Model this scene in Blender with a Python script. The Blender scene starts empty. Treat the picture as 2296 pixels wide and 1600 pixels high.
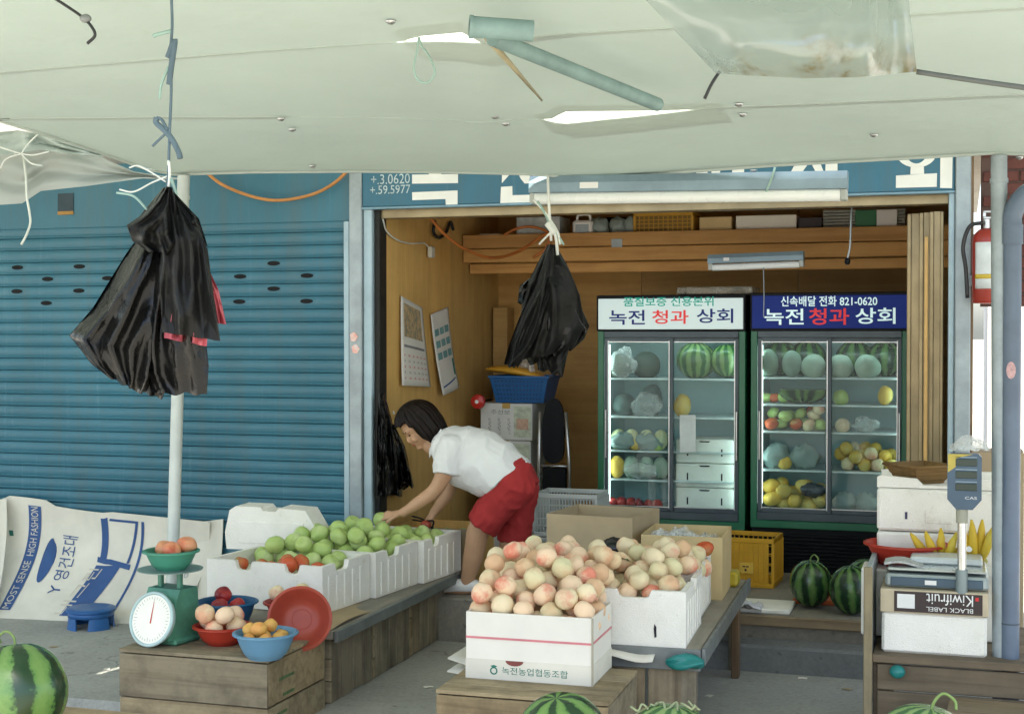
import bpy, bmesh, math, random
from mathutils import Vector, Matrix, noise
random.seed(7)
S = bpy.context.scene
COL = S.collection
R = math.radians

# ------------------------------------------------------------------ camera, sky, sun, exposure
CAM = Vector((0.0, -8.5, 1.9)); YAW = R(17.57); PITCH = R(-0.988); FPX = 50 / 36 * 2296
cd = bpy.data.cameras.new('camera'); cam = bpy.data.objects.new('camera', cd); COL.objects.link(cam)
cam.location = CAM; cam.rotation_euler = (math.pi / 2 + PITCH, 0, YAW)
cd.lens = 50; cd.sensor_width = 36; cd.sensor_fit = 'HORIZONTAL'; cd.clip_end = 2000; cd.clip_start = 0.05
S.camera = cam
SUN_EL, SUN_AZ = R(62), R(162)      # the sun stands high over the street behind the camera
w = bpy.data.worlds.new('World'); S.world = w; w.use_nodes = True
nt = w.node_tree; nt.nodes.clear()
sky = nt.nodes.new('ShaderNodeTexSky'); sky.sky_type = 'NISHITA'; sky.sun_disc = False
sky.sun_elevation = SUN_EL; sky.sun_rotation = SUN_AZ; sky.dust_density = 2.5; sky.air_density = 1.0
bg = nt.nodes.new('ShaderNodeBackground'); bg.inputs[1].default_value = 0.15
wo = nt.nodes.new('ShaderNodeOutputWorld')
nt.links.new(sky.outputs[0], bg.inputs[0]); nt.links.new(bg.outputs[0], wo.inputs[0])
sd = bpy.data.lights.new('sun', 'SUN'); sd.energy = 4.6; sd.angle = R(0.53); sd.color = (1.0, 0.95, 0.84)
sun = bpy.data.objects.new('sun', sd); COL.objects.link(sun)
sdir = Vector((math.sin(SUN_AZ) * math.cos(SUN_EL), math.cos(SUN_AZ) * math.cos(SUN_EL), math.sin(SUN_EL)))
sun.rotation_euler = sdir.to_track_quat('Z', 'Y').to_euler(); sun.location = (0, 6, 12)
S.view_settings.view_transform = 'Standard'; S.view_settings.look = 'None'
S.view_settings.gamma = 1; S.view_settings.exposure = 1.68
S.cycles.max_bounces = 10; S.cycles.transparent_max_bounces = 16; S.cycles.diffuse_bounces = 5
S.cycles.caustics_reflective = False; S.cycles.caustics_refractive = False

# ------------------------------------------------------------------ layout helpers (photo measured at 2296 px wide)
Fw = Vector((-math.sin(YAW) * math.cos(PITCH), math.cos(YAW) * math.cos(PITCH), math.sin(PITCH)))
Rt = Vector((math.cos(YAW), math.sin(YAW), 0)); Up = Rt.cross(Fw)
def ray(x, y): return Fw + Rt * ((x - 1148) / FPX) + Up * ((800 - y) / FPX)
def atY(x, y, Y):
    d = ray(x, y); return CAM + d * ((Y - CAM.y) / d.y)
def atX(x, y, X):
    d = ray(x, y); return CAM + d * ((X - CAM.x) / d.x)
def atZ(x, y, z):
    d = ray(x, y); return CAM + d * ((z - CAM.z) / d.z)
def lerp(a, b, t): return a + (b - a) * t
def sm(t): t = max(0, min(1, t)); return t * t * (3 - 2 * t)
def poly(pts, t):
    n = len(pts) - 1; k = min(int(t * n), n - 1); f = t * n - k
    return Vector(pts[k]).lerp(Vector(pts[k + 1]), f)
def crom(pts, n):
    P = [Vector(p) for p in pts]; P = [P[0] * 2 - P[1]] + P + [P[-1] * 2 - P[-2]]
    out = []
    for i in range(1, len(P) - 2):
        for k in range(n):
            t = k / n; a, b, c, d = P[i - 1], P[i], P[i + 1], P[i + 2]
            out.append(0.5 * ((2 * b) + (c - a) * t + (2 * a - 5 * b + 4 * c - d) * t * t + (3 * b - 3 * c + d - a) * t ** 3))
    out.append(P[-2].copy()); return out
def T3(x, y, z, rz=0, rx=0, ry=0):
    return Matrix.Translation((x, y, z)) @ Matrix.Rotation(rz, 4, 'Z') @ Matrix.Rotation(ry, 4, 'Y') @ Matrix.Rotation(rx, 4, 'X')

class MB:
    def __init__(s): s.v = []; s.f = []
    def add(s, v, f, M=None):
        o = len(s.v)
        s.v += [(M @ Vector(p)) if M else Vector(p) for p in v]
        s.f += [tuple(i + o for i in q) for q in f]; return s
    def box(s, x0, x1, y0, y1, z0, z1, ch=0.0, M=None):
        if ch <= 0:
            v = [(x, y, z) for z in (z0, z1) for y in (y0, y1) for x in (x0, x1)]
            f = [(0, 2, 3, 1), (4, 5, 7, 6), (0, 1, 5, 4), (2, 6, 7, 3), (0, 4, 6, 2), (1, 3, 7, 5)]
            return s.add(v, f, M)
        c = min(ch, (x1 - x0) * .45, (y1 - y0) * .45, (z1 - z0) * .45)
        v = []; idx = {}
        for i, x in enumerate((x0, x1)):
            for j, y in enumerate((y0, y1)):
                for k, z in enumerate((z0, z1)):
                    sx, sy, sz = (1, -1)[i], (1, -1)[j], (1, -1)[k]
                    idx[i, j, k, 0] = len(v); v.append((x, y + sy * c, z + sz * c))
                    idx[i, j, k, 1] = len(v); v.append((x + sx * c, y, z + sz * c))
                    idx[i, j, k, 2] = len(v); v.append((x + sx * c, y + sy * c, z))
        f = []
        I = idx
        for i in (0, 1): f.append([I[i, 0, 0, 0], I[i, 1, 0, 0], I[i, 1, 1, 0], I[i, 0, 1, 0]])
        for j in (0, 1): f.append([I[0, j, 0, 1], I[1, j, 0, 1], I[1, j, 1, 1], I[0, j, 1, 1]])
        for k in (0, 1): f.append([I[0, 0, k, 2], I[1, 0, k, 2], I[1, 1, k, 2], I[0, 1, k, 2]])
        for i in (0, 1):
            for j in (0, 1): f.append([I[i, j, 0, 0], I[i, j, 1, 0], I[i, j, 1, 1], I[i, j, 0, 1]])
        for i in (0, 1):
            for k in (0, 1): f.append([I[i, 0, k, 0], I[i, 1, k, 0], I[i, 1, k, 2], I[i, 0, k, 2]])
        for j in (0, 1):
            for k in (0, 1): f.append([I[0, j, k, 1], I[1, j, k, 1], I[1, j, k, 2], I[0, j, k, 2]])
        for i in (0, 1):
            for j in (0, 1):
                for k in (0, 1): f.append([I[i, j, k, 0], I[i, j, k, 1], I[i, j, k, 2]])
        ctr = Vector(((x0 + x1) / 2, (y0 + y1) / 2, (z0 + z1) / 2)); g = []
        for q in f:
            p = [Vector(v[a]) for a in q]; n = (p[1] - p[0]).cross(p[2] - p[0])
            g.append(tuple(q) if n.dot(p[0] - ctr) > 0 else tuple(reversed(q)))
        return s.add(v, g, M)
    def tube(s, pts, r, seg=8, caps=True, M=None, flat=1.0):
        P = [Vector(p) for p in pts]; n = len(P); rr = r if isinstance(r, (list, tuple)) else [r] * n
        t0 = (P[1] - P[0]).normalized(); a = Vector((0, 0, 1)) if abs(t0.z) < .9 else Vector((1, 0, 0))
        nx = t0.cross(a).normalized(); v = []; f = []
        for i in range(n):
            t = (P[min(i + 1, n - 1)] - P[max(i - 1, 0)])
            t = t.normalized() if t.length > 1e-9 else t0
            nx = (nx - t * nx.dot(t)); nx = nx.normalized() if nx.length > 1e-6 else t.orthogonal().normalized()
            ny = t.cross(nx)
            for k in range(seg):
                an = 2 * math.pi * k / seg
                v.append(P[i] + (nx * math.cos(an) + ny * math.sin(an) * flat) * rr[i])
        for i in range(n - 1):
            for k in range(seg):
                k2 = (k + 1) % seg
                f.append((i * seg + k, i * seg + k2, (i + 1) * seg + k2, (i + 1) * seg + k))
        if caps: f += [tuple(reversed(range(seg))), tuple(range((n - 1) * seg, n * seg))]
        return s.add(v, f, M)
    def lathe(s, prof, seg=24, M=None, close=False):
        v = []; f = []; n = len(prof)
        for (r, z) in prof:
            for k in range(seg):
                a = 2 * math.pi * k / seg; v.append((r * math.cos(a), r * math.sin(a), z))
        for i in range(n - 1):
            for k in range(seg):
                k2 = (k + 1) % seg
                f.append((i * seg + k, i * seg + k2, (i + 1) * seg + k2, (i + 1) * seg + k))
        if prof[0][0] > 1e-6 and close: f.append(tuple(reversed(range(seg))))
        if prof[-1][0] > 1e-6 and close: f.append(tuple(range((n - 1) * seg, n * seg)))
        return s.add(v, f, M)
    def prism(s, pts, t, M=None):           # polygon in local XY, extruded +Z by t
        n = len(pts); v = [(x, y, 0) for x, y in pts] + [(x, y, t) for x, y in pts]
        f = [tuple(reversed(range(n))), tuple(range(n, 2 * n))] + [(i, (i + 1) % n, n + (i + 1) % n, n + i) for i in range(n)]
        return s.add(v, f, M)
    def grid(s, fn, nu, nv, thick=0.0, M=None):
        v = [Vector(fn(i / nu, j / nv)) for j in range(nv + 1) for i in range(nu + 1)]
        W = nu + 1
        f = [(j * W + i, j * W + i + 1, (j + 1) * W + i + 1, (j + 1) * W + i) for j in range(nv) for i in range(nu)]
        if thick:
            nn = [Vector((0, 0, 0)) for _ in v]
            for q in f:
                n = (v[q[1]] - v[q[0]]).cross(v[q[3]] - v[q[0]])
                for a in q: nn[a] += n
            N = len(v); v2 = [p - (n.normalized() if n.length > 0 else Vector((0, 0, 1))) * thick for p, n in zip(v, nn)]
            f2 = [tuple(a + N for a in reversed(q)) for q in f]
            b = [i for i in range(nu + 1)] + [j * W + nu for j in range(1, nv + 1)] + [nv * W + i for i in range(nu - 1, -1, -1)] + [j * W for j in range(nv - 1, 0, -1)]
            side = [(b[k], b[k] + N, b[(k + 1) % len(b)] + N, b[(k + 1) % len(b)]) for k in range(len(b))]
            v += v2; f += f2 + side
        return s.add(v, f, M)
    def sphere(s, c, r, seg=16, rings=10, M=None):
        rx, ry, rz = r if isinstance(r, (tuple, list)) else (r, r, r); c = Vector(c); v = [c + Vector((0, 0, -rz))]; f = []
        for i in range(1, rings):
            p = -math.pi / 2 + math.pi * i / rings
            for k in range(seg):
                a = 2 * math.pi * k / seg
                v.append(c + Vector((rx * math.cos(p) * math.cos(a), ry * math.cos(p) * math.sin(a), rz * math.sin(p))))
        v.append(c + Vector((0, 0, rz))); L = len(v) - 1
        for k in range(seg): f.append((0, 1 + (k + 1) % seg, 1 + k))
        for i in range(rings - 2):
            for k in range(seg):
                k2 = (k + 1) % seg; a = 1 + i * seg
                f.append((a + k, a + k2, a + seg + k2, a + seg + k))
        a = 1 + (rings - 2) * seg
        for k in range(seg): f.append((a + k, a + (k + 1) % seg, L))
        return s.add(v, f, M)
    def mesh(s, name, smooth=False, ang=None):
        me = bpy.data.meshes.new(name); me.from_pydata([tuple(p) for p in s.v], [], s.f); me.update()
        if smooth:
            me.polygons.foreach_set('use_smooth', [True] * len(me.polygons))
            if ang: me.set_sharp_from_angle(angle=R(ang))
        return me
    def build(s, name, m, parent=None, smooth=False, ang=None, world=False, loc=None):
        o = bpy.data.objects.new(name, s.mesh(name, smooth, ang)); COL.objects.link(o)
        if m: o.data.materials.append(m)
        if loc is not None: o.location = loc
        if parent:
            o.parent = parent
            if world: o.matrix_parent_inverse = PM[parent.name].inverted(); PM[o.name] = Matrix.Identity(4)
            else: PM[o.name] = PM[parent.name] @ Matrix.Translation(loc or (0, 0, 0))
        return o
PM = {}
def tag(o, label, cat, group=None):
    o['label'] = label; o['category'] = cat
    if group: o['group'] = group
    return o
def thing(name, label, cat, loc=(0, 0, 0), rz=0, group=None):
    o = bpy.data.objects.new(name, None); COL.objects.link(o); o.location = loc; o.rotation_euler = (0, 0, rz)
    o.empty_display_size = .1
    PM[o.name] = Matrix.Translation(loc) @ Matrix.Rotation(rz, 4, 'Z')
    return tag(o, label, cat, group)
def centre(mb, name, m, label, cat, group=None, smooth=False, ang=None, base=True):
    """one-mesh thing whose origin sits at the middle of its base"""
    xs = [p.x for p in mb.v]; ys = [p.y for p in mb.v]; zs = [p.z for p in mb.v]
    c = Vector(((min(xs) + max(xs)) / 2, (min(ys) + max(ys)) / 2, min(zs) if base else (min(zs) + max(zs)) / 2))
    mb.v = [p - c for p in mb.v]
    o = mb.build(name, m, None, smooth, ang, loc=c)
    return tag(o, label, cat, group)
def copy_tree(o, loc=None, rot=None, parent=None):
    c = o.copy(); COL.objects.link(c); c.parent = parent
    if loc is not None: c.location = loc
    if rot is not None: c.rotation_euler = rot
    for ch in o.children: copy_tree(ch, parent=c)
    return c

# ------------------------------------------------------------------ materials
def mk(name):
    m = bpy.data.materials.new(name); m.use_nodes = True; n = m.node_tree; b = n.nodes['Principled BSDF']
    return m, n, b
def N(n, t, **k):
    x = n.nodes.new(t)
    for a, v in k.items(): setattr(x, a, v)
    return x
def coords(n, scale=(1, 1, 1), src='Object', rot=(0, 0, 0)):
    tc = N(n, 'ShaderNodeTexCoord'); mp = N(n, 'ShaderNodeMapping'); mp.inputs['Scale'].default_value = scale; mp.inputs['Rotation'].default_value = rot
    n.links.new(tc.outputs[src], mp.inputs[0]); return mp.outputs[0]
def nz(n, vec, scale, detail=4, rough=.6, dist=0):
    t = N(n, 'ShaderNodeTexNoise'); t.inputs['Scale'].default_value = scale; t.inputs['Detail'].default_value = detail
    t.inputs['Roughness'].default_value = rough; t.inputs['Distortion'].default_value = dist
    n.links.new(vec, t.inputs['Vector']); return t.outputs['Fac']
def ramp(n, fac, stops, interp='LINEAR'):
    r = N(n, 'ShaderNodeValToRGB'); r.color_ramp.interpolation = interp; e = r.color_ramp.elements
    while len(e) < len(stops): e.new(.5)
    for q, (p, c) in zip(e, stops): q.position = p; q.color = (*c, 1) if len(c) == 3 else c
    n.links.new(fac, r.inputs[0]); return r.outputs[0]
def mixc(n, fac, a, b, mode='MIX'):
    x = N(n, 'ShaderNodeMix', data_type='RGBA', blend_type=mode)
    for i, v in ((0, fac), (6, a), (7, b)):
        if isinstance(v, (int, float)): x.inputs[i].default_value = v
        elif isinstance(v, tuple): x.inputs[i].default_value = (*v, 1)
        else: n.links.new(v, x.inputs[i])
    return x.outputs[2]
def math_(n, op, a, b=0.0, c=0.0):
    x = N(n, 'ShaderNodeMath', operation=op)
    for i, v in enumerate((a, b, c)):
        if isinstance(v, (int, float)): x.inputs[i].default_value = v
        else: n.links.new(v, x.inputs[i])
    return x.outputs[0]
def bump(n, b, h, strength=.3, dist=.01):
    x = N(n, 'ShaderNodeBump'); x.inputs['Strength'].default_value = strength; x.inputs['Distance'].default_value = dist
    n.links.new(h, x.inputs['Height']); n.links.new(x.outputs[0], b.inputs['Normal'])
def rnd(n): return N(n, 'ShaderNodeObjectInfo').outputs['Random']
def plain(name, c, rough=.6, metal=0, var=.18, scale=6, bmp=0, bscale=60, spec=.5, c2=None, trans=0, hue=0):
    """colour with mottled wear, optional fine relief"""
    m, n, b = mk(name); v = coords(n)
    f = nz(n, v, scale, 5)
    dark = c2 or tuple(x * (1 - var) for x in c); lite = tuple(min(1, x * (1 + var * .6)) for x in c)
    col = ramp(n, f, [(.3, dark), (.7, lite)])
    n.links.new(col, b.inputs['Base Color']); b.inputs['Roughness'].default_value = rough; b.inputs['Metallic'].default_value = metal
    b.inputs['Specular IOR Level'].default_value = spec
    rr = math_(n, 'MULTIPLY_ADD', nz(n, v, scale * 2.3, 3), .3, rough - .15); n.links.new(rr, b.inputs['Roughness'])
    if bmp: bump(n, b, nz(n, v, bscale, 3), bmp, .004)
    if trans:
        out = n.nodes['Material Output']; tr = N(n, 'ShaderNodeBsdfTranslucent'); n.links.new(col, tr.inputs[0])
        mx = N(n, 'ShaderNodeMixShader'); mx.inputs[0].default_value = trans
        n.links.new(b.outputs[0], mx.inputs[1]); n.links.new(tr.outputs[0], mx.inputs[2]); n.links.new(mx.outputs[0], out.inputs[0])
    return m
def wood(name, c1, c2, axis=0, rough=.8, scale=1.0, dirt=.35, dirtc=(.05, .045, .035)):
    m, n, b = mk(name); sc = [26 * scale] * 3; sc[axis] = 1.6 * scale
    tc = N(n, 'ShaderNodeTexCoord'); oi = N(n, 'ShaderNodeObjectInfo'); ad = N(n, 'ShaderNodeVectorMath', operation='ADD')
    sc2 = N(n, 'ShaderNodeVectorMath', operation='SCALE'); sc2.inputs['Scale'].default_value = 13.7
    cb = N(n, 'ShaderNodeCombineXYZ'); n.links.new(oi.outputs['Random'], cb.inputs[0]); n.links.new(oi.outputs['Random'], cb.inputs[1]); n.links.new(oi.outputs['Random'], cb.inputs[2])
    n.links.new(cb.outputs[0], sc2.inputs[0]); n.links.new(tc.outputs['Object'], ad.inputs[0]); n.links.new(sc2.outputs[0], ad.inputs[1])
    mp = N(n, 'ShaderNodeMapping'); mp.inputs['Scale'].default_value = sc; n.links.new(ad.outputs[0], mp.inputs[0])
    g = nz(n, mp.outputs[0], 1.0, 6, .62, .6)
    col = ramp(n, g, [(.28, c2), (.5, lerpc(c1, c2, .35)), (.72, c1)])
    big = nz(n, ad.outputs[0], 3.1, 5, .7)
    col = mixc(n, math_(n, 'MULTIPLY', ramp(n, big, [(.42, (0, 0, 0)), (.72, (1, 1, 1))]), dirt), col, dirtc)
    tint = ramp(n, oi.outputs['Random'], [(0, (.78, .78, .8)), (.5, (1, 1, 1)), (1, (1.12, 1.02, .88))])
    col = mixc(n, 1.0, col, tint, 'MULTIPLY')
    n.links.new(col, b.inputs['Base Color']); b.inputs['Roughness'].default_value = rough; b.inputs['Specular IOR Level'].default_value = .25
    bump(n, b, g, .35, .004); return m
def lerpc(a, b, t): return tuple(x + (y - x) * t for x, y in zip(a, b))
def glossmix(name, col, fac_ior=1.45, alpha=.0, tint=(1, 1, 1)):
    """clear pane: transparent with fresnel reflection, plus a thin film of haze"""
    m, n, b = mk(name); out = n.nodes['Material Output']
    t = N(n, 'ShaderNodeBsdfTransparent'); t.inputs[0].default_value = (*tint, 1)
    g = N(n, 'ShaderNodeBsdfGlossy'); g.inputs['Roughness'].default_value = .02
    lw = N(n, 'ShaderNodeLayerWeight'); lw.inputs[0].default_value = .5
    fr = N(n, 'ShaderNodeMath', operation='MULTIPLY_ADD'); n.links.new(math_(n, 'POWER', lw.outputs['Facing'], 4.0), fr.inputs[0]); fr.inputs[1].default_value = .75; fr.inputs[2].default_value = ((fac_ior - 1) / (fac_ior + 1)) ** 2 * 1.6
    mx = N(n, 'ShaderNodeMixShader'); n.links.new(fr.outputs[0], mx.inputs[0]); n.links.new(t.outputs[0], mx.inputs[1]); n.links.new(g.outputs[0], mx.inputs[2])
    d = N(n, 'ShaderNodeBsdfDiffuse'); d.inputs[0].default_value = (*col, 1)
    f = math_(n, 'MULTIPLY', ramp(n, nz(n, coords(n), 5, 6, .7), [(.35, (.35,) * 3), (.75, (1.6,) * 3)]), alpha)
    mx2 = N(n, 'ShaderNodeMixShader'); n.links.new(f, mx2.inputs[0]); n.links.new(mx.outputs[0], mx2.inputs[1]); n.links.new(d.outputs[0], mx2.inputs[2])
    n.links.new(mx2.outputs[0], out.inputs[0]); return m
def emit(name, c, s):
    m, n, b = mk(name); b.inputs['Base Color'].default_value = (*c, 1); b.inputs['Emission Color'].default_value = (*c, 1); b.inputs['Emission Strength'].default_value = s
    b.inputs['Roughness'].default_value = .3; return m
def textgeo(body, bold=0.0):
    """flat glyph mesh, scaled to the unit box; returns verts, faces, aspect"""
    cu = bpy.data.curves.new('t', 'FONT'); cu.body = body; cu.resolution_u = 3; cu.offset = bold
    o = bpy.data.objects.new('t', cu); COL.objects.link(o)
    dg = bpy.context.evaluated_depsgraph_get(); me = o.evaluated_get(dg).to_mesh()
    v = [p.co.copy() for p in me.vertices]; f = [tuple(p.vertices) for p in me.polygons]
    o.evaluated_get(dg).to_mesh_clear(); bpy.data.objects.remove(o); bpy.data.curves.remove(cu)
    x0 = min(p.x for p in v); x1 = max(p.x for p in v); y0 = min(p.y for p in v); y1 = max(p.y for p in v)
    return [((p.x - x0) / (x1 - x0), (p.y - y0) / (y1 - y0)) for p in v], f, (x1 - x0) / (y1 - y0)
def text(body, fn, mat_, parent, name='lettering', world=True, bold=0.0):
    v, f, a = textgeo(body, bold); mb = MB(); mb.add([fn(u, t) for u, t in v], f)
    return mb.build(name, mat_, parent, world=world)
def rect(p, a, b): return lambda u, v: Vector(p) + Vector(a) * u + Vector(b) * v

def foammat():
    m, n, b = mk('styrofoam'); v = coords(n); ge = N(n, 'ShaderNodeNewGeometry'); g_ = ge.outputs['Position']
    a = nz(n, g_, 5, 6, .7, .4); sp = nz(n, g_, 42, 3, .6)
    col = ramp(n, a, [(.38, (.86, .84, .77)), (.62, (.80, .78, .70)), (.78, (.56, .51, .41))])
    col = mixc(n, math_(n, 'MULTIPLY', ramp(n, sp, [(.66, (0, 0, 0)), (.74, (1, 1, 1))]), .35), col, (.42, .37, .28))
    n.links.new(col, b.inputs['Base Color']); b.inputs['Roughness'].default_value = .75; b.inputs['Specular IOR Level'].default_value = .2
    vo = N(n, 'ShaderNodeTexVoronoi'); vo.inputs['Scale'].default_value = 170; n.links.new(g_, vo.inputs['Vector'])
    bump(n, b, math_(n, 'ADD', vo.outputs['Distance'], math_(n, 'MULTIPLY', a, 2)), .35, .006); return m
FOAM = foammat()
def grimy(name, c, rough=.42):
    m, n, b = mk(name); tc = N(n, 'ShaderNodeTexCoord'); ge = N(n, 'ShaderNodeNewGeometry')
    def mp(sc):
        x = N(n, 'ShaderNodeMapping'); x.inputs['Scale'].default_value = sc; n.links.new(ge.outputs['Position'], x.inputs[0]); return x.outputs[0]
    a = nz(n, mp((.6, .6, .5)), 1.6, 5, .6); st = nz(n, mp((9, 9, .5)), 1.2, 6, .7, .3); sp = nz(n, mp((1, 1, 1)), 34, 3, .6)
    col = ramp(n, a, [(.3, tuple(x * .82 for x in c)), (.7, tuple(x * 1.14 for x in c))])
    col = mixc(n, math_(n, 'MULTIPLY', ramp(n, st, [(.48, (0, 0, 0)), (.75, (1, 1, 1))]), .38), col, (.11, .12, .10))
    col = mixc(n, math_(n, 'MULTIPLY', ramp(n, st, [(.25, (1, 1, 1)), (.42, (0, 0, 0))]), .22), col, (.20, .33, .36))
    col = mixc(n, math_(n, 'MULTIPLY', ramp(n, sp, [(.73, (0, 0, 0)), (.78, (1, 1, 1))]), .5), col, (.14, .07, .03))
    n.links.new(col, b.inputs['Base Color']); n.links.new(math_(n, 'MULTIPLY_ADD', st, .35, rough - .18), b.inputs['Roughness']); b.inputs['Specular IOR Level'].default_value = .4
    bump(n, b, a, .12, .02); return m
BLUEPAINT = grimy('blue shutter paint', (.040, .152, .210))
BLUESIGN = grimy('blue sign paint', (.034, .135, .20), .5)
WHITEPAINT = plain('white sign paint', (.78, .78, .72), .6, var=.08)
GALV = plain('galvanised steel', (.31, .36, .375), .45, .35, .22, 7)
GALVL = plain('pale painted steel', (.36, .48, .53), .45, .1, .15, 6)
GREYSTEEL = plain('grey blue steel', (.20, .215, .21), .5, .2, .25, 9)
PLY = wood('plywood', (.68, .45, .16), (.54, .33, .105), 2, .55, .45, .22, (.2, .11, .04))
PLYB = wood('plywood back', (.56, .35, .12), (.43, .25, .08), 0, .55, .45, .25, (.16, .09, .035))
TIMBER = wood('shelf timber', (.64, .37, .13), (.47, .24, .075), 0, .6, .8, .2, (.2, .09, .03))
CRATEW = wood('weathered crate wood', (.37, .31, .20), (.20, .16, .10), 0, .85, .8, .85, (.085, .07, .045))
CRATEWV = wood('weathered crate wood upright', (.31, .27, .19), (.15, .125, .09), 2, .85, .8, .75, (.07, .06, .045))
BENCHW = wood('dark bench wood', (.22, .17, .11), (.12, .09, .06), 0, .8, .7, .4)
BOARDY = wood('table board', (.36, .33, .27), (.23, .215, .18), 1, .8, .6, .5, (.10, .10, .09))
CARD = plain('pale cardboard', (.70, .67, .57), .85, var=.14, scale=3, spec=.2)
CARDB = plain('brown cardboard', (.42, .33, .205), .85, var=.12, scale=4, spec=.2)
CARDY = plain('yellow cardboard', (.60, .46, .24), .85, var=.12, scale=4, spec=.2)
CARDW = plain('white carton board', (.78, .75, .66), .8, var=.05, scale=5, spec=.2)
BLACKM = plain('black enamel', (.008, .009, .010), .45, var=.3, spec=.12)
DARKFR = plain('dark frame', (.022, .022, .019), .5, var=.3, spec=.2)
ALU = plain('aluminium', (.55, .56, .55), .32, .85, .12, 12)
BRONZE = plain('bronze aluminium', (.30, .235, .13), .38, .6, .25, 5)
CONC = None
WHITE = plain('white plastic', (.75, .75, .72), .45, var=.07)
INKBLUE = plain('blue ink', (.035, .09, .24), .8, var=.12)
INKGREEN = plain('green ink', (.02, .17, .12), .8, var=.2)
INKRED = plain('red ink', (.55, .03, .03), .7, var=.1)
INKBLACK = plain('black ink', (.02, .02, .025), .8, var=.2)
INKGREY = plain('grey ink', (.22, .22, .22), .8, var=.2)
# ------------------------------------------------------------------ ground, pavement, raised floor
def concrete(name, c, var, seed=0, rough=.9):
    m, n, b = mk(name); v = coords(n, src='Object')
    a = nz(n, v, 1.1, 6, .65); f = nz(n, v, 38, 4, .7); s = nz(n, v, 4.5, 5, .75, .4)
    col = ramp(n, a, [(.3, tuple(x * (1 - var) for x in c)), (.7, tuple(x * (1 + var * .5) for x in c))])
    col = mixc(n, math_(n, 'MULTIPLY', ramp(n, s, [(.5, (0, 0, 0)), (.8, (1, 1, 1))]), .55), col, tuple(x * .45 for x in c))
    col = mixc(n, .35, col, ramp(n, f, [(.3, tuple(x * .6 for x in c)), (.7, tuple(x * 1.3 for x in c))]))
    vo = N(n, 'ShaderNodeTexVoronoi', feature='DISTANCE_TO_EDGE'); vo.inputs['Scale'].default_value = .33
    ad = N(n, 'ShaderNodeVectorMath', operation='ADD'); tn = N(n, 'ShaderNodeTexNoise'); tn.inputs['Scale'].default_value = 3; tn.inputs['Detail'].default_value = 5; n.links.new(v, tn.inputs['Vector']); n.links.new(v, ad.inputs[0])
    sc_ = N(n, 'ShaderNodeVectorMath', operation='SCALE'); sc_.inputs['Scale'].default_value = .6; n.links.new(tn.outputs['Color'], sc_.inputs[0]); n.links.new(sc_.outputs[0], ad.inputs[1]); n.links.new(ad.outputs[0], vo.inputs['Vector'])
    ck = ramp(n, vo.outputs['Distance'], [(.0, (1, 1, 1)), (.004, (0, 0, 0))]); col = mixc(n, math_(n, 'MULTIPLY', ck, .5), col, tuple(x * .2 for x in c))
    sp = nz(n, v, 17, 3, .5); col = mixc(n, math_(n, 'MULTIPLY', ramp(n, sp, [(.66, (0, 0, 0)), (.71, (1, 1, 1))]), .5), col, tuple(x * .35 for x in c))
    n.links.new(col, b.inputs['Base Color']); b.inputs['Roughness'].default_value = rough; b.inputs['Specular IOR Level'].default_value = .2
    bump(n, b, f, .3, .006); return m
ROADM = concrete('pale street concrete', (.42, .40, .35), .2)
PAVEM = concrete('pavement concrete', (.40, .40, .36), .3)
STEPM = concrete('step concrete', (.20, .21, .205), .3)
FLOORM = concrete('shop floor concrete', (.25, .23, .19), .25)
def struct(mb, name, m):
    o = mb.build(name, m); o['kind'] = 'structure'; return o
g = MB(); g.add([(-400, -400, -.06), (400, -400, -.06), (400, 400, -.06), (-400, 400, -.06)], [(0, 1, 2, 3)])
struct(g, 'ground', ROADM)
p = MB()
ex = [-14 + i * .35 for i in range(70)]; yf = lambda x: -2.18 + .06 * noise.noise((x * 1.3, 3.1, 0)) + .02 * noise.noise((x * 7, 1, 0))
for i in range(len(ex) - 1):
    a, b = ex[i], ex[i + 1]; ya, yb = yf(a), yf(b)
    p.add([(a, ya, 0), (b, yb, 0), (b, .02, 0), (a, .02, 0), (a, ya - .03, -.1), (b, yb - .03, -.1)], [(0, 1, 2, 3), (4, 5, 1, 0)])
struct(p, 'pavement', PAVEM)
FZ = .27
f = MB()
f.box(-3.75, .10, -.30, 2.6, -.05, FZ, .012); struct(f, 'shop_floor', FLOORM)
f = MB(); f.box(-1.9, .30, -.52, -.305, -.05, .15, .015); struct(f, 'door_step', STEPM)
f = MB(); f.box(-1.9, .10, -.34, -.312, .222, FZ + .012, .006); e = f.build('step_edge', wood('step edge wood', (.30, .23, .14), (.17, .12, .075), 0)); e['kind'] = 'structure'

# ------------------------------------------------------------------ the shop building
B = thing('shop_building', 'open fronted shop building with blue fascia sign and plywood lined interior', 'building', (-1.8, 1.2, 0))
def part(mb, name, m, par=None, **k): return mb.build(name, m, par or B, world=True, **k)
XL, XR, YB, ZC = -3.60, -.04, 2.52, 2.98
wl = MB(); wl.box(-3.72, XL, .14, 1.36, FZ, ZC); part(wl, 'interior_wall', PLY)
wl = MB(); wl.box(-3.72, XL - .006, 1.364, YB, FZ, ZC); part(wl, 'interior_wall', PLY)
for a, b in ((XL - .1, -2.42), (-2.416, -1.2), (-1.196, XR + .06)):
    q = MB(); q.box(a, b, YB, YB + .08, FZ, ZC); part(q, 'back_wall', PLYB)
q = MB(); q.box(XR, XR + .06, .14, YB, FZ, ZC); part(q, 'interior_wall', PLYB)
q = MB(); q.box(-3.74, XR + .06, .05, YB + .08, ZC, ZC + .08); part(q, 'ceiling', PLYB)
UP = concrete('building render', (.42, .40, .36), .2)
q = MB(); q.box(-12, .13, .1, 6, 3.06, 6.0); part(q, 'upper_wall', UP)
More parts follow.
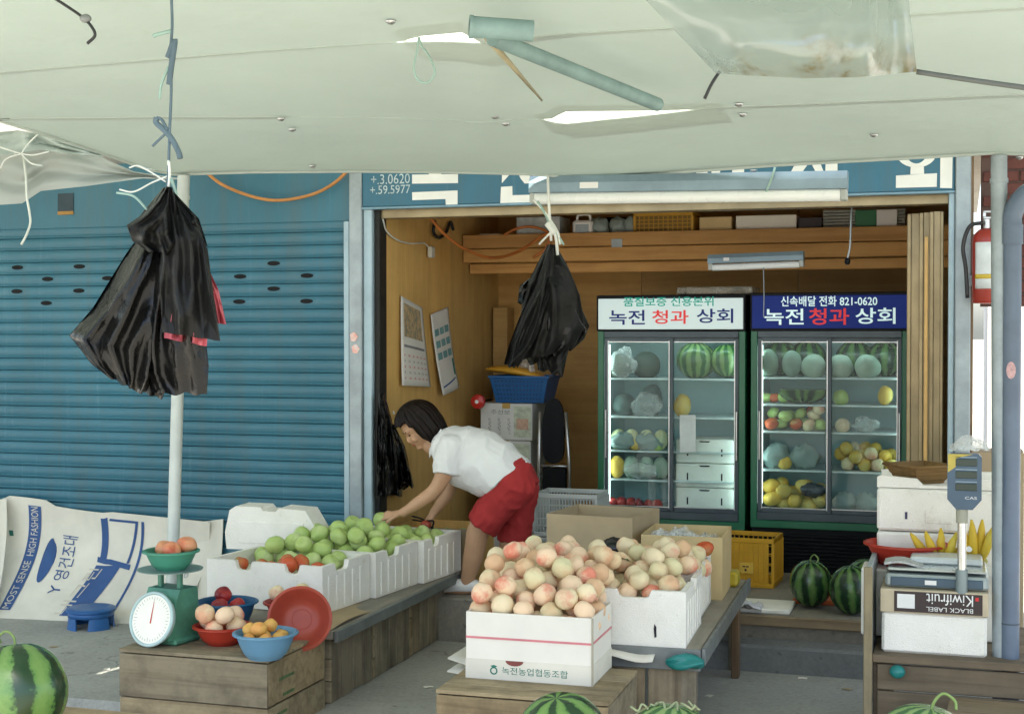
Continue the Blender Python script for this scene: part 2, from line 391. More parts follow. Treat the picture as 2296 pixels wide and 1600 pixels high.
q = MB(); q.box(-12, -3.8, .1, 6, -.05, 3.06); part(q, 'shutter_backing_wall', UP)
def vx(x, y, Y=0.0): return atY(x, y, Y).x
x0, x1, x2, x3, x4 = vx(776, 800), vx(791, 800), vx(819, 800), vx(839, 800), vx(857, 800)
q = MB(); q.box(x1, x2, -.06, .14, 0, 3.3, .006); part(q, 'pillar', GALV)
q = MB(); q.box(x2 + .001, x3, -.035, .1, FZ - .1, 2.71, .006); part(q, 'door_rail', GALVL)
q = MB(); q.box(x3 + .001, XL + .012, .0, .12, FZ, 2.70, .004); part(q, 'door_jamb', DARKFR)
y0r, y1r, y2r = vx(2126, 700), vx(2141, 700), vx(2176, 700)
q = MB(); q.box(y0r, y1r - .001, -.035, .1, FZ - .1, 2.71, .006); part(q, 'door_rail', GALVL)
q = MB(); q.box(y1r, y2r, -.07, .14, 0, 3.3, .006); part(q, 'pillar', GALV)
q = MB(); q.box(y2r, y2r + .015, .0, 2.5, 0, 3.0); part(q, 'side_cladding', plain('brown side cladding', (.22, .14, .075), .6))
# fascia with painted letters
FB = MB(); FB.box(x2 + .002, y1r - .002, -.05, .04, 2.705, 3.3, .004); FA = part(FB, 'fascia_board', BLUESIGN)
q = MB(); q.box(x2 + .002, y1r - .002, -.062, .02, 2.688, 2.704, .003); part(q, 'fascia_trim', plain('trim', (.16, .27, .33), .4, .3))
q = MB(); q.box(XL + .0, y0r, .03, .13, 2.635, 2.70, .004); part(q, 'door_track', BRONZE)
def paint(polys, name='lettering', m=WHITEPAINT, Y=-.0535, par=FA):
    mb = MB()
    for P in polys:
        n = len(P); mb.add([atY(x, y, Y) for x, y in P], [tuple(reversed(range(n)))])
    return mb.build(name, m, par, world=True)
def zz(x, y): return (1050 + x / 4) * .7707, (480 + y / 4) * .7707     # readings from one enlargement
def q4(x0, y0, x1, y1, sl=-.012): return [zz(x0, y0 - sl * 0), zz(x1, y0 + sl * (x1 - x0)), zz(x1, y1 + sl * (x1 - x0)), zz(x0, y1)]
paint([q4(595, 112, 1130, 218), [zz(790, 111), zz(790, -90), zz(935, -90), zz(935, 110)],
       [zz(595, 318), zz(1125, 296), zz(1125, 474), zz(988, 474), zz(984, 396), zz(598, 410)]])
paint([[zz(1640, 213), zz(1643, -20), zz(1830, -20), zz(1800, 60), zz(1765, 72)], [zz(1815, 70), zz(1835, -20), zz(1968, -20), zz(1968, 213), zz(1905, 216), zz(1860, 160)],
       [zz(1630, 255), zz(1762, 246), zz(1764, 352), zz(1963, 346), zz(1962, 458), zz(1620, 466)]])
def zr(x, y): return (1979 + x / 2.286) * .7707, (y / 2.286) * .7707
paint([[zr(105, 1178), zr(108, 1100), zr(185, 1100), zr(180, 1174)], [zr(205, 1172), zr(212, 1100), zr(270, 1100), zr(262, 1170)], [zr(345, 1168), zr(345, 1060), zr(425, 1060), zr(425, 1164)]])
paint([[zr(735, 1145), zr(790, 1040), zr(850, 1040), zr(855, 1085), zr(815, 1140)], [zr(870, 1085), zr(880, 1040), zr(915, 1040), zr(952, 1138), zr(900, 1142)], [zr(965, 1155), zr(968, 1000), zr(1046, 1000), zr(1046, 1152)]])
arc = [(1570 + 135 * math.cos(a), 1015 + 100 * math.sin(a)) for a in [R(t) for t in range(0, 181, 15)]] + [(1570 + 70 * math.cos(a), 1010 + 78 * math.sin(a)) for a in [R(t) for t in range(180, -1, -15)]]
mb = MB()
for k in range(12):
    mb.add([atY(*zr(*q_), -.0535) for q_ in (arc[k], arc[k + 1], arc[24 - k], arc[25 - k])], [(0, 1, 2, 3)])
for P in ([zr(1530, 1160), zr(1533, 1105), zr(1620, 1105), zr(1622, 1157)], [zr(1435, 1168), zr(1708, 1152), zr(1706, 1243), zr(1434, 1250)], [zr(1728, 1250), zr(1730, 1000), zr(1812, 1000), zr(1808, 1252)]):
    mb.add([atY(x, y, -.0535) for x, y in P], [(3, 2, 1, 0)])
o = mb.build('lettering', WHITEPAINT, FA, world=True)
for body, xa, ya, xb, yb in (('+.3.0620', 832, 414, 919, 392), ('+.59.5977', 830, 436, 920, 417)):
    a = atY(xa, ya, -.0535); b = atY(xb, ya - 3, -.0535); c = atY(xa, yb, -.0535)
    o = text(body, rect(a, b - a, c - a), plain('brushed white paint', (.5, .6, .6), .7, var=.3, scale=30), FA)
# sliding door leaves parked at the right
for k, (px, w_) in enumerate(((2052, 22), (2078, 20), (2100, 18))):
    a, b = vx(px - w_ / 2 - 8, 800, .25 - k * .06), vx(px + w_ / 2 + 6, 800, .25 - k * .06)
    q = MB()
    q.box(a, a + .025, .22 - k * .06, .26 - k * .06, FZ, 2.60, .004); q.box(b - .02, b, .22 - k * .06, .26 - k * .06, FZ, 2.60, .004); q.box(a + .025, b - .02, .235 - k * .06, .245 - k * .06, FZ, 2.60)
    part(q, 'door_leaf', (BRONZE, BRONZE, BRONZE)[k])
q = MB(); q.box(vx(2072, 800, .05), vx(2080, 800, .05), .03, .05, FZ, 2.45, .003); part(q, 'door_stile', plain('yellow varnished wood', (.55, .33, .10), .4))

# ------------------------------------------------------------------ roller shutter
SH = thing('roller_shutter', 'closed blue roller shutter with black vent slots beside the shop opening', 'shutter', (-6, -.02, 0))
pitch, z0 = .0835, .05; SX0, SX1 = -9.6, vx(776, 800) + .004
prof = [(0, 0), (-.006, .005), (-.008, .011), (-.002, .018), (-.0055, .025), (-.0085, .042), (-.009, .055), (-.0075, .068), (-.003, .076), (0, .0805)]
mb = MB()
for (y, z) in prof: mb.v += [Vector((SX0 + 6, y, z)), Vector((SX1 + 6, y, z))]
mb.f = [(2 * i, 2 * i + 1, 2 * i + 3, 2 * i + 2) for i in range(len(prof) - 1)]
sl_me = mb.mesh('slat', True, 50); sl_me.materials.append(BLUEPAINT)
nsl = int((2.615 - z0) / pitch) + 1
for i in range(nsl):
    o = bpy.data.objects.new('slat', sl_me); COL.objects.link(o); o.parent = SH; o.location = (0, random.uniform(-.001, .001), z0 + i * pitch)
q = MB(); q.box(SX0, SX1, .01, .02, 0, 2.62); q.build('curtain_back', BLACKM, SH, world=True)
q = MB(); q.box(SX0, SX1, -.03, .0, 0.0, .05, .006); q.build('bottom_bar', BLUEPAINT, SH, world=True)
q = MB(); q.box(SX0, x1 - .002, -.035, .05, 2.62, 3.05, .004); q.build('shutter_housing', BLUEPAINT, SH, world=True)
q = MB(); q.box(SX1 + .001, x1 - .002, -.05, .05, 0, 2.618, .005); q.build('guide_rail', GALVL, SH, world=True)
for (x, y) in ((37, 595), (176, 594), (105, 621), (240, 621), (36, 650), (175, 648), (102, 676), (238, 676), (537, 616), (612, 588), (687, 615), (612, 644), (535, 673), (686, 673), (300, 595), (306, 648)):
    c = atY(x, y, -.04); zc = z0 + (round((c.z - z0) / pitch - .6) + .6) * pitch
    q = MB(); n = 16
    q.prism([(.046 * math.cos(2 * math.pi * k / n), .0155 * math.sin(2 * math.pi * k / n)) for k in range(n)], .006, Matrix.Translation((c.x, -.027, zc)) @ Matrix.Rotation(R(90), 4, 'X'))
    q.build('vent_slot', BLACKM, SH, world=True)
a, b = atY(130, 438, -.038), atY(165, 481, -.038)
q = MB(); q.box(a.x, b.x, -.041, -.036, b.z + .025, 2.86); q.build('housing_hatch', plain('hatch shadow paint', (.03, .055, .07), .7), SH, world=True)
q = MB(); q.box(a.x, b.x, -.044, -.036, b.z, b.z + .024); q.build('hatch_lip', plain('rusty lip', (.36, .20, .05), .7), SH, world=True)
for (x, y, c) in ((793, 755, (.6, .25, .2)), (797, 782, (.65, .3, .25))):
    P = atY(x, y, -.0635); q = MB(); n = 14
    q.prism([(.028 * math.cos(2 * math.pi * k / n) * (.8 + .3 * (k % 3 == 0)), .03 * math.sin(2 * math.pi * k / n)) for k in range(n)], .002, Matrix.Translation(P) @ Matrix.Rotation(R(90), 4, 'X'))
    part(q, 'sticker', plain('worn pink sticker', c, .8, var=.5, scale=40, c2=(.7, .65, .6)))

# ------------------------------------------------------------------ brick wall of the neighbour at the right
BW = thing('brick_wall', 'dark red brick wall piece seen between the right pillar and the pipe', 'wall', (1.2, .2, 2.05))
q = MB(); q.box(y2r + .055, 2.6, .06, .3, 2.05, 3.4); q.build('mortar_core', plain('mortar', (.10, .06, .05), .9), BW, world=True)
BRICKM = plain('dark brick', (.13, .042, .032), .85, var=.45, scale=7, bmp=.3)
bm = MB(); bm.box(-.095, .095, -.012, .02, 0, .058, .004); bme = bm.mesh('brick'); bme.materials.append(BRICKM)
for r_ in range(18):
    for k in range(12):
        o = bpy.data.objects.new('brick', bme); COL.objects.link(o); o.parent = BW
        o.location = (y2r + .06 + .1 + k * .2 + (.1 if r_ % 2 else 0) - 1.2, .06 - .2 + random.uniform(-.003, .002), r_ * .07 + .006)

AB = thing('alley_building', 'pale sunlit plaster building seen through the gap at the right', 'building', (3.4, 7.2, 0)); PLAS = plain('pale plaster', (.62, .60, .54), .85, var=.12, scale=2, bmp=.2)
q = MB(); q.box(.25, 8, 7, 10, -.06, 5.5); q.build('wall', PLAS, AB, world=True)
q = MB(); q.box(2.0, 2.95, 6.96, 7.02, 0, 2.1, .01); q.build('door', plain('green alley door', (.10, .20, .16), .5), AB, world=True)
for x in (3.8, 5.4):
    q = MB(); q.box(x, x + .95, 6.95, 7.03, 1.0, 2.1, .01); wn = q.build('window', GALV, AB, world=True); q = MB(); q.box(x + .06, x + .89, 6.94, 6.952, 1.06, 2.04); q.build('pane', plain('dark pane', (.03, .04, .045), .1), wn, world=True)
# ------------------------------------------------------------------ canopy of white tarpaulin
def tarpmat(name, c, tr):
    m, n, b = mk(name); v = coords(n); out = n.nodes['Material Output']
    a = nz(n, v, .9, 5, .6); s = nz(n, v, 6, 6, .75)
    col = ramp(n, a, [(.3, tuple(x * .9 for x in c)), (.7, c)])
    col = mixc(n, math_(n, 'MULTIPLY', ramp(n, s, [(.58, (0, 0, 0)), (.75, (1, 1, 1))]), .12), col, (.42, .38, .25))
    n.links.new(col, b.inputs['Base Color']); b.inputs['Roughness'].default_value = .6; b.inputs['Specular IOR Level'].default_value = .2
    t = N(n, 'ShaderNodeBsdfTranslucent'); n.links.new(col, t.inputs[0])
    mx = N(n, 'ShaderNodeMixShader'); mx.inputs[0].default_value = tr; n.links.new(b.outputs[0], mx.inputs[1]); n.links.new(t.outputs[0], mx.inputs[2]); n.links.new(mx.outputs[0], out.inputs[0])
    wv = N(n, 'ShaderNodeTexWave'); wv.inputs['Scale'].default_value = 1.0
    bump(n, b, math_(n, 'ADD', nz(n, v, 2.2, 4), math_(n, 'MULTIPLY', nz(n, v, 260, 2), .02)), .25, .05); return m
TARP = tarpmat('white tarpaulin', (.57, .64, .59), .25)
TARP2 = tarpmat('grey cloth tarpaulin', (.56, .60, .56), .35)
SUNBLOCK = tarpmat('translucent sun block sheet', (.72, .74, .68), .35)  # for the added sheet that keeps direct sun off the shop front
SLITGLOW = tarpmat('bright slit film', (.85, .85, .78), .9)  # very translucent, for the added films that brighten the seam slits
CAN = thing('canopy', 'large white tarpaulin canopy stretched overhead across the stall front', 'canopy', (-2, -3.4, 2.7))
def ridge(X, Y, ax, ay, bx_, by, wd, amp):
    dx, dy = bx_ - ax, by - ay; t = max(0, min(1, ((X - ax) * dx + (Y - ay) * dy) / (dx * dx + dy * dy))); d = math.hypot(X - ax - dx * t, Y - ay - dy * t)
    return amp * math.exp(-(d / wd) ** 2) * (.35 + .65 * (1 - t))
FOLDS = [(-1.55, -3.75, -2.15, -2.3, .10, -.025), (-1.55, -3.75, -2.9, -4.3, .2, -.006), (-1.55, -3.75, -.2, -3.9, .25, -.006)]
def cz(X, Y):       # height of the cloth
    return cz0(X, Y) + sum(ridge(X, Y, *f_) for f_ in FOLDS)
def cz0(X, Y):
    return 2.70 + .11 * (-1.8 - Y) + .010 * noise.noise((X * .5, Y * .6, 5)) + .003 * noise.noise((X * 2.6, Y * 2.3, 1))
def onc(x, y, dz=0):  # the point of the cloth seen at a photo pixel
    d = ray(x, y); t = (2.502 - .11 * CAM.y - CAM.z) / (d.z + .11 * d.y)
    P = CAM + d * t; P.z += dz; return P
edge = [(-60, 250), (0, 270), (110, 305), (220, 342), (330, 380), (392, 391), (560, 386), (800, 384), (1000, 385), (1180, 388), (1290, 396), (1350, 399), (1420, 393), (1560, 381), (1750, 367), (2000, 354), (2230, 342), (2300, 345)]
E = [onc(x, y) for x, y in edge]
E = [Vector((-9, -2.6, 0))] * 0 + E + [Vector((3.2, -1.75, 0))]
def yedge(X):
    for a, b in zip(E, E[1:]):
        if a.x <= X <= b.x: return lerp(a.y, b.y, (X - a.x) / max(1e-6, b.x - a.x))
    return E[0].y if X < E[0].x else E[-1].y
q = MB(); q.grid(lambda u, v: Vector((lerp(-12, 3.0, u), lerp(0, yedge(lerp(-12, 3.0, u)) - (.37 if u > .54 else .75), v), 3.42 - .05 * v + .012 * math.sin(u * 300))), 160, 3, .004); part(q, 'sun_block_sheet', SUNBLOCK, smooth=True)  # added sheet over the canopy gap, blocks and softens direct sun
def seamline(pts):
    P = [onc(x, y) for x, y in pts]; P.sort(key=lambda p: p.x)
    def f_(X):
        if X <= P[0].x: return P[0].y
        for a, b in zip(P, P[1:]):
            if a.x <= X <= b.x: return lerp(a.y, b.y, (X - a.x) / max(1e-6, b.x - a.x))
        return P[-1].y
    return f_
s1b = seamline([(0, 268), (630, 267), (640, 267.0), (1000, 268.3), (1235, 268.5), (1250, 279), (1262, 279), (1590, 243), (1700, 238), (2296, 215)])    # back sheet ends here
s1f = seamline([(0, 271), (630, 271), (640, 267.2), (1000, 268.6), (1235, 268.8), (1250, 262), (1258, 252), (1590, 246), (1700, 243), (2296, 221)])  # middle sheet starts here
s2b = seamline([(0, 165), (500, 125), (900, 92), (1055, 85), (1075, 82), (1400, 66), (2296, 20)])
P2 = [onc(x, y) for x, y in ((0, 170), (500, 129), (895, 94), (930, 80), (1050, 67))]
P2 += [Vector((P2[-1].x + .03, s2b(P2[-1].x + .03) + .06, 0))] + [onc(x, y) for x, y in ((1400, 71), (2296, 25))]
def s2f(X):
    if X <= P2[0].x: return P2[0].y
    for a, b in zip(P2, P2[1:]):
        if a.x <= X <= b.x: return lerp(a.y, b.y, (X - a.x) / max(1e-6, b.x - a.x))
    return P2[-1].y
XA, XB = -8.5, 3.2
def sheet(name, fa, fb, dz, nu=260, nv=8):
    def fn(u, v):
        X = lerp(XA, XB, u); Y = lerp(fa(X), fb(X), v); return Vector((X, Y, cz(X, Y) + dz))
    return MB().grid(fn, nu, nv, .004).build(name, TARP, CAN, smooth=True, ang=60, world=True)
sheet('tarp_sheet', yedge, s1b, 0); sheet('tarp_sheet', s1f, s2b, .003); sheet('tarp_sheet', s2f, lambda X: -5.9, .006, 150, 18)
def patch(xa, xb, y_, fa, fb):
    a, b = onc(xa, y_) - Vector((.04, 0, 0)), onc(xb, y_ - 10) + Vector((.06, 0, 0))
    def fn(u, v):
        X = lerp(a.x, b.x, u); Y = lerp(fa(X) + .24, fb(X) - .10, v); return Vector((X, Y, cz(X, Y) + .018))
    MB().grid(fn, 40, 4, .002).build('slit_glow_film', SLITGLOW, CAN, smooth=True, world=True)  # film added above a seam slit so the gap glows with sunlight
patch(1232, 1600, 268, s1b, s1f); patch(915, 1055, 78, s2b, s2f)
hem = MB(); hem.tube([Vector((e.x, e.y, cz(e.x, e.y) - .004)) for e in E[1:]], .008, 6); hem.build('hem', TARP, CAN, smooth=True, world=True)
for (x, y) in ((630, 264), (655, 288), (1110, 259), (1134, 275), (1657, 231), (1665, 254), (876, 45), (1630, 388), (2286, 350), (1690, 379), (700, 370), (1960, 300)):
    P = onc(x, y, -.004); q = MB(); q.lathe([(.0, -.012), (.008, -.011), (.017, -.004), (.018, 0)], 10, Matrix.Translation(P)); q.build('eyelet', ALU, CAN, smooth=True, world=True)
def below(P, k): return CAM + (P - CAM) * k
POLEG = plain('greenish grey pole', (.20, .30, .285), .6, var=.2, scale=9)
q = MB(); a, b = below(onc(1052, 60), .92), below(onc(1195, 70), .92); q.tube([a, b], .034, 12); q.tube([a, a + (b - a) * .06], .037, 12); o = centre(q, 'canopy_bar', POLEG, 'short stout grey green bar end wrapped under the canopy', 'bar', smooth=True, ang=40, base=False)
q = MB(); a, b = below(onc(1105, 86), .92), below(onc(1475, 235), .94); q.tube([a, b], .026, 12); centre(q, 'canopy_bar', POLEG, 'long slanting grey green bar under the white canopy', 'bar', smooth=True, ang=40, base=False)
q = MB(); a, b = below(onc(1092, 84), .925), below(onc(1215, 225), .95); q.tube([a, b], [.012, .004], 8); centre(q, 'canopy_stick', plain('bamboo', (.38, .33, .2), .6), 'thin pale stick under the canopy beside the slanting bar', 'stick', smooth=True, base=False)
# the poles that carry the edge
def pole(xt, yt, xb, yb_, r, label, m=GALV):
    a = onc(xt, yt, -.01); d = ray(xb, yb_); t = (a.y - CAM.y) / d.y; b = CAM + d * t
    dirn = (b - a) / (b.z - a.z); base = a + dirn * (0 - a.z)
    q = MB(); q.tube([base, a], r, 14); q.tube([base + (a - base) * .955, base + (a - base) * .962], r * 1.12, 14)
    return centre(q, 'canopy_pole', m, label, 'pole', smooth=True, ang=40)
pole(412, 389, 389, 1200, .032, 'slim pale steel pole standing in front of the blue shutter', plain('pale steel pole', (.50, .55, .52), .5, .2, .12, 5))
pole(2240, 344, 2243, 1500, .036, 'grey steel pole beside the blue drain pipe at the right')
# ------------------------------------------------------------------ fruit
def fruitmat(name, base, blush, amount, rough=.55, green=None):
    m, n, b = mk(name); v = coords(n); r_ = rnd(n)
    ad = N(n, 'ShaderNodeVectorMath', operation='ADD'); cb = N(n, 'ShaderNodeCombineXYZ')
    n.links.new(math_(n, 'MULTIPLY', r_, 37), cb.inputs[0]); n.links.new(math_(n, 'MULTIPLY', r_, 11), cb.inputs[1])
    n.links.new(v, ad.inputs[0]); n.links.new(cb.outputs[0], ad.inputs[1])
    f = nz(n, ad.outputs[0], 14, 3, .6); sep = N(n, 'ShaderNodeSeparateXYZ'); n.links.new(v, sep.inputs[0])
    f = math_(n, 'ADD', f, math_(n, 'MULTIPLY', sep.outputs[0], 4.5)); f = math_(n, 'ADD', f, math_(n, 'MULTIPLY', math_(n, 'SUBTRACT', r_, .5), .25))
    mot = nz(n, ad.outputs[0], 110, 3, .7)
    f = math_(n, 'ADD', f, math_(n, 'MULTIPLY', math_(n, 'SUBTRACT', mot, .5), .25))
    col = ramp(n, f, [(.68 - amount, base), (.94 - amount, blush)] if rough > .6 else [(.62 - amount, base), (.98 - amount, blush)])
    if green: col = mixc(n, ramp(n, r_, [(.45, (0, 0, 0)), (.8, (.8, .8, .8))]), col, mixc(n, .75, col, green))
    n.links.new(col, b.inputs['Base Color']); b.inputs['Roughness'].default_value = rough
    b.inputs['Specular IOR Level'].default_value = .35; b.inputs['Sheen Weight'].default_value = .06 if rough > .6 else 0
    b.inputs['Subsurface Weight'].default_value = 0.0
    return m
PEACH = fruitmat('peach skin', (.84, .61, .40), (.74, .25, .16), .28, .72, (.68, .58, .32))
PEACHP = fruitmat('pale peach skin', (.81, .67, .43), (.74, .36, .24), .15, .72, (.62, .60, .32))
APPLEG = fruitmat('green apple skin', (.40, .53, .16), (.52, .62, .27), .15, .32)
TOMATO = fruitmat('tomato skin', (.55, .10, .035), (.30, .30, .08), .10, .22)
TOMPINK = fruitmat('pink tomato skin', (.72, .32, .16), (.60, .12, .06), .18, .3)
APRICOT = fruitmat('apricot skin', (.70, .40, .10), (.62, .20, .06), .10, .5)
ORANGE = fruitmat('yellow fruit skin', (.66, .42, .07), (.60, .50, .16), .15, .5)
PLUM = fruitmat('plum skin', (.40, .035, .03), (.20, .02, .03), .2, .3)
WMELON = fruitmat('white melon skin', (.33, .41, .33), (.26, .35, .27), .2, .5)
def fruit_mesh(name, r, kind, m, seed):
    rg = random.Random(seed); mb = MB(); seg, rings = 20, 13; v = []
    for i in range(rings + 1):
        p = math.pi * i / rings
        for k in range(seg):
            a = 2 * math.pi * k / seg; x, y, z = math.sin(p) * math.cos(a), math.sin(p) * math.sin(a), math.cos(p); q = 1.0
            if kind == 'peach':
                q -= .2 * math.exp(-(a if a < math.pi else 2 * math.pi - a) ** 2 / .035) * max(0, math.sin(p)) ** .6 * .6
                z2 = z * .93 - .20 * math.exp(-(p / .38) ** 2) + .03 * math.exp(-((math.pi - p) / .2) ** 2) * -1
            elif kind == 'apple':
                z2 = z * .9 - .24 * math.exp(-(p / .42) ** 2) + .12 * math.exp(-((math.pi - p) / .4) ** 2); q *= 1 + .05 * math.cos(p)
            elif kind == 'tomato':
                z2 = z * .80 - .14 * math.exp(-(p / .4) ** 2); q *= 1 + .035 * math.cos(5 * a + 1) * math.sin(p)
            elif kind == 'oval': z2 = z * 1.35
            else: z2 = z
            d = noise.noise((x * 1.3 + seed * 3, y * 1.3, z * 1.3)) * .10
            v.append(Vector((x * q * (1 + d), y * q * (1 + d), z2 * (1 + d))) * r)
    f = [(i * seg + k, (i + 1) * seg + k, (i + 1) * seg + (k + 1) % seg, i * seg + (k + 1) % seg) for i in range(rings) for k in range(seg)]
    mb.add(v, f); me = mb.mesh(name, True); me.materials.append(m); return me
FM = {}
def fmesh(name, r, kind, m, nvar=3):
    key = (name, kind, m.name, round(r, 4))
    if key not in FM: FM[key] = [fruit_mesh(name, r, kind, m, i + 1) for i in range(nvar)]
    return random.choice(FM[key])
def fruit(name, r, kind, m, loc, label, cat, group=None, rot=None):
    o = bpy.data.objects.new(name, fmesh(name, r, kind, m)); COL.objects.link(o); o.location = loc
    if kind in ('peach', 'apple', 'tomato'): k_ = random.uniform(.9, 1.04); o.scale = (k_, k_ * random.uniform(.95, 1.03), k_ * random.uniform(.94, 1.03))
    o.rotation_euler = rot or (random.uniform(-.9, .9), random.uniform(-.9, .9), random.uniform(0, 6.28))
    return tag(o, label, cat, group)
STEM = plain('green stem', (.16, .24, .07), .7)
LEAFM = plain('green leaf', (.05, .16, .05), .5, var=.3, trans=.2)
def leaf_part(parent, loc, L, rz, m=None):
    mb = MB()
    def fn(u, v):
        wd = math.sin(math.pi * min(1, u * .96 + .02)) ** .8 * L * .24
        return Vector((u * L, (v - .5) * 2 * wd, .015 * math.sin(u * 3) + abs(v - .5) * wd * .8 + .01))
    mb.grid(fn, 8, 4, .0012, T3(*loc, rz)); return mb.build('leaf', m or LEAFM, parent, smooth=True)
def pack(n, r, region, zbase, dome, tries=60, jit=.12, fixed=()):
    """settle n balls one by one on what lies below them, inside region(x,y) and under dome(x,y)"""
    out = list(fixed); x0, x1, y0, y1 = region; res = []
    for _ in range(n):
        rr = r * random.uniform(1 - jit, 1 + jit * .5); best = None
        for _t in range(tries):
            x, y = random.uniform(x0 + rr, x1 - rr), random.uniform(y0 + rr, y1 - rr); z = zbase + rr
            for (a, b, c, d) in out:
                h = (x - a) ** 2 + (y - b) ** 2; s_ = (rr + d) * .985
                if h < s_ * s_: z = max(z, c + math.sqrt(s_ * s_ - h))
            if z + rr * .3 > dome(x, y): continue
            if best is None or z < best[2]: best = (x, y, z, rr)
        if best: out.append(best); res.append(best)
    return res
# ------------------------------------------------------------------ watermelons
def melonmat(name, light, dark, n_str, seed):
    m, n, b = mk(name); tc = N(n, 'ShaderNodeTexCoord'); sp = N(n, 'ShaderNodeSeparateXYZ'); n.links.new(tc.outputs['Object'], sp.inputs[0])
    a = math_(n, 'ARCTAN2', sp.outputs[1], sp.outputs[0])
    d = nz(n, tc.outputs['Object'], 16, 4, .6); d2 = nz(n, tc.outputs['Object'], 60, 4, .7)
    a = math_(n, 'ADD', math_(n, 'MULTIPLY', a, n_str), math_(n, 'MULTIPLY', math_(n, 'SUBTRACT', d, .5), 3.4)); a = math_(n, 'ADD', a, math_(n, 'MULTIPLY', math_(n, 'SUBTRACT', d2, .5), 1.6))
    s_ = math_(n, 'SINE', a)
    col = ramp(n, math_(n, 'MULTIPLY_ADD', s_, .5, .5), [(.30, dark), (.46, lerpc(dark, light, .5)), (.56, light), (1, lerpc(light, (.3, .42, .12), .25))])
    col = mixc(n, math_(n, 'MULTIPLY', d2, .35), col, dark)
    n.links.new(col, b.inputs['Base Color']); b.inputs['Roughness'].default_value = .26; bump(n, b, d2, .08, .003); return m
MEL1 = melonmat('watermelon rind', (.10, .22, .05), (.012, .04, .014), 7, 1)
MEL2 = melonmat('dark watermelon rind', (.045, .13, .03), (.008, .03, .012), 9, 2)
MEL3 = melonmat('pale striped melon rind', (.16, .26, .09), (.03, .10, .03), 12, 3)
def melon(loc, r, m, label, tilt=(0, 0), stem=True, group=None, elong=1.06, cat='watermelon', name='watermelon'):
    t = thing(name, label, cat, loc, 0, group); t.rotation_euler = (tilt[0], tilt[1], random.uniform(0, 6)); mb = MB(); seg, rings = 32, 20; v = []
    for i in range(rings + 1):
        p = math.pi * i / rings
        for k in range(seg):
            a = 2 * math.pi * k / seg; q = 1 + .012 * math.cos(8 * a) + .03 * noise.noise((math.cos(a), math.sin(a), p + loc[0] * 3))
            v.append(Vector((math.sin(p) * math.cos(a) * q, math.sin(p) * math.sin(a) * q, (math.cos(p) - .05 * math.exp(-(p / .25) ** 2)) * elong)) * r)
    mb.add(v, [(i * seg + k, (i + 1) * seg + k, (i + 1) * seg + (k + 1) % seg, i * seg + (k + 1) % seg) for i in range(rings) for k in range(seg)])
    mb.build('rind', m, t, smooth=True)
    if stem:
        s_ = MB(); z = r * elong * .96
        s_.tube(crom([(0, 0, z - .01), (.008, .0, z + .025), (.03, .01, z + .045), (.062, .012, z + .03), (.068, .0, z + .008)], 5), .0045, 7); s_.build('stem', STEM, t, smooth=True)
    return t
fl = lambda x, y: atZ(x, y, FZ)
P = atZ(1815, 1366, FZ); melon((P.x, P.y + .07, FZ + .145), .125, MEL2, 'round dark watermelon with curly stem on the shop floor edge', (.1, .1), elong=1.12)
P = atZ(1906, 1384, FZ); melon((P.x, P.y + .09, FZ + .145), .125, MEL2, 'striped dark watermelon nearest the white foam stand', (-.1, .05), False, elong=1.14)
melon((P.x + .06, P.y + .37, FZ + .145), .128, MEL2, 'dark watermelon half hidden behind another on the floor', (.1, .2), False, elong=1.1)
# foreground melons on a low bench just below the frame
bt = thing('display_bench', 'low plank display bench below the front watermelons', 'bench', (-1.6, -4.35, -.06))
for k in range(3):
    q = MB(); q.box(-1.7, 2.7, -.35 + k * .24, -.12 + k * .24, .54, .575, .004); q.build('plank', CRATEW, bt)
for sx in (-1.5, .4, 2.5):
    for sy in (-.3, .3):
        q = MB(); q.box(sx - .03, sx + .03, sy - .03, sy + .03, 0, .54, .004); q.build('leg', CRATEW, bt)
BZ = .515
def front_melon(px, py_top, r, Y, m, label, tilt, stem, elong=1.05):
    Pt = atY(px, py_top, Y); return melon((Pt.x, Y, Pt.z - r * elong), r, m, label, tilt, stem, elong=elong)
front_melon(38, 1440, .165, -4.42, MEL1, 'big bright striped watermelon at the bottom left corner', (.12, .16), True, 1.02)
front_melon(1262, 1551, .15, -4.25, MEL1, 'striped watermelon in front of the peach carton crate', (-.2, .1), False)
front_melon(1500, 1577, .16, -4.35, MEL3, 'pale green striped melon with dry vine at bottom centre', (.1, -.1), False)
front_melon(2068, 1578, .16, -4.30, MEL3, 'green melon just peeping in at the bottom right', (0, .15), True)
vine = thing('dry_vine', 'dry twisted pale vine lying on the bottom centre melon', 'vine', tuple(atY(1490, 1580, -4.35)))
for k in range(5):
    q = MB(); base = atY(1430 + k * 32, 1584, -4.36); pts = [base + Vector((random.uniform(-.03, .05), random.uniform(-.03, .03), random.uniform(-.006, .012))) for _ in range(5)]
    q.tube(crom(sorted(pts, key=lambda p: p.x), 5), .0035, 6); q.build('tendril', plain('dry vine', (.27, .31, .17), .9), vine, smooth=True, world=True)

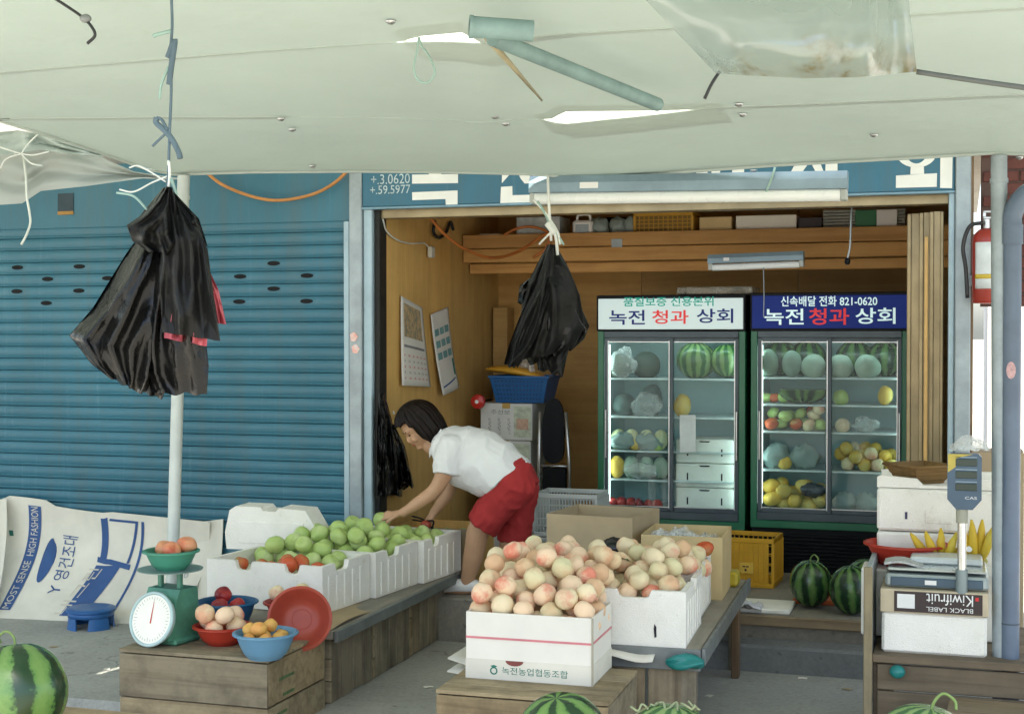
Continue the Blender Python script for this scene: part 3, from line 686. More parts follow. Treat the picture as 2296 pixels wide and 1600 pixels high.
# ------------------------------------------------------------------ containers
def foam_box(name, label, loc, rz, w, d, h, t=.028, notch=(), group=None, lid=False, liner=None, marks=True):
    b = thing(name, label, 'foam box', loc, rz, group); mb = MB()
    def top(L, ns):            # profile of a wall with rounded cut-outs in the rim
        pts = [(-L / 2, 0), (L / 2, 0), (L / 2, h)]
        for c, wd, dp in sorted(ns, reverse=True): pts += [(c + wd / 2, h), (c + wd / 2 - .012, h - dp * .8), (c + wd / 2 - .03, h - dp), (c - wd / 2 + .03, h - dp), (c - wd / 2 + .012, h - dp * .8), (c - wd / 2, h)]
        return pts + [(-L / 2, h)]
    nf = [n_ for n_ in notch if n_[0] == 'f']; ns = [n_ for n_ in notch if n_[0] == 's']
    mb.prism(top(w, [n_[1:] for n_ in nf]), t, Matrix.Translation((0, -d / 2 + t, 0)) @ Matrix.Rotation(R(90), 4, 'X'))
    mb.prism(top(w, []), t, Matrix.Translation((0, d / 2, 0)) @ Matrix.Rotation(R(90), 4, 'X'))
    for sx in (-1, 1):
        mb.prism(top(d - 2 * t, [n_[1:] for n_ in ns] if sx > 0 else []), t, Matrix.Translation((sx * (w / 2) - (t if sx > 0 else 0), 0, 0)) @ Matrix.Rotation(R(90), 4, 'Z') @ Matrix.Rotation(R(90), 4, 'X'))
    mb.box(-w / 2 + t, w / 2 - t, -d / 2 + t, d / 2 - t, 0.002, t)
    mb.build('body', FOAM, b)
    for sx in (-1, 1):                     # moulded ribs along the sides
        k = -d / 2 + .07
        while k < d / 2 - .05:
            q = MB(); q.box(sx * w / 2 - .004, sx * w / 2 + .005, k - .014, k + .014, .012, h * .78, .004); q.build('rib', FOAM, b); k += .085
    if liner:
        q = MB(); q.box(-w / 2 + t, w / 2 - t, -d / 2 + t, d / 2 - t, liner - .006, liner); q.build('packing_sheet', CARDW, b)
    return b
def crate(name, label, loc, rz, w, d, h, rows, m=CRATEW, group=None, vertical_side=0, lid=True, mv=CRATEWV):
    c = thing(name, label, 'crate', loc, rz, group); gp = .006; hh = (h - (.018 if lid else 0)) / rows
    for s_ in (-1, 1):
        for r_ in range(rows):
            q = MB(); j = random.uniform(-.003, .003)
            q.box(-w / 2, w / 2, s_ * (d / 2) - (.016 if s_ > 0 else 0) + j, s_ * (d / 2) + (.016 if s_ < 0 else 0) + j, r_ * hh + gp / 2, (r_ + 1) * hh - gp / 2, .003); q.build('plank', m, c)
        if vertical_side and s_ > 0:
            n_ = vertical_side; step = (d - .036) / n_
            for k in range(n_):
                q = MB(); j = random.uniform(-.004, .004); q.box(w / 2 - .017 + j, w / 2 + j, -d / 2 + .018 + k * step + .004, -d / 2 + .018 + (k + 1) * step - .004, random.uniform(0, .01), h - .02 - random.uniform(0, .012), .003); q.build('plank', mv, c)
            for z in (.03, h - .07):
                q = MB(); q.box(w / 2 - .036, w / 2 - .02, -d / 2 + .018, d / 2 - .018, z, z + .045); q.build('batten', BENCHW, c)
        else:
            for r_ in range(rows):
                q = MB(); q.box(s_ * w / 2 - (.018 if s_ > 0 else 0), s_ * w / 2 + (.018 if s_ < 0 else 0), -d / 2 + .018, d / 2 - .018, r_ * hh + gp / 2, (r_ + 1) * hh - gp / 2 - .004, .003); q.build('end_board', CRATEWV if 0 else m, c)
    if lid:
        n_ = max(2, int(d / .11)); step = d / n_
        for k in range(n_):
            q = MB(); q.box(-w / 2 - .004, w / 2 + .004, -d / 2 + k * step + .003, -d / 2 + (k + 1) * step - .003, h - .016, h + random.uniform(-.001, .002), .002); q.build('top_board', m, c)
    return c
TZ = .40
# left front crate with the scale and bowls
LF = crate('fruit_crate', 'weathered wooden crate in front carrying the scale and bowls', (-3.465, -2.255, -.06), 0, .79, .63, .44, 2)
for k, (bx, by, ln) in enumerate(((.02, .28, .16), (.06, .2, .12), (.0, .12, .10), (.05, .05, .14))):
    q = MB(); q.box(.397, .3985, -.22 + bx, -.22 + bx + ln, by - .006 + .04, by + .008 + .04); q.build('stencil_mark', plain('faded green stencil', (.10, .17, .07), .9, var=.4, scale=30), LF)
# the long left table: crates standing side by side under a board
for k in range(3):
    crate('fruit_crate', ('grey wooden crate with upright planks, nearest under the green apple row', 'grey wooden crate with upright planks, middle one under the green apple row', 'grey wooden crate with upright planks, farthest under the green apple row')[k],
          (-3.46, -1.60 + k * .56, 0), 0, .78, .55, .345, 3, CRATEW, 'crates under the left table', 4 + (k == 1), False)
tb = thing('table_board', 'long grey board laid on crates under the green apple boxes', 'board', (-3.44, -1.03, .347))
for k in range(4):
    q = MB(); q.box(-.41 + k * .208, -.41 + k * .208 + .203, -.92, .93, 0, .045, .004); q.build('plank', BOARDY, tb)
q = MB(); q.box(.423, .445, -.92, .93, -.012, .046, .003); q.build('edge_strip', plain('grey blue edge strip', (.15, .17, .165), .7, var=.3), tb)
q = MB(); q.grid(lambda u, v: Vector((-3.30 + .26 * u, -1.93 + .7 * v, .3935 + .004 + .012 * math.sin(v * 5) * u)), 6, 10, .003); centre(q, 'cardboard_strip', CARDB, 'brown cardboard strip lying along the left table edge', 'cardboard', smooth=True)
# green apple boxes
GA = 'green apples heaped in the foam boxes on the left'
rzb = R(-6.0)
def row_pos(k): return Vector(((-3.585, -3.46, -3.35)[k], -1.31 + k * .52, TZ - .004))
bx = []
for k in range(3):
    lab = ('white foam box nearest in the left row, holding ripe tomatoes', 'white foam box in the middle of the left row under green apples', 'white foam box at the far end of the left row')[k]
    p_ = row_pos(k); w_ = (.74, .66, .62)[k]
    nt_ = [('f', -.13, .11, .05), ('f', .18, .10, .05)] if k == 0 else []
    nt_ += [('s', -.05, .15, .045)] if k < 2 else [('s', -.1, .1, .05)]
    bx.append((p_, w_, foam_box('foam_box', lab, p_, rzb, w_, .51, .255, notch=nt_, group='foam boxes of the left row', liner=.17)))
    for _n in range(14 if k else 0): pass
def in_row(k, lx, ly):
    p_ = bx[k][0]; return Vector((p_.x + lx * math.cos(rzb) - ly * math.sin(rzb), p_.y + lx * math.sin(rzb) + ly * math.cos(rzb), 0))
fx = []
for k, n_, dm in ((1, 42, .52), (2, 30, .46), (0, 18, .42)):
    w_ = bx[k][1]; reg = (-w_ / 2 + .03, w_ / 2 - .03, -.235 if k else .0, .235)
    for (a, b, c, r_) in pack(n_, .055, reg, TZ + .165, lambda x, y: TZ + (.37 if k == 1 else .30 if k == 2 else .33) - .35 * abs(x) ** 1.5):
        q_ = in_row(k, a, b); fruit('green_apple', .055, 'apple', APPLEG, (q_.x, q_.y, c), 'shiny green apple heaped in the ' + ('nearest', 'middle', 'farthest')[k] + ' foam box of the left row, ' + ('shutter' if a < 0 else 'aisle') + ' side', 'apple', GA)
for (x, y, r_, m_) in ((-.22, -.15, .05, TOMATO), (-.10, -.11, .046, TOMATO), (-.02, -.14, .048, TOMATO), (.1, -.15, .055, TOMATO), (.14, -.10, .05, TOMATO), (.12, -.19, .05, TOMATO), (-.27, -.08, .045, TOMATO), (.22, -.06, .045, TOMATO), (0, -.04, .05, TOMATO)):
    q_ = in_row(0, x, y); fruit('tomato', r_, 'tomato', m_, (q_.x, q_.y, TZ + .17 + r_ * .75 + (.03 if abs(x - .12) < .03 else 0)), 'ripe red tomato in the front foam box of the left row', 'tomato', 'tomatoes in the front left foam box')
lidp = atY(618, 1230, -.75)
ld = thing('foam_box', 'white foam box tipped up behind the tomatoes against the shutter', 'foam box', (lidp.x, -.72, TZ + .19), R(4)); q = MB()
q.prism([(-.30, 0), (.26, 0), (.30, .10), (.21, .245), (.04, .255), (.02, .235), (-.06, .235), (-.08, .258), (-.24, .26), (-.28, .235), (-.31, .10)], .2, Matrix.Translation((0, .12, 0)) @ Matrix.Rotation(R(90), 4, 'X')); q.build('body', FOAM, ld)
q = MB(); q.box(-.22, .2, -.088, -.08, .04, .17, .01); q.build('recess_panel', FOAM, ld)

# ------------------------------------------------------------------ bowls
def bowl(name, label, loc, r, h, m, tilt=None, base=.55, group=None, rim=.012):
    b = thing(name, label, 'bowl', loc, 0, group)
    if tilt: b.rotation_euler = tilt
    pr = [(0, .004), (r * base * .8, .004), (r * base, 0), (r * base * 1.04, .006)]
    for i in range(1, 9): t = i / 8; pr.append((lerp(r * base * 1.04, r * .97, t ** .62), lerp(.006, h, t)))
    pr += [(r, h + .001), (r + rim, h - .002), (r + rim, h + .005), (r, h + .009), (r * .955, h + .003)]
    for i in range(7, -1, -1): t = i / 8; pr.append((lerp(r * base * 1.0, r * .945, t ** .62), lerp(.011, h, t)))
    pr += [(r * base * .8, .010), (0, .010)]
    q = MB(); q.lathe(pr, 40); q.build('shell', m, b, smooth=True, ang=45)
    q = MB(); q.lathe([(r * base * .62, .0125), (r * base * .66, .0145), (r * base * .7, .0125)], 32); q.build('base_ring', m, b, smooth=True)
    return b
def plastic(name, c, tr=.3, rough=.35):
    m, n, b = mk(name); v = coords(n); col = ramp(n, nz(n, v, 7, 4), [(.3, tuple(x * .88 for x in c)), (.7, c)]); n.links.new(col, b.inputs['Base Color']); b.inputs['Roughness'].default_value = rough
    t = N(n, 'ShaderNodeBsdfTranslucent'); n.links.new(col, t.inputs[0]); mx = N(n, 'ShaderNodeMixShader'); mx.inputs[0].default_value = tr
    n.links.new(b.outputs[0], mx.inputs[1]); n.links.new(t.outputs[0], mx.inputs[2]); n.links.new(mx.outputs[0], n.nodes['Material Output'].inputs[0]); return m
PBLUE = plastic('blue bowl plastic', (.03, .16, .34)); PRED = plastic('red bowl plastic', (.55, .055, .03)); PSKY = plastic('sky blue bowl plastic', (.20, .42, .60)); PGREEN = plastic('green bowl plastic', (.10, .40, .27)); PSAL = plastic('salmon bowl plastic', (.62, .13, .08), .45)
CT = .382
def bowl_at(cx, yb, z=CT): return atZ(cx, yb, z)
p_ = atZ(582, 1480, CT); BSK = bowl('bowl', 'sky blue plastic bowl of apricots at the crate corner', (p_.x, p_.y + .06, CT), .142, .115, PSKY)
skyc = (p_.x, p_.y + .06)
p_ = atZ(474, 1452, CT); bowl('bowl', 'red plastic bowl of peaches in front of the blue bowl', (p_.x, p_.y + .11, CT), .135, .085, PRED); redc = (p_.x, p_.y + .11)
p_ = atZ(502, 1404, CT + .02); bowl('bowl', 'deep blue plastic bowl with two plums behind the scale', (p_.x, p_.y + .03, CT), (.15), .14, PBLUE); bluc = (p_.x, p_.y + .03)
p_ = atZ(640, 1402, CT + .02); bowl('bowl', 'red bowl of pale peaches half hidden by the leaning basin', (p_.x - .02, p_.y + .12, TZ), .14, .10, PRED); r2c = (p_.x - .02, p_.y + .12)
pl = atY(652, 1400, -2.16); lb = bowl('bowl', 'empty salmon plastic basin standing on edge behind the sky blue bowl', (pl.x + .02, -2.08, pl.z + .012), .148, .09, PSAL, base=.5)
lb.rotation_euler = (R(76), 0, R(20)); 
def fill(cx, cy, z0_, R_, n_, r, kind, m, label, cat, group, nm, dome=.1):
    for (a, b, c, d) in pack(n_, r, (cx - R_, cx + R_, cy - R_, cy + R_), z0_, lambda x, y: z0_ + dome if (x - cx) ** 2 + (y - cy) ** 2 < (R_ - r * .6) ** 2 else -9, 80):
        fruit(nm, r, kind, m, (a, b, c), label, cat, group)
fill(*skyc, CT + .06, .115, 9, .036, 'peach', APRICOT, 'small orange apricot in the sky blue bowl', 'apricot', 'apricots in the sky blue bowl', 'apricot', .13)
fill(*redc, CT + .045, .13, 9, .047, 'peach', PEACH, 'blushed peach in the red bowl beside the scale', 'peach', 'peaches in the red bowl', 'peach', .13)
fill(*bluc, CT + .075, .10, 3, .046, 'apple', PLUM, 'red plum in the deep blue bowl', 'plum', 'plums in the deep blue bowl', 'plum', .12)
fill(*r2c, TZ + .06, .12, 6, .046, 'peach', PEACHP, 'pale peach in the half hidden red bowl', 'peach', 'peaches in the half hidden red bowl', 'peach', .12)
# ------------------------------------------------------------------ dial scale
SGREEN = plain('scale green enamel', (.075, .24, .16), .45, var=.3, scale=14)
sp_ = atZ(372, 1452, CT); sx_, sy_ = sp_.x - .065, sp_.y + .15
DS = thing('dial_scale', 'green kitchen dial scale with big white face on the front crate', 'scale', (sx_, sy_, CT), R(-10))
q = MB(); q.box(-.11, .11, -.09, .10, 0, .03, .01); q.build('base', SGREEN, DS)
q = MB(); q.prism([(-.12, 0), (.10, 0), (.085, .235), (-.045, .235), (-.11, .10)], .2, Matrix.Translation((-.10, 0, .03)) @ Matrix.Rotation(R(90), 4, 'Z') @ Matrix.Rotation(R(90), 4, 'X')); q.build('housing', SGREEN, DS)
dM = Matrix.Translation((0, -.125, .128)) @ Matrix.Rotation(R(74), 4, 'X')
q = MB(); q.lathe([(0, -.03), (.10, -.03), (.122, -.02), (.13, .0), (.134, .012), (.130, .019), (.122, .019), (.118, .012), (0, .012)], 44, dM); q.build('dial_case', plain('pale dial case', (.45, .60, .58), .35), DS, smooth=True, ang=40)
q = MB(); q.lathe([(0, .0135), (.117, .0135)], 40, dM); q.build('dial_face', plain('dial paper', (.86, .84, .74), .7, var=.05), DS)
q = MB()
for k in range(40):
    a = 2 * math.pi * k / 40; r0 = .096 if k % 5 else .088
    q.add([dM @ Vector((rr * math.cos(a) + e * math.sin(a), rr * math.sin(a) - e * math.cos(a), .0142)) for rr, e in ((r0, -.0009), (.108, -.0009), (.108, .0009), (r0, .0009))], [(0, 1, 2, 3)])
o = q.build('dial_ticks', INKGREY, DS); o['kind'] = 'stuff'
q = MB(); q.add([dM @ Vector(p) for p in ((-.004, -.02, .0155), (.004, -.02, .0155), (.0012, .085, .0155), (-.0012, .085, .0155))], [(0, 1, 2, 3)]); q.build('needle', INKRED, DS)
for sx in (-.06, .06):
    q = MB(); q.box(sx - .012, sx + .012, -.012, .012, .263, .345, .003); q.build('post', SGREEN, DS)
q = MB(); q.lathe([(0, .345), (.12, .345), (.158, .352), (.16, .357), (.12, .353), (0, .353)], 36); q.build('pan', plain('weighing pan', (.30, .40, .36), .4, .3), DS, smooth=True, ang=40)
GB = bowl('bowl', 'green plastic bowl of pink tomatoes on top of the dial scale', (sx_ + .005, sy_, CT + .354), .128, .088, PGREEN)
fill(sx_ + .005, sy_, CT + .354 + .045, .115, 6, .05, 'tomato', TOMPINK, 'pink tomato in the green bowl on the dial scale', 'tomato', 'tomatoes on the dial scale', 'tomato', .115)
# ------------------------------------------------------------------ blue stool, cardboard sheets on the pavement
BST = plain('blue stool plastic', (.025, .12, .33), .4)
sp2 = atZ(184, 1412, 0)
ST = thing('low_stool', 'low blue plastic stool on the pavement before the cardboard', 'stool', (sp2.x, sp2.y + .1, 0), R(10))
q = MB(); q.lathe([(0, .128), (.10, .13), (.145, .13), (.158, .122), (.158, .112), (.145, .108), (0, .108)], 32); q.build('seat', BST, ST, smooth=True, ang=40)
for k in range(4):
    q = MB(); a0 = R(45 + 90 * k)
    def fn(u, v, a0=a0):
        wd = R(lerp(30, 24, v)); a = a0 + (u - .5) * 2 * wd; rr = lerp(.138, .15, 1 - v); return Vector((rr * math.cos(a), rr * math.sin(a), .11 * v))
    q.grid(fn, 8, 4, .012); q.build('leg', BST, ST, smooth=True, ang=50)
q = MB(); q.lathe([(.134, .075), (.146, .075), (.142, .112), (.13, .112)], 32, close=False); q.build('skirt', BST, ST, smooth=True)
def cardsheet(name, label, bl, br, tl, tr, bow, m, seed, top=None, nb=14):
    """bl/br bottom corners on the ground, tl/tr top corners near the shutter"""
    bl, br, tl, tr = map(Vector, (bl, br, tl, tr))
    def fn(u, v):
        p_ = bl.lerp(br, u).lerp(tl.lerp(tr, u), v); s_ = math.sin(math.pi * v)
        p_.y += bow * s_ + .008 * noise.noise((u * 3, v * 2, seed)); p_.z += (top(u) * v if top else 0)
        return p_
    t = thing(name, label, 'cardboard', tuple(bl.lerp(br, .5)))
    MB().grid(fn, 24, nb, .006).build('sheet', m, t, smooth=True, ang=50, world=True)
    return t, (lambda u, v, dy=-.005: fn(u, v) + Vector((0, dy, -dy * .2)))
g1 = lambda x, y: atZ(x, y, 0.0)
b0, b1 = g1(-60, 1382), g1(388, 1402); t0, t1 = atY(-40, 1118, -.10), atY(470, 1160, -.10)
cs, cf = cardsheet('cardboard_sheet', 'large bowed white cardboard sheet with blue print leaning on the shutter', b0, b1, t0, t1, .16, CARD, 2, lambda u: .012 * math.sin(u * 9) * (u < .55) + (.03 if .12 < u < .30 else 0) - .03 * u)
c2, _ = cardsheet('cardboard_sheet', 'torn plain cardboard piece behind the printed sheet, right end', g1(400, 1390), g1(470, 1395), atY(440, 1170, -.06), atY(500, 1163, -.06), .05, CARDB if 0 else CARD, 5)
c3, _ = cardsheet('cardboard_sheet', 'narrow cardboard flap standing at the left end before the printed sheet', g1(-90, 1388), g1(-16, 1388), atY(-60, 1122, -.2), atY(14, 1118, -.14), .05, CARD, 8)
def cprint(body, u0, v0, u1, v1, wd, m=INKBLUE):          # text running up the sheet from (u0,v0) to (u1,v1), wd wide across
    text(body, lambda a, b: cf(lerp(u0, u1, a) - b * wd, lerp(v0, v1, a)), m, cs, 'print')
def band(u0, v0, u1, v1, wd, n_=16, name='print_band', m=INKBLUE, dy=-.004):
    q = MB(); q.grid(lambda a, b: cf(lerp(u0, u1, a) - b * wd, lerp(v0, v1, a), dy), n_, 2); return q.build(name, m, cs, world=True)
PALEINK = plain('bare card lettering', (.60, .56, .46), .85)
band(.172, .06, .262, .93, .058); cprint('MOST SENSE  HIGH FASHION', .160, .07, .247, .92, .033, PALEINK)
cprint('Y 영건조대', .375, .20, .415, .72, .07)
q = MB(); n_ = 24
q.add([cf(.275 + .03 * math.cos(2 * math.pi * k / n_) + .02 * math.sin(2 * math.pi * k / n_), .46 + .19 * math.sin(2 * math.pi * k / n_)) for k in range(n_)], [tuple(range(n_))]); q.build('print', INKBLUE, cs, world=True)
LS_ = -.095
band(.775 + LS_, .03, .815 + LS_, .93, .012); band(.75 + LS_, .50, .79 + LS_, .93, .012); band(.64 + LS_, .50, .655 + LS_, .94, .03)
q = MB(); q.grid(lambda a, b: cf(lerp(.60, .76, b) + LS_, lerp(.52, .46, b) + a * .05 - .02, -.0045), 3, 8); q.build('print', INKBLUE, cs, world=True)
band(.66 + LS_, .905, .665 + LS_, .93, -.12)
q = MB(); q.grid(lambda a, b: cf(lerp(.52, .62, b) + a * .115 + LS_ - .02 * b, lerp(.04, .47, b), -.0042), 3, 12); q.build('print_band', INKBLUE, cs, world=True)
text('내그린', lambda a, b: cf(lerp(.545, .635, a) - b * .062 + LS_, lerp(.05, .44, a), -.0052), PALEINK, cs, 'print')
cprint('영건조대', .94, .40, .95, .66, .05, plain('faint grey print', (.33, .36, .38), .85))
q = MB(); q.add([cf(.085 + a, .66 + b) for a, b in ((0, 0), (.02, 0), (.02, .05), (0, .05))], [(0, 1, 2, 3)]); q.build('print', INKGREEN, cs, world=True)
# ------------------------------------------------------------------ peach table
PT = thing('peach_table', 'rough board table under the white peach boxes', 'table', (-1.63, -1.33, 0), R(2))
for k in range(5):
    q = MB(); q.box(-.50 + k * .2, -.50 + k * .2 + .196, -.94, .92, .455, .495, .004); q.build('plank', BOARDY, PT)
q = MB(); q.box(.502, .52, -.95, .93, .425, .50, .003); q.build('edge_strip', GREYSTEEL, PT)
q = MB(); q.box(-.5, .5, -.965, -.945, .40, .497, .004); q.build('front_rail', GREYSTEEL, PT)
for (x, y, w_) in ((.44, -.90, .07), (.44, .82, .06), (-.44, -.90, .06), (-.44, .82, .06)):
    q = MB(); q.box(x - w_ / 2, x + w_ / 2, y - .03, y + .03, 0, .454, .004); q.build('leg', CRATEWV, PT)
q = MB(); q.box(.45, .49, .60, .68, 0, .455, .004); q.build('leg', wood('brown leg', (.20, .13, .075), (.11, .07, .04), 2), PT)
for k in range(5):
    q = MB(); q.box(-.40 + k * .165, -.40 + k * .165 + .15, -.935, -.915, .02, .40, .003); q.build('front_board', CRATEWV, PT)
q = MB(); q.grid(lambda u, v: Vector((lerp(-1.75, -1.30, u), -2.34 + .25 * v, .498 + .004 - .05 * (1 - v) ** 2 - .012 * math.sin(u * 9) * (1 - v))), 12, 6, .004); centre(q, 'cardboard_strip', CARD, 'crumpled cardboard flap under the right peach box front', 'cardboard', smooth=True)
pb = atY(1536, 1484, -2.32); TEALB = plastic('teal plastic', (.02, .24, .22), .15, .3)
q = MB()
def gl(u, v):
    a = 2 * math.pi * u; rr = (.03 + .012 * math.sin(3 * a + v * 6)) * math.sin(math.pi * (v * .93 + .04)) ** .5; return Vector((v * .17 - .085, rr * 1.2 * math.cos(a), rr * math.sin(a)))
q.grid(gl, 16, 12, 0, Matrix.Translation(pb)); centre(q, 'cloth_bundle', TEALB, 'small teal rag bundle at the peach table corner', 'rag', smooth=True, base=False)
PZ = .496
FC = crate('fruit_crate', 'pale weathered crate under the front peach carton', (-1.72, -2.68, -.06), R(1), .73, .58, .475, 2)
crate('fruit_crate', 'low wooden crate half hidden left of the peach carton', (-2.02, -2.18, 0), R(0), .32, .40, .30, 2)
for k in range(3):
    q = MB(); q.grid(lambda u, v: Vector((-2.24 + .36 * u, -2.42 + .4 * v + k * .01, .305 + k * .028 + .03 * (1 - u) ** 2 * (k - .3))), 8, 4, .006); centre(q, 'cardboard_sheet', CARD, ('bottom', 'middle', 'top')[k] + ' flattened cardboard sheet left of the peach carton', 'cardboard', smooth=True)
# front carton
CZ = .417
ct = thing('peach_carton', 'white fruit carton with red tape and green print heaped with peaches', 'carton', (-1.755, -2.555, CZ), R(1.0))
w_, d_, h_ = .555, .37, .285
for nm, a in (('front', (-w_ / 2, w_ / 2, -d_ / 2, -d_ / 2 + .007)), ('back', (-w_ / 2, w_ / 2, d_ / 2 - .007, d_ / 2)), ('side', (w_ / 2 - .007, w_ / 2, -d_ / 2 + .008, d_ / 2 - .008)), ('side', (-w_ / 2, -w_ / 2 + .007, -d_ / 2 + .008, d_ / 2 - .008))):
    q = MB(); q.box(a[0], a[1], a[2], a[3], 0, h_ - .08 * 0); q.build(nm + '_panel', CARDW, ct)
q = MB(); q.box(-w_ / 2 - .002, w_ / 2 + .002, -d_ / 2 - .003, -d_ / 2 - .0005, 0, .085); q.box(w_ / 2 + .0005, w_ / 2 + .003, -d_ / 2 - .002, d_ / 2, 0, .085); q.build('lower_sleeve', CARD, ct)
q = MB(); q.box(-w_ / 2 + .01, w_ / 2 - .01, -d_ / 2 + .01, d_ / 2 - .01, .17, .175); q.build('packing_sheet', CARDW, ct)
q = MB(); q.box(-w_ / 2 - .001, w_ / 2 + .001, -d_ / 2 - .0035, -d_ / 2 - .0005, .172, .181); q.box(w_ / 2 + .0005, w_ / 2 + .0035, -d_ / 2, d_ / 2, .172, .181); q.build('tape', plain('pink tape', (.62, .20, .22), .5), ct)
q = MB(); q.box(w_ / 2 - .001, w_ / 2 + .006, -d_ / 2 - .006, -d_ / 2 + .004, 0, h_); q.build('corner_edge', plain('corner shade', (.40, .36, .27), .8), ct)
text('녹전농업협동조합', lambda u, v: Vector((-.115 + u * .29, -d_ / 2 - .004, .026 + v * .032)), INKGREEN, ct, world=False)
q = MB(); q.lathe([(.011, 0), (.017, 0)], 18, Matrix.Translation((-.152, -d_ / 2 - .004, .038)) @ Matrix.Rotation(R(90), 4, 'X')); q.add([(-.168, -d_ / 2 - .0041, .058), (-.152, -d_ / 2 - .0041, .050), (-.136, -d_ / 2 - .0041, .058), (-.152, -d_ / 2 - .0041, .063)], [(0, 1, 2, 3)]); q.build('emblem', INKGREEN, ct)
q = MB(); n_ = 10; q.add([(-.06 + .04 * math.cos(math.pi * (1 + k / n_)), -d_ / 2 - .0042, .0845 + .022 * math.sin(math.pi * (1 + k / n_))) for k in range(n_ + 1)], [tuple(range(n_ + 1))]); q.build('print', plain('maroon print', (.22, .06, .05), .8), ct)
G1 = 'peaches heaped on the front carton'
cx, cy = -1.755, -2.555
def heap(x, y):
    if not (-2.035 < x < -1.475 if y < -2.36 else -2.10 < x < -1.50): return -9
    s_ = sm((y + 2.74) / .55) if y < -2.15 else sm((-1.60 - y) / .5); return .79 + .26 * s_ * (1 - min(1, abs(x + 1.80) / .42) ** 2)
pk = pack(70, .05, (-2.05, -1.47, -2.74, -2.36), CZ + .18, heap, 70); pk += pack(75, .05, (-2.10, -1.50, -2.60, -1.74), PZ + .165, heap, 110, fixed=pk)
for i, (a, b, c, r_) in enumerate(pk):
    fruit('peach', .05, 'peach', PEACH if (i * 7) % 10 < 7 else PEACHP, (a, b, c), ('blushed' if (i * 7) % 10 < 7 else 'pale') + ' peach ' + ('near the top' if c > .84 else 'low') + ' in the front heap, ' + ('left' if a < -1.89 else 'right' if a > -1.67 else 'middle') + ' part, ' + ('over the carton' if b < -2.36 else 'behind the carton'), 'peach', G1)
# foam boxes of peaches behind
G2 = 'peaches in the right foam box'
fb1 = foam_box('foam_box', 'white foam box with a pen stroke, heaped with pale peaches', (-1.415, -1.99, PZ), R(3), .47, .56, .25, notch=[('f', .0, .16, .035), ('s', .05, .1, .05)], liner=.16)
fb2 = foam_box('foam_box', 'white foam box mostly hidden behind the front peach carton', (-1.905, -2.03, PZ), R(2), .47, .54, .25, liner=.16)
fb3 = foam_box('foam_box', 'white foam box behind the pale peaches at the table right side', (-1.46, -1.415, PZ), R(3), .46, .54, .25, notch=[('s', -.05, .12, .05)], liner=.16)
q = MB(); q.prism([(-.005, 0), (.004, .005), (.003, .05), (-.006, .062), (-.009, .04)], .0012, Matrix.Translation((.10, -.281, .04)) @ Matrix.Rotation(R(90), 4, 'X')); q.build('pen_mark', INKBLACK, fb1)
pk2 = pack(85, .05, (-1.63, -1.20, -2.24, -1.25), PZ + .165, lambda x, y: PZ + .28 + .09 * sm((y + 2.24) / .4) * sm((-1.2 - y) / .4) - .2 * max(0, x + 1.33), 90, fixed=pk)
for i, (a, b, c, r_) in enumerate(pk2):
    fruit('peach', .05, 'peach', PEACHP if (i * 7) % 10 < 8 else PEACH, (a, b, c), ('pale creamy' if (i * 7) % 10 < 8 else 'blushed') + ' peach in the right peach boxes, ' + ('front' if b < -1.95 else 'back' if b > -1.6 else 'middle') + ' part, ' + ('left side' if a < -1.42 else 'right side'), 'peach', G2)
fruit('tomato', .052, 'tomato', TOMATO, (-1.25, -1.30, PZ + .30), 'single red tomato at the far right end of the peaches', 'tomato')
for (px, py, Y, rz) in ((1300, 1335, -2.40, .4), (1373, 1277, -1.95, .1)):
    lf = thing('loose_leaf', 'green leaf lying on the ' + ('front peach heap' if Y < -2.2 else 'pale peaches'), 'leaf', tuple(atY(px, py, Y) + Vector((0, 0, .03)))); leaf_part(lf, (0, 0, 0), .085, rz)
q = MB()
bp = atY(1378, 1226, -1.35)
def blk(u, v):
    a = 2 * math.pi * u; p_ = math.pi * v; d = 1 + .25 * noise.noise((math.cos(a) * 2, math.sin(a) * 2, p_ * 2)); return bp + Vector((.075 * math.sin(p_) * math.cos(a), .06 * math.sin(p_) * math.sin(a), -.05 * math.cos(p_))) * d
PBAG = None
q.grid(blk, 18, 10); centre(q, 'crumpled_bag', plain('black film', (.008, .009, .01), .2, var=.3), 'crumpled black plastic bag between the peach heaps', 'bag', smooth=True, base=False)
# open cartons at the back of the table
def open_box(name, label, loc, rz, w, d, h, mo, mi, flaps=True):
    b = thing(name, label, 'carton', loc, rz)
    for nm, (a0, a1, b0, b1) in (('front_panel', (-w / 2, w / 2, -d / 2, -d / 2 + .006)), ('back_panel', (-w / 2, w / 2, d / 2 - .006, d / 2)), ('side_panel', (-w / 2, -w / 2 + .006, -d / 2 + .007, d / 2 - .007)), ('side_panel', (w / 2 - .006, w / 2, -d / 2 + .007, d / 2 - .007))):
        q = MB(); q.box(a0, a1, b0, b1, 0, h); q.build(nm, mo, b)
    q = MB(); q.box(-w / 2 + .008, w / 2 - .008, -d / 2 + .008, d / 2 - .008, .002, .008); q.build('bottom_panel', mi, b)
    return b
ob1 = open_box('cardboard_box', 'open brown cardboard box behind the peach heap', (-1.92, -.72, PZ), R(-4), .50, .48, .40, CARDB, CARDB)
ob1.rotation_euler = (R(0), 0, R(-6))
ob2 = open_box('cardboard_box', 'open yellowish carton full of clear plastic bags', (-1.42, -.86, PZ), R(3), .43, .46, .33, CARDY, CARDY)
FILM = glossmix('clear film', (.75, .78, .76), 1.5, .35)
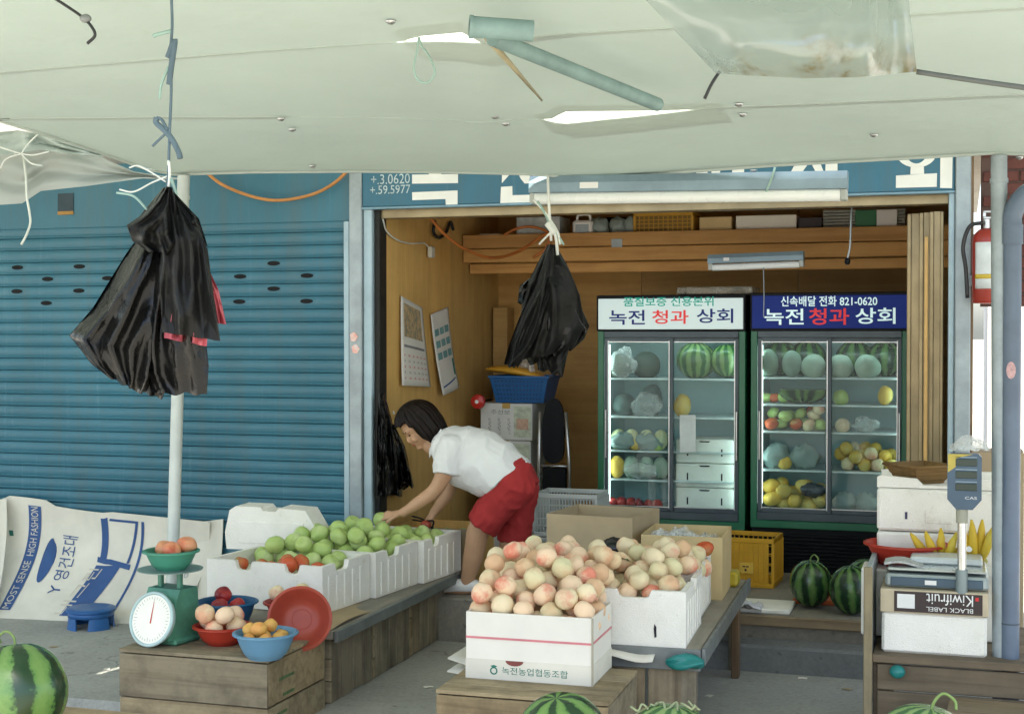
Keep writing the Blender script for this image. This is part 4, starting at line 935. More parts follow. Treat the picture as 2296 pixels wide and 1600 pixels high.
for k in range(7):
    c0 = Vector((-1.42 + random.uniform(-.12, .12), -.86 + random.uniform(-.13, .13), PZ + .25 + .008 * k)); q = MB()
    q.grid(lambda u, v: c0 + Vector(((u - .5) * .22, (v - .5) * .2, .05 * noise.noise((u * 4 + k, v * 4, k)) + .04 * noise.noise((u * 9 + k, v * 9, k)))), 14, 14); centre(q, 'plastic_bag', FILM, 'clear crumpled plastic bag in the yellowish carton', 'bag', 'clear bags in the carton', smooth=False)
# ------------------------------------------------------------------ crates on the shop floor
def basket_crate(name, label, loc, rz, w, d, h, m, nx, nzr, group=None, cat='crate'):
    b = thing(name, label, cat, loc, rz, group)
    for z in (0.0, h - .03):
        q = MB()
        for (a0, a1, b0, b1) in ((-w / 2, w / 2, -d / 2, -d / 2 + .012), (-w / 2, w / 2, d / 2 - .012, d / 2), (-w / 2, -w / 2 + .012, -d / 2 + .012, d / 2 - .012), (w / 2 - .012, w / 2, -d / 2 + .012, d / 2 - .012)): q.box(a0, a1, b0, b1, z, z + .03, .003)
        q.build('rim', m, b)
    for s_ in (-1, 1):
        for k in range(nx + 1):
            x = -w / 2 + .006 + (w - .012) * k / nx; q = MB(); big = .010 if k in (0, nx) else .003
            q.box(x - big, x + big, s_ * (d / 2 - .006) - .004, s_ * (d / 2 - .006) + .004, .03, h - .03); q.build('bar', m, b)
        for k in range(nzr):
            z = .03 + (h - .06) * (k + 1) / (nzr + 1); q = MB(); q.box(-w / 2 + .01, w / 2 - .01, s_ * (d / 2 - .006) - .003, s_ * (d / 2 - .006) + .003, z - .003, z + .003); q.build('bar', m, b)
        nd = max(3, int(nx * d / w))
        for k in range(nd + 1):
            y = -d / 2 + .006 + (d - .012) * k / nd; q = MB(); q.box(s_ * (w / 2 - .006) - .004, s_ * (w / 2 - .006) + .004, y - .003, y + .003, .03, h - .03); q.build('bar', m, b)
    q = MB(); q.box(-w / 2 + .012, w / 2 - .012, -d / 2 + .012, d / 2 - .012, .004, .012); q.build('floor_panel', m, b)
    return b
PYEL = plastic('yellow crate plastic', (.62, .34, .02), .2, .4); PWHT = plastic('white crate plastic', (.62, .66, .64), .3, .4)
a = atY(1196, 1200, .45); b_ = atY(1338, 1200, .45)
for k in range(2):
    basket_crate('plastic_crate', ('lower white lattice crate behind the woman', 'upper white lattice crate behind the woman')[k], ((a.x + b_.x) / 2, .62, FZ + k * .29), 0, b_.x - a.x, .34, .285, PWHT, 20, 4, 'white lattice crates')
a = atY(1613, 1300, .62); b_ = atY(1739, 1300, .62)
yc = basket_crate('plastic_crate', 'yellow plastic crate standing before the refrigerators', ((a.x + b_.x) / 2, .78, FZ), R(-3), b_.x - a.x, .34, .315, PYEL, 11, 3)
q = MB(); q.box(-.14, .14, -.164, -.156, .02, .29); q.build('inner_wall', PYEL, yc); q = MB(); q.box(-.04, .05, -.1745, -.172, .09, .16); q.build('label_plate', plain('yellow plate', (.60, .38, .05), .5), yc)
text('■■', lambda u, v: Vector((-.02 + u * .04, -.1755, .13 + v * .008)), INKBLACK, yc, world=False)
q = MB(); q.lathe([(0, 0), (.008, 0)], 12, Matrix.Translation((0, -.1755, .112)) @ Matrix.Rotation(R(90), 4, 'X')); q.build('print', INKBLACK, yc)
p_ = atZ(1625, 1308, PZ)
q = MB(); q.box(-.06, .06, -.06, .06, 0, .085, .014); o = q.build('tub', plastic('yellow tub plastic', (.66, .52, .05), .3), None, loc=(-1.235, -.62, PZ)); o.name = 'plastic_tub'; tag(o, 'small yellow plastic tub at the far table corner', 'tub')
q = MB(); q.box(-.27, .27, -.16, .16, 0, .028, .006); o = q.build('foam_slab', FOAM, None, loc=(atZ(1720, 1352, FZ).x - .1, -.06, FZ)); tag(o, 'flat white foam slab on the floor beside the watermelon', 'foam slab')
q = MB(); q.box(-.19, .19, -.10, .10, 0, .03, .01); o = q.build('plastic_tray', plastic('orange tray', (.55, .12, .03), .2), None, loc=(-.78, .24, FZ)); tag(o, 'flat orange plastic tray under the watermelons', 'tray')
q = MB(); q.grid(lambda u, v: Vector(((u - .5) * .24, (v - .5) * .14, .03 + .035 * noise.noise((u * 5, v * 5, 2)) + .025 * math.sin(math.pi * u))), 14, 10, .003); o = q.build('crumpled_paper', plain('crumpled paper', (.55, .55, .58), .8), None, smooth=True, loc=(atZ(1660, 1374, FZ).x, -.2, FZ)); tag(o, 'crumpled grey paper at the step edge', 'paper')
# things along the left inside wall
a = atY(930, 1190, .25); wb = thing('wooden_box', 'wooden box of green fruit behind the woman hands', 'box', (-3.27, .34, FZ), R(0))
for nm, bxx in (('front_board', (-.28, .28, -.2, -.185)), ('back_board', (-.28, .28, .185, .2)), ('end_board', (-.28, -.265, -.184, .184)), ('end_board', (.265, .28, -.184, .184))):
    q = MB(); q.box(*bxx, 0, .36, .003); q.build(nm, CARDB if nm[0] == 'f' else PLY, wb)
q = MB(); q.box(-.264, .264, -.183, .183, .20, .215); q.build('floor_board', PLY, wb)
for (x, y) in ((-.18, -.08), (-.07, -.1), (.05, -.08), (.17, -.09), (-.12, .05), (.0, .05), (.12, .05)):
    fruit('green_pepper', .06, 'apple', APPLEG, (-3.27 + x, .34 + y, FZ + .275), 'green fruit in the wooden box by the inside wall', 'fruit', 'green fruit in the wooden box')
WBX = plain('white printed carton', (.62, .62, .58), .8, var=.1)
a = atY(1074, 1000, 1.55); b_ = atY(1190, 1000, 1.55)
for k in range(4):
    bb = thing('carton', ('lowest white carton in the corner stack', 'second lowest white carton in the corner stack', 'second white carton from the top of the corner stack', 'topmost white printed carton under the blue basket')[k], 'carton', ((a.x + b_.x) / 2 + .012 * (k % 2), 1.74, FZ + k * .277), R(0), 'white cartons stacked in the corner')
    W_ = b_.x - a.x; q = MB(); q.box(-W_ / 2, W_ / 2, -.19, .19, 0, .272, .004); q.build('body', WBX, bb)
    if k >= 2:
        text('주선보', lambda u, v: Vector((-.12 + u * .15, -.1915, .19 + v * .035)), INKGREY, bb, world=False)
        for j in range(3): text('우리농', lambda u, v: Vector((-.14 + u * .022 + j * .075, -.1915, .04 + v * .13)), INKGREY, bb, world=False)
        q = MB(); q.box(.06, W_ / 2 - .01, -.1925, -.1905, .02, .25); q.build('stamp_panel', plain('pale green stamp', (.50, .55, .42), .8, var=.3, scale=25), bb)
        q = MB(); q.box(.08, W_ / 2 - .03, -.1935, -.1925, .08, .16); q.build('stamp_red', plain('pale red stamp', (.55, .36, .26), .8, var=.3, scale=40), bb)
        q = MB(); q.box(-.03, .03, -.1945, -.19, .235, .274); q.build('tape', plain('ochre tape', (.45, .28, .06), .5), bb)
topz = FZ + 4 * .277
a = atY(1096, 890, 1.55); b_ = atY(1226, 890, 1.55); bkx = (a.x + b_.x) / 2; bw = b_.x - a.x
BK = thing('basket', 'blue plastic basket on the white cartons in the corner', 'basket', (bkx, 1.74, topz)); q = MB()
PBSK = plastic('blue basket plastic', (.02, .13, .36), .2)
def bsk(u, v):
    t = u * 4; s_ = int(t) % 4; f_ = t - int(t); sc = lerp(.82, 1.0, v); hw, hd = bw / 2 * sc, .17 * sc
    c = [(-hw, -hd), (hw, -hd), (hw, hd), (-hw, hd), (-hw, -hd)]; p_ = Vector((*c[s_], 0)).lerp(Vector((*c[s_ + 1], 0)), f_); p_.z = v * .185; return p_
q.grid(bsk, 16, 4, .006); q.build('wall', PBSK, BK); q = MB(); q.box(-bw / 2 - .012, bw / 2 + .012, -.182, -.16, .182, .2, .004); q.box(-bw / 2 - .012, bw / 2 + .012, .16, .182, .182, .2, .004); q.box(-bw / 2 - .012, -bw / 2 + .01, -.16, .16, .182, .2); q.box(bw / 2 - .01, bw / 2 + .012, -.16, .16, .182, .2); q.build('rim', PBSK, BK)
q = MB(); q.box(-bw / 2 * .8, bw / 2 * .8, -.13, .13, .004, .012); q.build('base', PBSK, BK)
DMESH = plain('dark mesh', (.012, .06, .17), .7)
for i in range(5):
    for j in range(14):
        z = .03 + i * .032; sc = lerp(.82, 1, z / .185); q = MB(); x = (-bw / 2 * .9 + bw * .9 * (j + .5) / 14) * sc
        q.box(x - .007, x + .007, -.17 * sc - .0022, -.17 * sc - .0005, z - .008, z + .008); q.build('hole', DMESH, BK)
q = MB()
def ylid(u, v):
    a_ = 2 * math.pi * u; rr = math.sin(math.pi * (v * .96 + .02)) ** .55 * .06; return Vector((-.30 + v * .5, rr * math.cos(a_) * 2, .245 - v * .085 + rr * math.sin(a_) * .6 + .03 * math.sin(v * 3)))
q.grid(ylid, 16, 16, 0, Matrix.Translation((bkx, 1.72, topz))); centre(q, 'yellow_bag', plain('yellow bag film', (.60, .31, .03), .4), 'long yellow bag lying across the blue basket', 'bag', smooth=True)
q = MB(); q.grid(lambda u, v: Vector((bkx + .03 + (u - .5) * .16 * (1 - v * .6), 1.70 + .05 * math.sin(u * 6), topz + .17 + v * .20 + .03 * noise.noise((u * 4, v * 4, 3)))), 12, 12, .002); centre(q, 'plastic_bag', FILM, 'upright clear plastic bag in the blue basket', 'bag')
P = atX(1072, 900, XL); RD = thing('red_bell', 'small red round bell on the inside wall by the blue basket', 'bell', (-3.45, 1.5, P.z - .06)); P2 = atY(1072, 900, 1.45)
RD.location = P2; q = MB(); q.lathe([(0, -.02), (.05, -.02), (.057, 0), (.05, .022), (.03, .03), (.012, .034), (0, .034)], 24, Matrix.Rotation(R(90), 4, 'X')); q.build('shell', plastic('red gloss', (.55, .03, .02), .05, .25), RD, smooth=True, ang=40); q = MB(); q.lathe([(0, .036), (.014, .035)], 14, Matrix.Rotation(R(90), 4, 'X')); q.build('hub', WHITE, RD)
q = MB(); q.box(-.006, .006, 0, .3, -.006, .006); q.build('bracket', BLACKM, RD)
# black folding chair beside the cartons
c0 = atY(1232, 1100, 1.35); CH = thing('folding_chair', 'black folding chair with chrome tube leaning beside the white cartons', 'chair', (c0.x, 1.45, FZ)); q = MB()
zt, zb = atY(1232, 893, 1.4).z - FZ, atY(1232, 1040, 1.4).z - FZ
q.prism([(.085 * math.cos(t) * (1 if math.sin(t) > 0 else .95), (zt + zb) / 2 + (zt - zb) / 2 * math.copysign(abs(math.sin(t)) ** (.8 if math.sin(t) > 0 else .35), math.sin(t))) for t in [2 * math.pi * k / 28 for k in range(28)]], .035, Matrix.Rotation(R(88), 4, 'X')); q.build('backrest', BLACKM, CH)
q = MB(); q.box(-.09, .09, .02, .06, .30, zb - .03, .01); q.build('seat', BLACKM, CH)
for x in (-.11, .12):
    q = MB(); q.tube([(x, .03, 0), (x, .0, zb), (x * .85, -.03, zt - .1)], .0125, 10); q.build('tube', ALU, CH, smooth=True)
q = MB(); q.tube([(-.11, .03, zb - .02), (.12, .03, zb - .02)], .010, 8); q.build('crossbar', ALU, CH, smooth=True)
# tall dark plank by the wall
P = atX(1112, 690, XL); q = MB(); q.box(XL + .02, XL + .14, 2.30, 2.48, FZ, P.z, .004); centre(q, 'narrow_cabinet', PLYB, 'narrow wooden cabinet in the back left corner', 'cabinet')

# ------------------------------------------------------------------ refrigerators
FGREEN = plain('refrigerator green', (.015, .13, .06), .35, var=.12); FIN = plain('refrigerator lining', (.36, .52, .53), .5, var=.05)
GLASS = glossmix('door glass', (.45, .62, .60), 1.19, .02, (.93, .98, .97)); GREYFR = plain('dark grey door frame', (.055, .075, .085), .4, .2)
SHELFM = plain('shelf wire white', (.62, .70, .70), .4)
TUBEW = emit('fridge tube', (.80, 1.0, .97), 3.0)
YF = 1.22
def fridge(label, xl, xr, ytop, head, doors, shelves, litm, seed):
    A = atY(xl, 900, YF).x; Bx = atY(xr, 900, YF).x; zt = atY((xl + xr) / 2, ytop, YF).z; D_ = .68
    f_ = thing('refrigerator', label, 'refrigerator', ((A + Bx) / 2, YF + D_ / 2, FZ))
    hz0 = atY((xl + xr) / 2, head[1], YF).z; dz1 = atY((xl + xr) / 2, doors[0], YF).z; dz0 = atY((xl + xr) / 2, doors[1], YF).z; gz = atY((xl + xr) / 2, 1188, YF).z
    t = .045; W = lambda mb, nm, m, **k: mb.build(nm, m, f_, world=True, **k)
    for a in (A, Bx - t):
        q = MB(); q.box(a, a + t, YF, YF + D_, gz, zt - .01, .004); W(q, 'side_wall', FGREEN)
        q = MB(); q.box(a + (t + .001 if a == A else -.004), a + (t + .004 if a == A else -.001), YF + .06, YF + D_ - .05, dz0 - .02, dz1 + .02); W(q, 'lining', FIN)
    q = MB(); q.box(A + t, Bx - t, YF + D_ - .05, YF + D_, gz, zt - .01); W(q, 'back_wall', FIN)
    q = MB(); q.box(A + t, Bx - t, YF + .05, YF + D_ - .051, dz1 + .02, dz1 + .04); W(q, 'inner_top', FIN)
    q = MB(); q.box(A + t, Bx - t, YF + .05, YF + D_ - .051, dz0 - .04, dz0 - .01); W(q, 'inner_floor', FIN)
    q = MB(); q.box(A - .004, Bx + .004, YF - .02, YF + D_ - .01, dz1 + .045, zt, .006); W(q, 'top_box', BLACKM)
    hz1 = atY((xl + xr) / 2, head[0], YF).z
    q = MB(); q.box(A + .012, Bx - .012, YF - .034, YF - .021, hz0, hz1, .003); H = W(q, 'sign_panel', litm)
    q = MB(); q.box(A + t, Bx - t, YF - .004, YF + .045, dz1, hz0 - .012, .004); W(q, 'door_header', GREYFR)
    q = MB(); q.box(A + t, Bx - t, YF - .004, YF + .045, dz0 - .055, dz0, .004); W(q, 'door_sill', GREYFR)
    q = MB(); q.box(A, Bx, YF - .002, YF + .06, gz, dz0 - .057, .004); W(q, 'lower_panel', FGREEN)
    q = MB(); q.box(A + .01, Bx - .01, YF + .02, YF + D_ - .05, FZ + .0, gz - .002); W(q, 'motor_box', BLACKM)
    for k in range(9):
        z = FZ + .05 + k * (gz - FZ - .08) / 9; q = MB(); q.box(A + .02, Bx - .02, YF + .0, YF + .018, z, z + .018, .003); W(q, 'grille_slat', BLACKM)
    mid = (A + Bx) / 2
    for s_, (a, b) in enumerate(((A + t + .002, mid + .02), (mid - .02, Bx - t - .002))):
        yo = .004 + .022 * s_; q = MB()
        q.box(a, a + .032, YF + yo, YF + yo + .018, dz0, dz1, .003); q.box(b - .032, b, YF + yo, YF + yo + .018, dz0, dz1, .003); q.box(a + .032, b - .032, YF + yo, YF + yo + .018, dz0, dz0 + .03); q.box(a + .032, b - .032, YF + yo, YF + yo + .018, dz1 - .03, dz1)
        dr = W(q, 'door_frame', GREYFR)
        q = MB(); q.box(a + .03, b - .03, YF + yo + .006, YF + yo + .010, dz0 + .028, dz1 - .028); q.build('glass', GLASS, dr, world=True)
        q = MB()
        for (c0_, c1_, e0, e1) in ((a + .026, a + .032, dz0 + .02, dz1 - .02), (b - .032, b - .026, dz0 + .02, dz1 - .02)): q.box(c0_, c1_, YF + yo - .005, YF + yo - .0005, e0, e1)
        q.box(a + .033, b - .033, YF + yo - .005, YF + yo - .0005, dz1 - .032, dz1 - .026); q.box(a + .033, b - .033, YF + yo - .005, YF + yo - .0005, dz0 + .026, dz0 + .032); q.build('trim', ALU, dr, world=True)
        hx = a + .008 if s_ == 0 else b - .02; q = MB(); q.box(hx, hx + .012, YF + yo - .02, YF + yo - .004, lerp(dz0, dz1, .30), lerp(dz0, dz1, .58), .003); q.build('handle', ALU, dr, world=True)
    for z in shelves:
        zz_ = atY((xl + xr) / 2, z, YF + .1).z; q = MB(); q.box(A + t + .006, Bx - t - .006, YF + .07, YF + D_ - .06, zz_ - .012, zz_, .003); W(q, 'shelf', SHELFM); f_['z%d' % z] = zz_
    for x in (A + t + .02, Bx - t - .02):
        q = MB(); q.tube([(x, YF + .066, dz0 + .05), (x, YF + .066, dz1 - .05)], .009, 8); W(q, 'lamp_tube', TUBEW, smooth=True)
    q = MB(); q.tube([(A + t + .05, YF + .08, dz1 - .0), (Bx - t - .05, YF + .08, dz1 - .0)], .011, 8); W(q, 'lamp_tube', TUBEW, smooth=True)
    return f_, A + t, Bx - t, dz0, dz1, H, (A, Bx, hz0, hz1), f_
def litsign(name, c, c2, s_):
    m, n, b = mk(name); v = coords(n, src='Generated'); sp = N(n, 'ShaderNodeSeparateXYZ'); n.links.new(v, sp.inputs[0])
    col = mixc(n, nz(n, coords(n), 3, 3), c, c2); n.links.new(col, b.inputs['Base Color']); n.links.new(col, b.inputs['Emission Color']); b.inputs['Emission Strength'].default_value = s_; b.inputs['Roughness'].default_value = .5; b.inputs['Specular IOR Level'].default_value = .1; return m
SGW = litsign('white lit sign', (.50, .62, .62), (.60, .68, .64), .14); SGB = litsign('blue lit sign', (.008, .014, .085), (.010, .022, .12), .25)
SGT = litsign('white lit letters', (.50, .68, .69), (.62, .74, .70), .2); SGR = litsign('red lit letters', (.62, .05, .05), (.60, .05, .05), .15); SGN = litsign('navy letters', (.02, .03, .13), (.02, .03, .12), .15); SGG = litsign('green letters', (.02, .28, .20), (.02, .24, .18), .2)
F1 = fridge('left glass door refrigerator with white lit sign', 1340, 1671, 661, (669, 738), (757, 1146), (848, 934, 1011, 1076), SGW, 1)
F2 = fridge('right glass door refrigerator with blue lit sign', 1683, 2038, 655, (662, 736), (757, 1152), (846, 907, 968, 1055), SGB, 2)
def sign_text(F, body, x0, y0, x1, y1, m):
    a = atY(x0, y1, YF - .036); b = atY(x1, y1, YF - .036); c = atY(x0, y0, YF - .036); b.z = a.z
    text(body, rect(a, b - a, c - a), m, F[5], bold=.014)
sign_text(F1, '품질보증 신용본위', 1398, 666, 1600, 687, SGG)
sign_text(F1, '녹전', 1366, 695, 1446, 728, SGN); sign_text(F1, '청과', 1462, 695, 1544, 726, SGR); sign_text(F1, '상회', 1562, 692, 1644, 724, SGN)
sign_text(F2, '신속배달 전화 821-0620', 1751, 664, 1967, 687, SGT)
sign_text(F2, '녹전', 1714, 692, 1802, 728, SGT); sign_text(F2, '청과', 1814, 691, 1904, 728, SGR); sign_text(F2, '상회', 1918, 690, 2008, 726, SGT)
def fz(F, y): return F[0]['z%d' % y]
def put(F, px, y, r, kind, m, nm, label, cat, dy=.16, group=None, sc=None, dz=0):
    Yp = YF + dy; X = atY(px, 900, Yp).x; o = fruit(nm, r, kind, m, (X, Yp, fz(F, y) + r * (1.3 if kind == 'oval' else .85) + dz), label, cat, group, rot=(random.uniform(-.2, .2), random.uniform(-.2, .2), random.uniform(0, 6)))
    return o
IN1, IN2 = 'left refrigerator', 'right refrigerator'
for k, px in enumerate((1561, 1630)):
    X = atY(px, 900, YF + .22).x; melon((X, YF + .22, fz(F1, 848) + .125), (.14, .125)[k], MEL3, ('wide pale striped watermelon on the top shelf of the left refrigerator', 'narrow striped watermelon in the top right corner of the left refrigerator')[k], (0, .1), False, elong=.93)
put(F1, 1390, 848, .09, 'sphere', plain('olive melon', (.07, .10, .07), .6), 'melon', 'dim melon in a bag, top left of the left refrigerator', 'melon'); put(F1, 1450, 848, .10, 'sphere', plain('dark olive melon', (.04, .065, .05), .6), 'melon', 'dark green melon, top left shelf of the left refrigerator', 'melon', .25)  # second melon has the darker olive skin
for k, px in enumerate((1400, 1460)): put(F1, px, 934, .085, 'oval' if k else 'sphere', plain('grey green melon', (.07, .11, .10), .6), 'melon', ('round grey green melon on second shelf of the left refrigerator', 'oval grey green melon on second shelf of the left refrigerator')[k], 'melon', .2)
for k in range(4): put(F1, 1385 + k * 32, 1011, .055, 'oval', fruitmat('pale gourd', (.60, .58, .32), (.55, .60, .40), .1, .6), 'pale_gourd', 'pale yellow fruit on the third shelf of the left refrigerator', 'fruit', .15, 'pale fruit in the left refrigerator')
for k in range(4): put(F1, 1384 + k * 33, 1076, .06, 'oval', ORANGE if k == 0 else WMELON, 'oriental_melon', 'yellow melon lying at lower left of the left refrigerator' if k == 0 else 'pale bagged fruit on the lower shelf of the left refrigerator', 'fruit', .15, None if k == 0 else 'pale bagged fruit in the left refrigerator')
zf1 = F1[3] - .01
for k in range(9): fruit('plum', .04, 'apple', PLUM, (atY(1374 + (k % 6) * 20, 900, YF + .12 + .06 * (k // 6)).x, YF + .12 + .07 * (k // 6), zf1 + .04), 'dark plum at the bottom of the left refrigerator', 'plum', 'plums in the left refrigerator')
for k in range(3):
    A_ = atY(1515, 900, YF + .11).x; B_ = atY(1645, 900, YF + .11).x; b = thing('foam_box', ('lowest white foam box inside the left refrigerator', 'middle white foam box inside the left refrigerator', 'top white foam box inside the left refrigerator')[k], 'foam box', ((A_ + B_) / 2, YF + .30, zf1 + k * .17), 0, 'foam boxes in the left refrigerator')
    q = MB(); q.box(-(B_ - A_) / 2, (B_ - A_) / 2, -.18, .18, 0, .165, .008); q.build('body', FOAM, b)
    q = MB(); q.prism([(-.04, 0), (.04, 0), (.03, -.01), (-.03, -.01)], .003, Matrix.Translation((.0, -.1805, .155)) @ Matrix.Rotation(R(90), 4, 'X')); q.build('grip_slot', BLACKM, b)
    for sx in (-.12, .12):
        q = MB(); q.box(sx - .005, sx + .005, -.182, -.179, .05, .10); q.build('slot', BLACKM, b)
a, b_, c_ = atY(1524, 1013, YF + .018), atY(1560, 1013, YF + .018), atY(1524, 930, YF + .018)
q = MB(); q.grid(lambda u, v: a + (b_ - a) * u + (c_ - a) * v, 4, 6, .001); NP = centre(q, 'paper_notice', plain('notice paper', (.62, .68, .64), .8), 'white paper notice stuck inside the left refrigerator door', 'paper')
# right refrigerator
put(F2, 1722, 846, .072, 'oval', fruitmat('netted melon', (.15, .22, .16), (.10, .17, .12), .2, .7), 'netted_melon', 'oval netted melon at the far left of the right refrigerator top shelf', 'melon', .12)
put(F2, 1775, 846, .068, 'oval', fruitmat('netted melon grey', (.18, .25, .20), (.13, .20, .16), .2, .7), 'netted_melon', 'second oval netted melon on the right refrigerator top shelf', 'melon', .12)
for k, px in enumerate((1824, 1884, 1945)): put(F2, px, 846, .085, 'sphere', WMELON, 'white_melon', ('round white melon left of the middle bar in the right refrigerator', 'round white melon right of the middle bar in the right refrigerator', 'pale round melon second from the right in the right refrigerator')[k], 'melon', .12)
for k, px in enumerate((1748, 1810, 1915, 1985)):
    X = atY(px, 900, YF + .38).x; melon((X, YF + .40, fz(F2, 846) + .125), .13, MEL2, ('dark watermelon behind the netted melons in the right refrigerator', 'dark watermelon behind the white melon in the right refrigerator', 'dark watermelon behind the pale melons in the right refrigerator', 'dark watermelon in the top right corner of the right refrigerator')[k], (0, 0), False, elong=.95)
for k in range(6): put(F2, 1716 + k * 20, 907, .045, 'tomato', TOMATO if k % 2 else APPLEG, 'tomato', 'red or green tomato on the second shelf of the right refrigerator', 'tomato', .22, 'tomatoes on the second shelf of the right refrigerator')
X = atY(1800, 900, YF + .1).x; q = MB(); q.grid(lambda u, v: Vector((X - .15 + .30 * v, YF + .13 - .08 * math.cos(math.pi * u), fz(F2, 907) + .10 - .09 * math.sin(math.pi * u) * (1 - (2 * v - 1) ** 4 * .5))), 14, 12, .01); q.add([(X - .14, YF + .06, fz(F2, 907) + .098), (X + .14, YF + .06, fz(F2, 907) + .098), (X + .14, YF + .2, fz(F2, 907) + .098), (X - .14, YF + .2, fz(F2, 907) + .098)], [(0, 1, 2, 3)]); centre(q, 'cut_melon', MEL2, 'cut half watermelon on the second shelf of the right refrigerator', 'watermelon', smooth=True, ang=40)
for i, (a, b, c, r_) in enumerate(pack(16, .047, (F2[1] + .02, (F2[1] + F2[2]) / 2 - .02, YF + .08, YF + .34), fz(F2, 968), lambda x, y: fz(F2, 968) + .17)):
    fruit('tomato', .047, 'tomato', (APPLEG, TOMATO, PEACHP, APPLEG)[i % 4], (a, b, c), 'red or green tomato on the middle shelf of the right refrigerator', 'tomato', 'tomatoes on the middle shelf of the right refrigerator')
for i, (a, b, c, r_) in enumerate(pack(22, .045, ((F2[1] + F2[2]) / 2 + .02, F2[2] - .02, YF + .08, YF + .34), fz(F2, 1055), lambda x, y: fz(F2, 1055) + .17)):
    fruit('orange', .045, 'sphere', ORANGE if i % 4 else PEACHP, (a, b, c), 'yellow orange fruit right of the middle bar in the right refrigerator', 'fruit', 'yellow fruit in the right refrigerator')
zf2 = F2[3] - .01
for i, (a, b, c, r_) in enumerate(pack(18, .05, (F2[1] + .02, (F2[1] + F2[2]) / 2 - .02, YF + .08, YF + .34), zf2, lambda x, y: zf2 + .2)):
    fruit('oriental_melon', .05, 'oval', ORANGE if i % 3 else fruitmat('yellow green', (.45, .48, .10), (.50, .45, .10), .1) if i < 1 else ORANGE, (a, b, c), 'yellow melon on the bottom of the right refrigerator', 'fruit', 'yellow melons in the right refrigerator', rot=(1.4, random.uniform(-.3, .3), random.uniform(0, 6)))
def film_blob(X, Y, z, w, h, label, m, seed, group):
    q = MB()
    def fn(u, v):
        a_ = 2 * math.pi * u; p_ = math.pi * v; d = 1 + .35 * noise.noise((math.cos(a_) * 1.7 + seed, math.sin(a_) * 1.7, p_ * 1.6)) + .12 * noise.noise((math.cos(a_) * 6 + seed, math.sin(a_) * 6, p_ * 5)); return Vector((X + w / 2 * math.sin(p_) * math.cos(a_) * d, Y + w * .3 * math.sin(p_) * math.sin(a_) * d, z + h / 2 - h / 2 * math.cos(p_) * d))
    q.grid(fn, 22, 14); centre(q, 'plastic_bag', m, label, 'bag', group, smooth=True)
BAGW = plastic('milky bag', (.36, .45, .42), .3, .35)
for k, px in enumerate((1740, 1805)): film_blob(atY(px, 900, YF + .16).x, YF + .16, fz(F2, 1055), .2, .17, ('milky plastic bag left on the fourth shelf of the right refrigerator', 'milky plastic bag right on the fourth shelf of the right refrigerator')[k], BAGW, k, None)
for k, px in enumerate((1893, 1945, 1990)): film_blob(atY(px, 900, YF + .15).x, YF + .15, zf2, .17, .14, ('white bag at lower right of the right refrigerator, left one', 'white bag at lower right of the right refrigerator, middle one', 'white bag at lower right of the right refrigerator, right one')[k], BAGW, k + 5, None)
for k, px in enumerate((1400, 1455)): film_blob(atY(px, 900, YF + .13).x, YF + .12, fz(F1, 1011), .2, .12, ('milky bag on the third shelf of the left refrigerator, left one', 'milky bag on the third shelf of the left refrigerator, right one')[k], BAGW, k + 9, None)
film_blob(atY(1825, 900, YF + .09).x, YF + .09, zf2 + .11, .17, .09, 'dark grape pack lying on yellow melons in the right refrigerator', plain('grape dark', (.03, .035, .05), .3), 14, None)

for k, (F_, px, y, r_, kd, m_, lab) in enumerate(((F1, 1530, 934, .06, 'oval', ORANGE, 'yellow melon on the right second shelf of the left refrigerator'), (F1, 1475, 1011, .05, 'sphere', APPLEG, 'green fruit at the third shelf middle bar of the left refrigerator'), (F1, 1425, 1011, .05, 'sphere', ORANGE, 'yellow fruit on the third shelf of the left refrigerator'),
        (F2, 1885, 907, .055, 'sphere', APPLEG, 'green melon on the right second shelf of the right refrigerator'), (F2, 1985, 907, .05, 'oval', ORANGE, 'yellow melon on the right second shelf of the right refrigerator'), (F2, 1890, 968, .05, 'sphere', PEACHP, 'pale fruit on the right third shelf of the right refrigerator'), (F2, 1760, 1055, .05, 'sphere', ORANGE, 'yellow fruit between the milky bags in the right refrigerator'))):
    put(F_, px, y, r_, kd, m_, 'shelf_fruit', lab, 'fruit', .14)
for k, (F_, px, y, w_, h_, lab) in enumerate(((F1, 1395, 848, .2, .2, 'cloudy bag hanging over the top left melons of the left refrigerator'), (F1, 1450, 934, .22, .16, 'cloudy bag over the second shelf melons of the left refrigerator'), (F1, 1440, 1076, .24, .12, 'cloudy bag over the lower pale fruit of the left refrigerator'), (F2, 1940, 968, .18, .1, 'low cloudy bag on the right third shelf of the right refrigerator'))):
    film_blob(atY(px, 900, YF + .10).x, YF + .11, fz(F_, y), w_, h_, lab, FILM, 40 + k, None)
# ------------------------------------------------------------------ right stand with scale, bananas, foam boxes
SZ = .45
P0 = atZ(1962, 1482, SZ); SX = P0.x
RS = thing('wooden_stand', 'dark wooden stand under the foam box and electronic scale', 'stand', (SX + .42, -1.45, 0))
for k in range(4):
    q = MB(); q.box(-.44, .60, -.47 + k * .21, -.47 + k * .21 + .206, SZ - .035, SZ, .004); q.build('plank', BENCHW, RS)
for (z, h_) in ((.29, .115), (.165, .118), (.03, .128)):
    q = MB(); q.box(-.42, .58, -.45, -.43, z, z + h_, .004); q.build('front_board', BENCHW, RS)
for x in (-.41, .55):
    for y in (-.40, .32):
        q = MB(); q.box(x - .03, x + .03, y - .03, y + .03, 0, SZ - .036, .004); q.build('leg', BENCHW, RS)
q = MB(); q.box(-.47, -.445, -.46, .30, .20, .84, .004); q.build('side_board', plain('pale worn side board', (.34, .38, .37), .7, var=.25), RS)
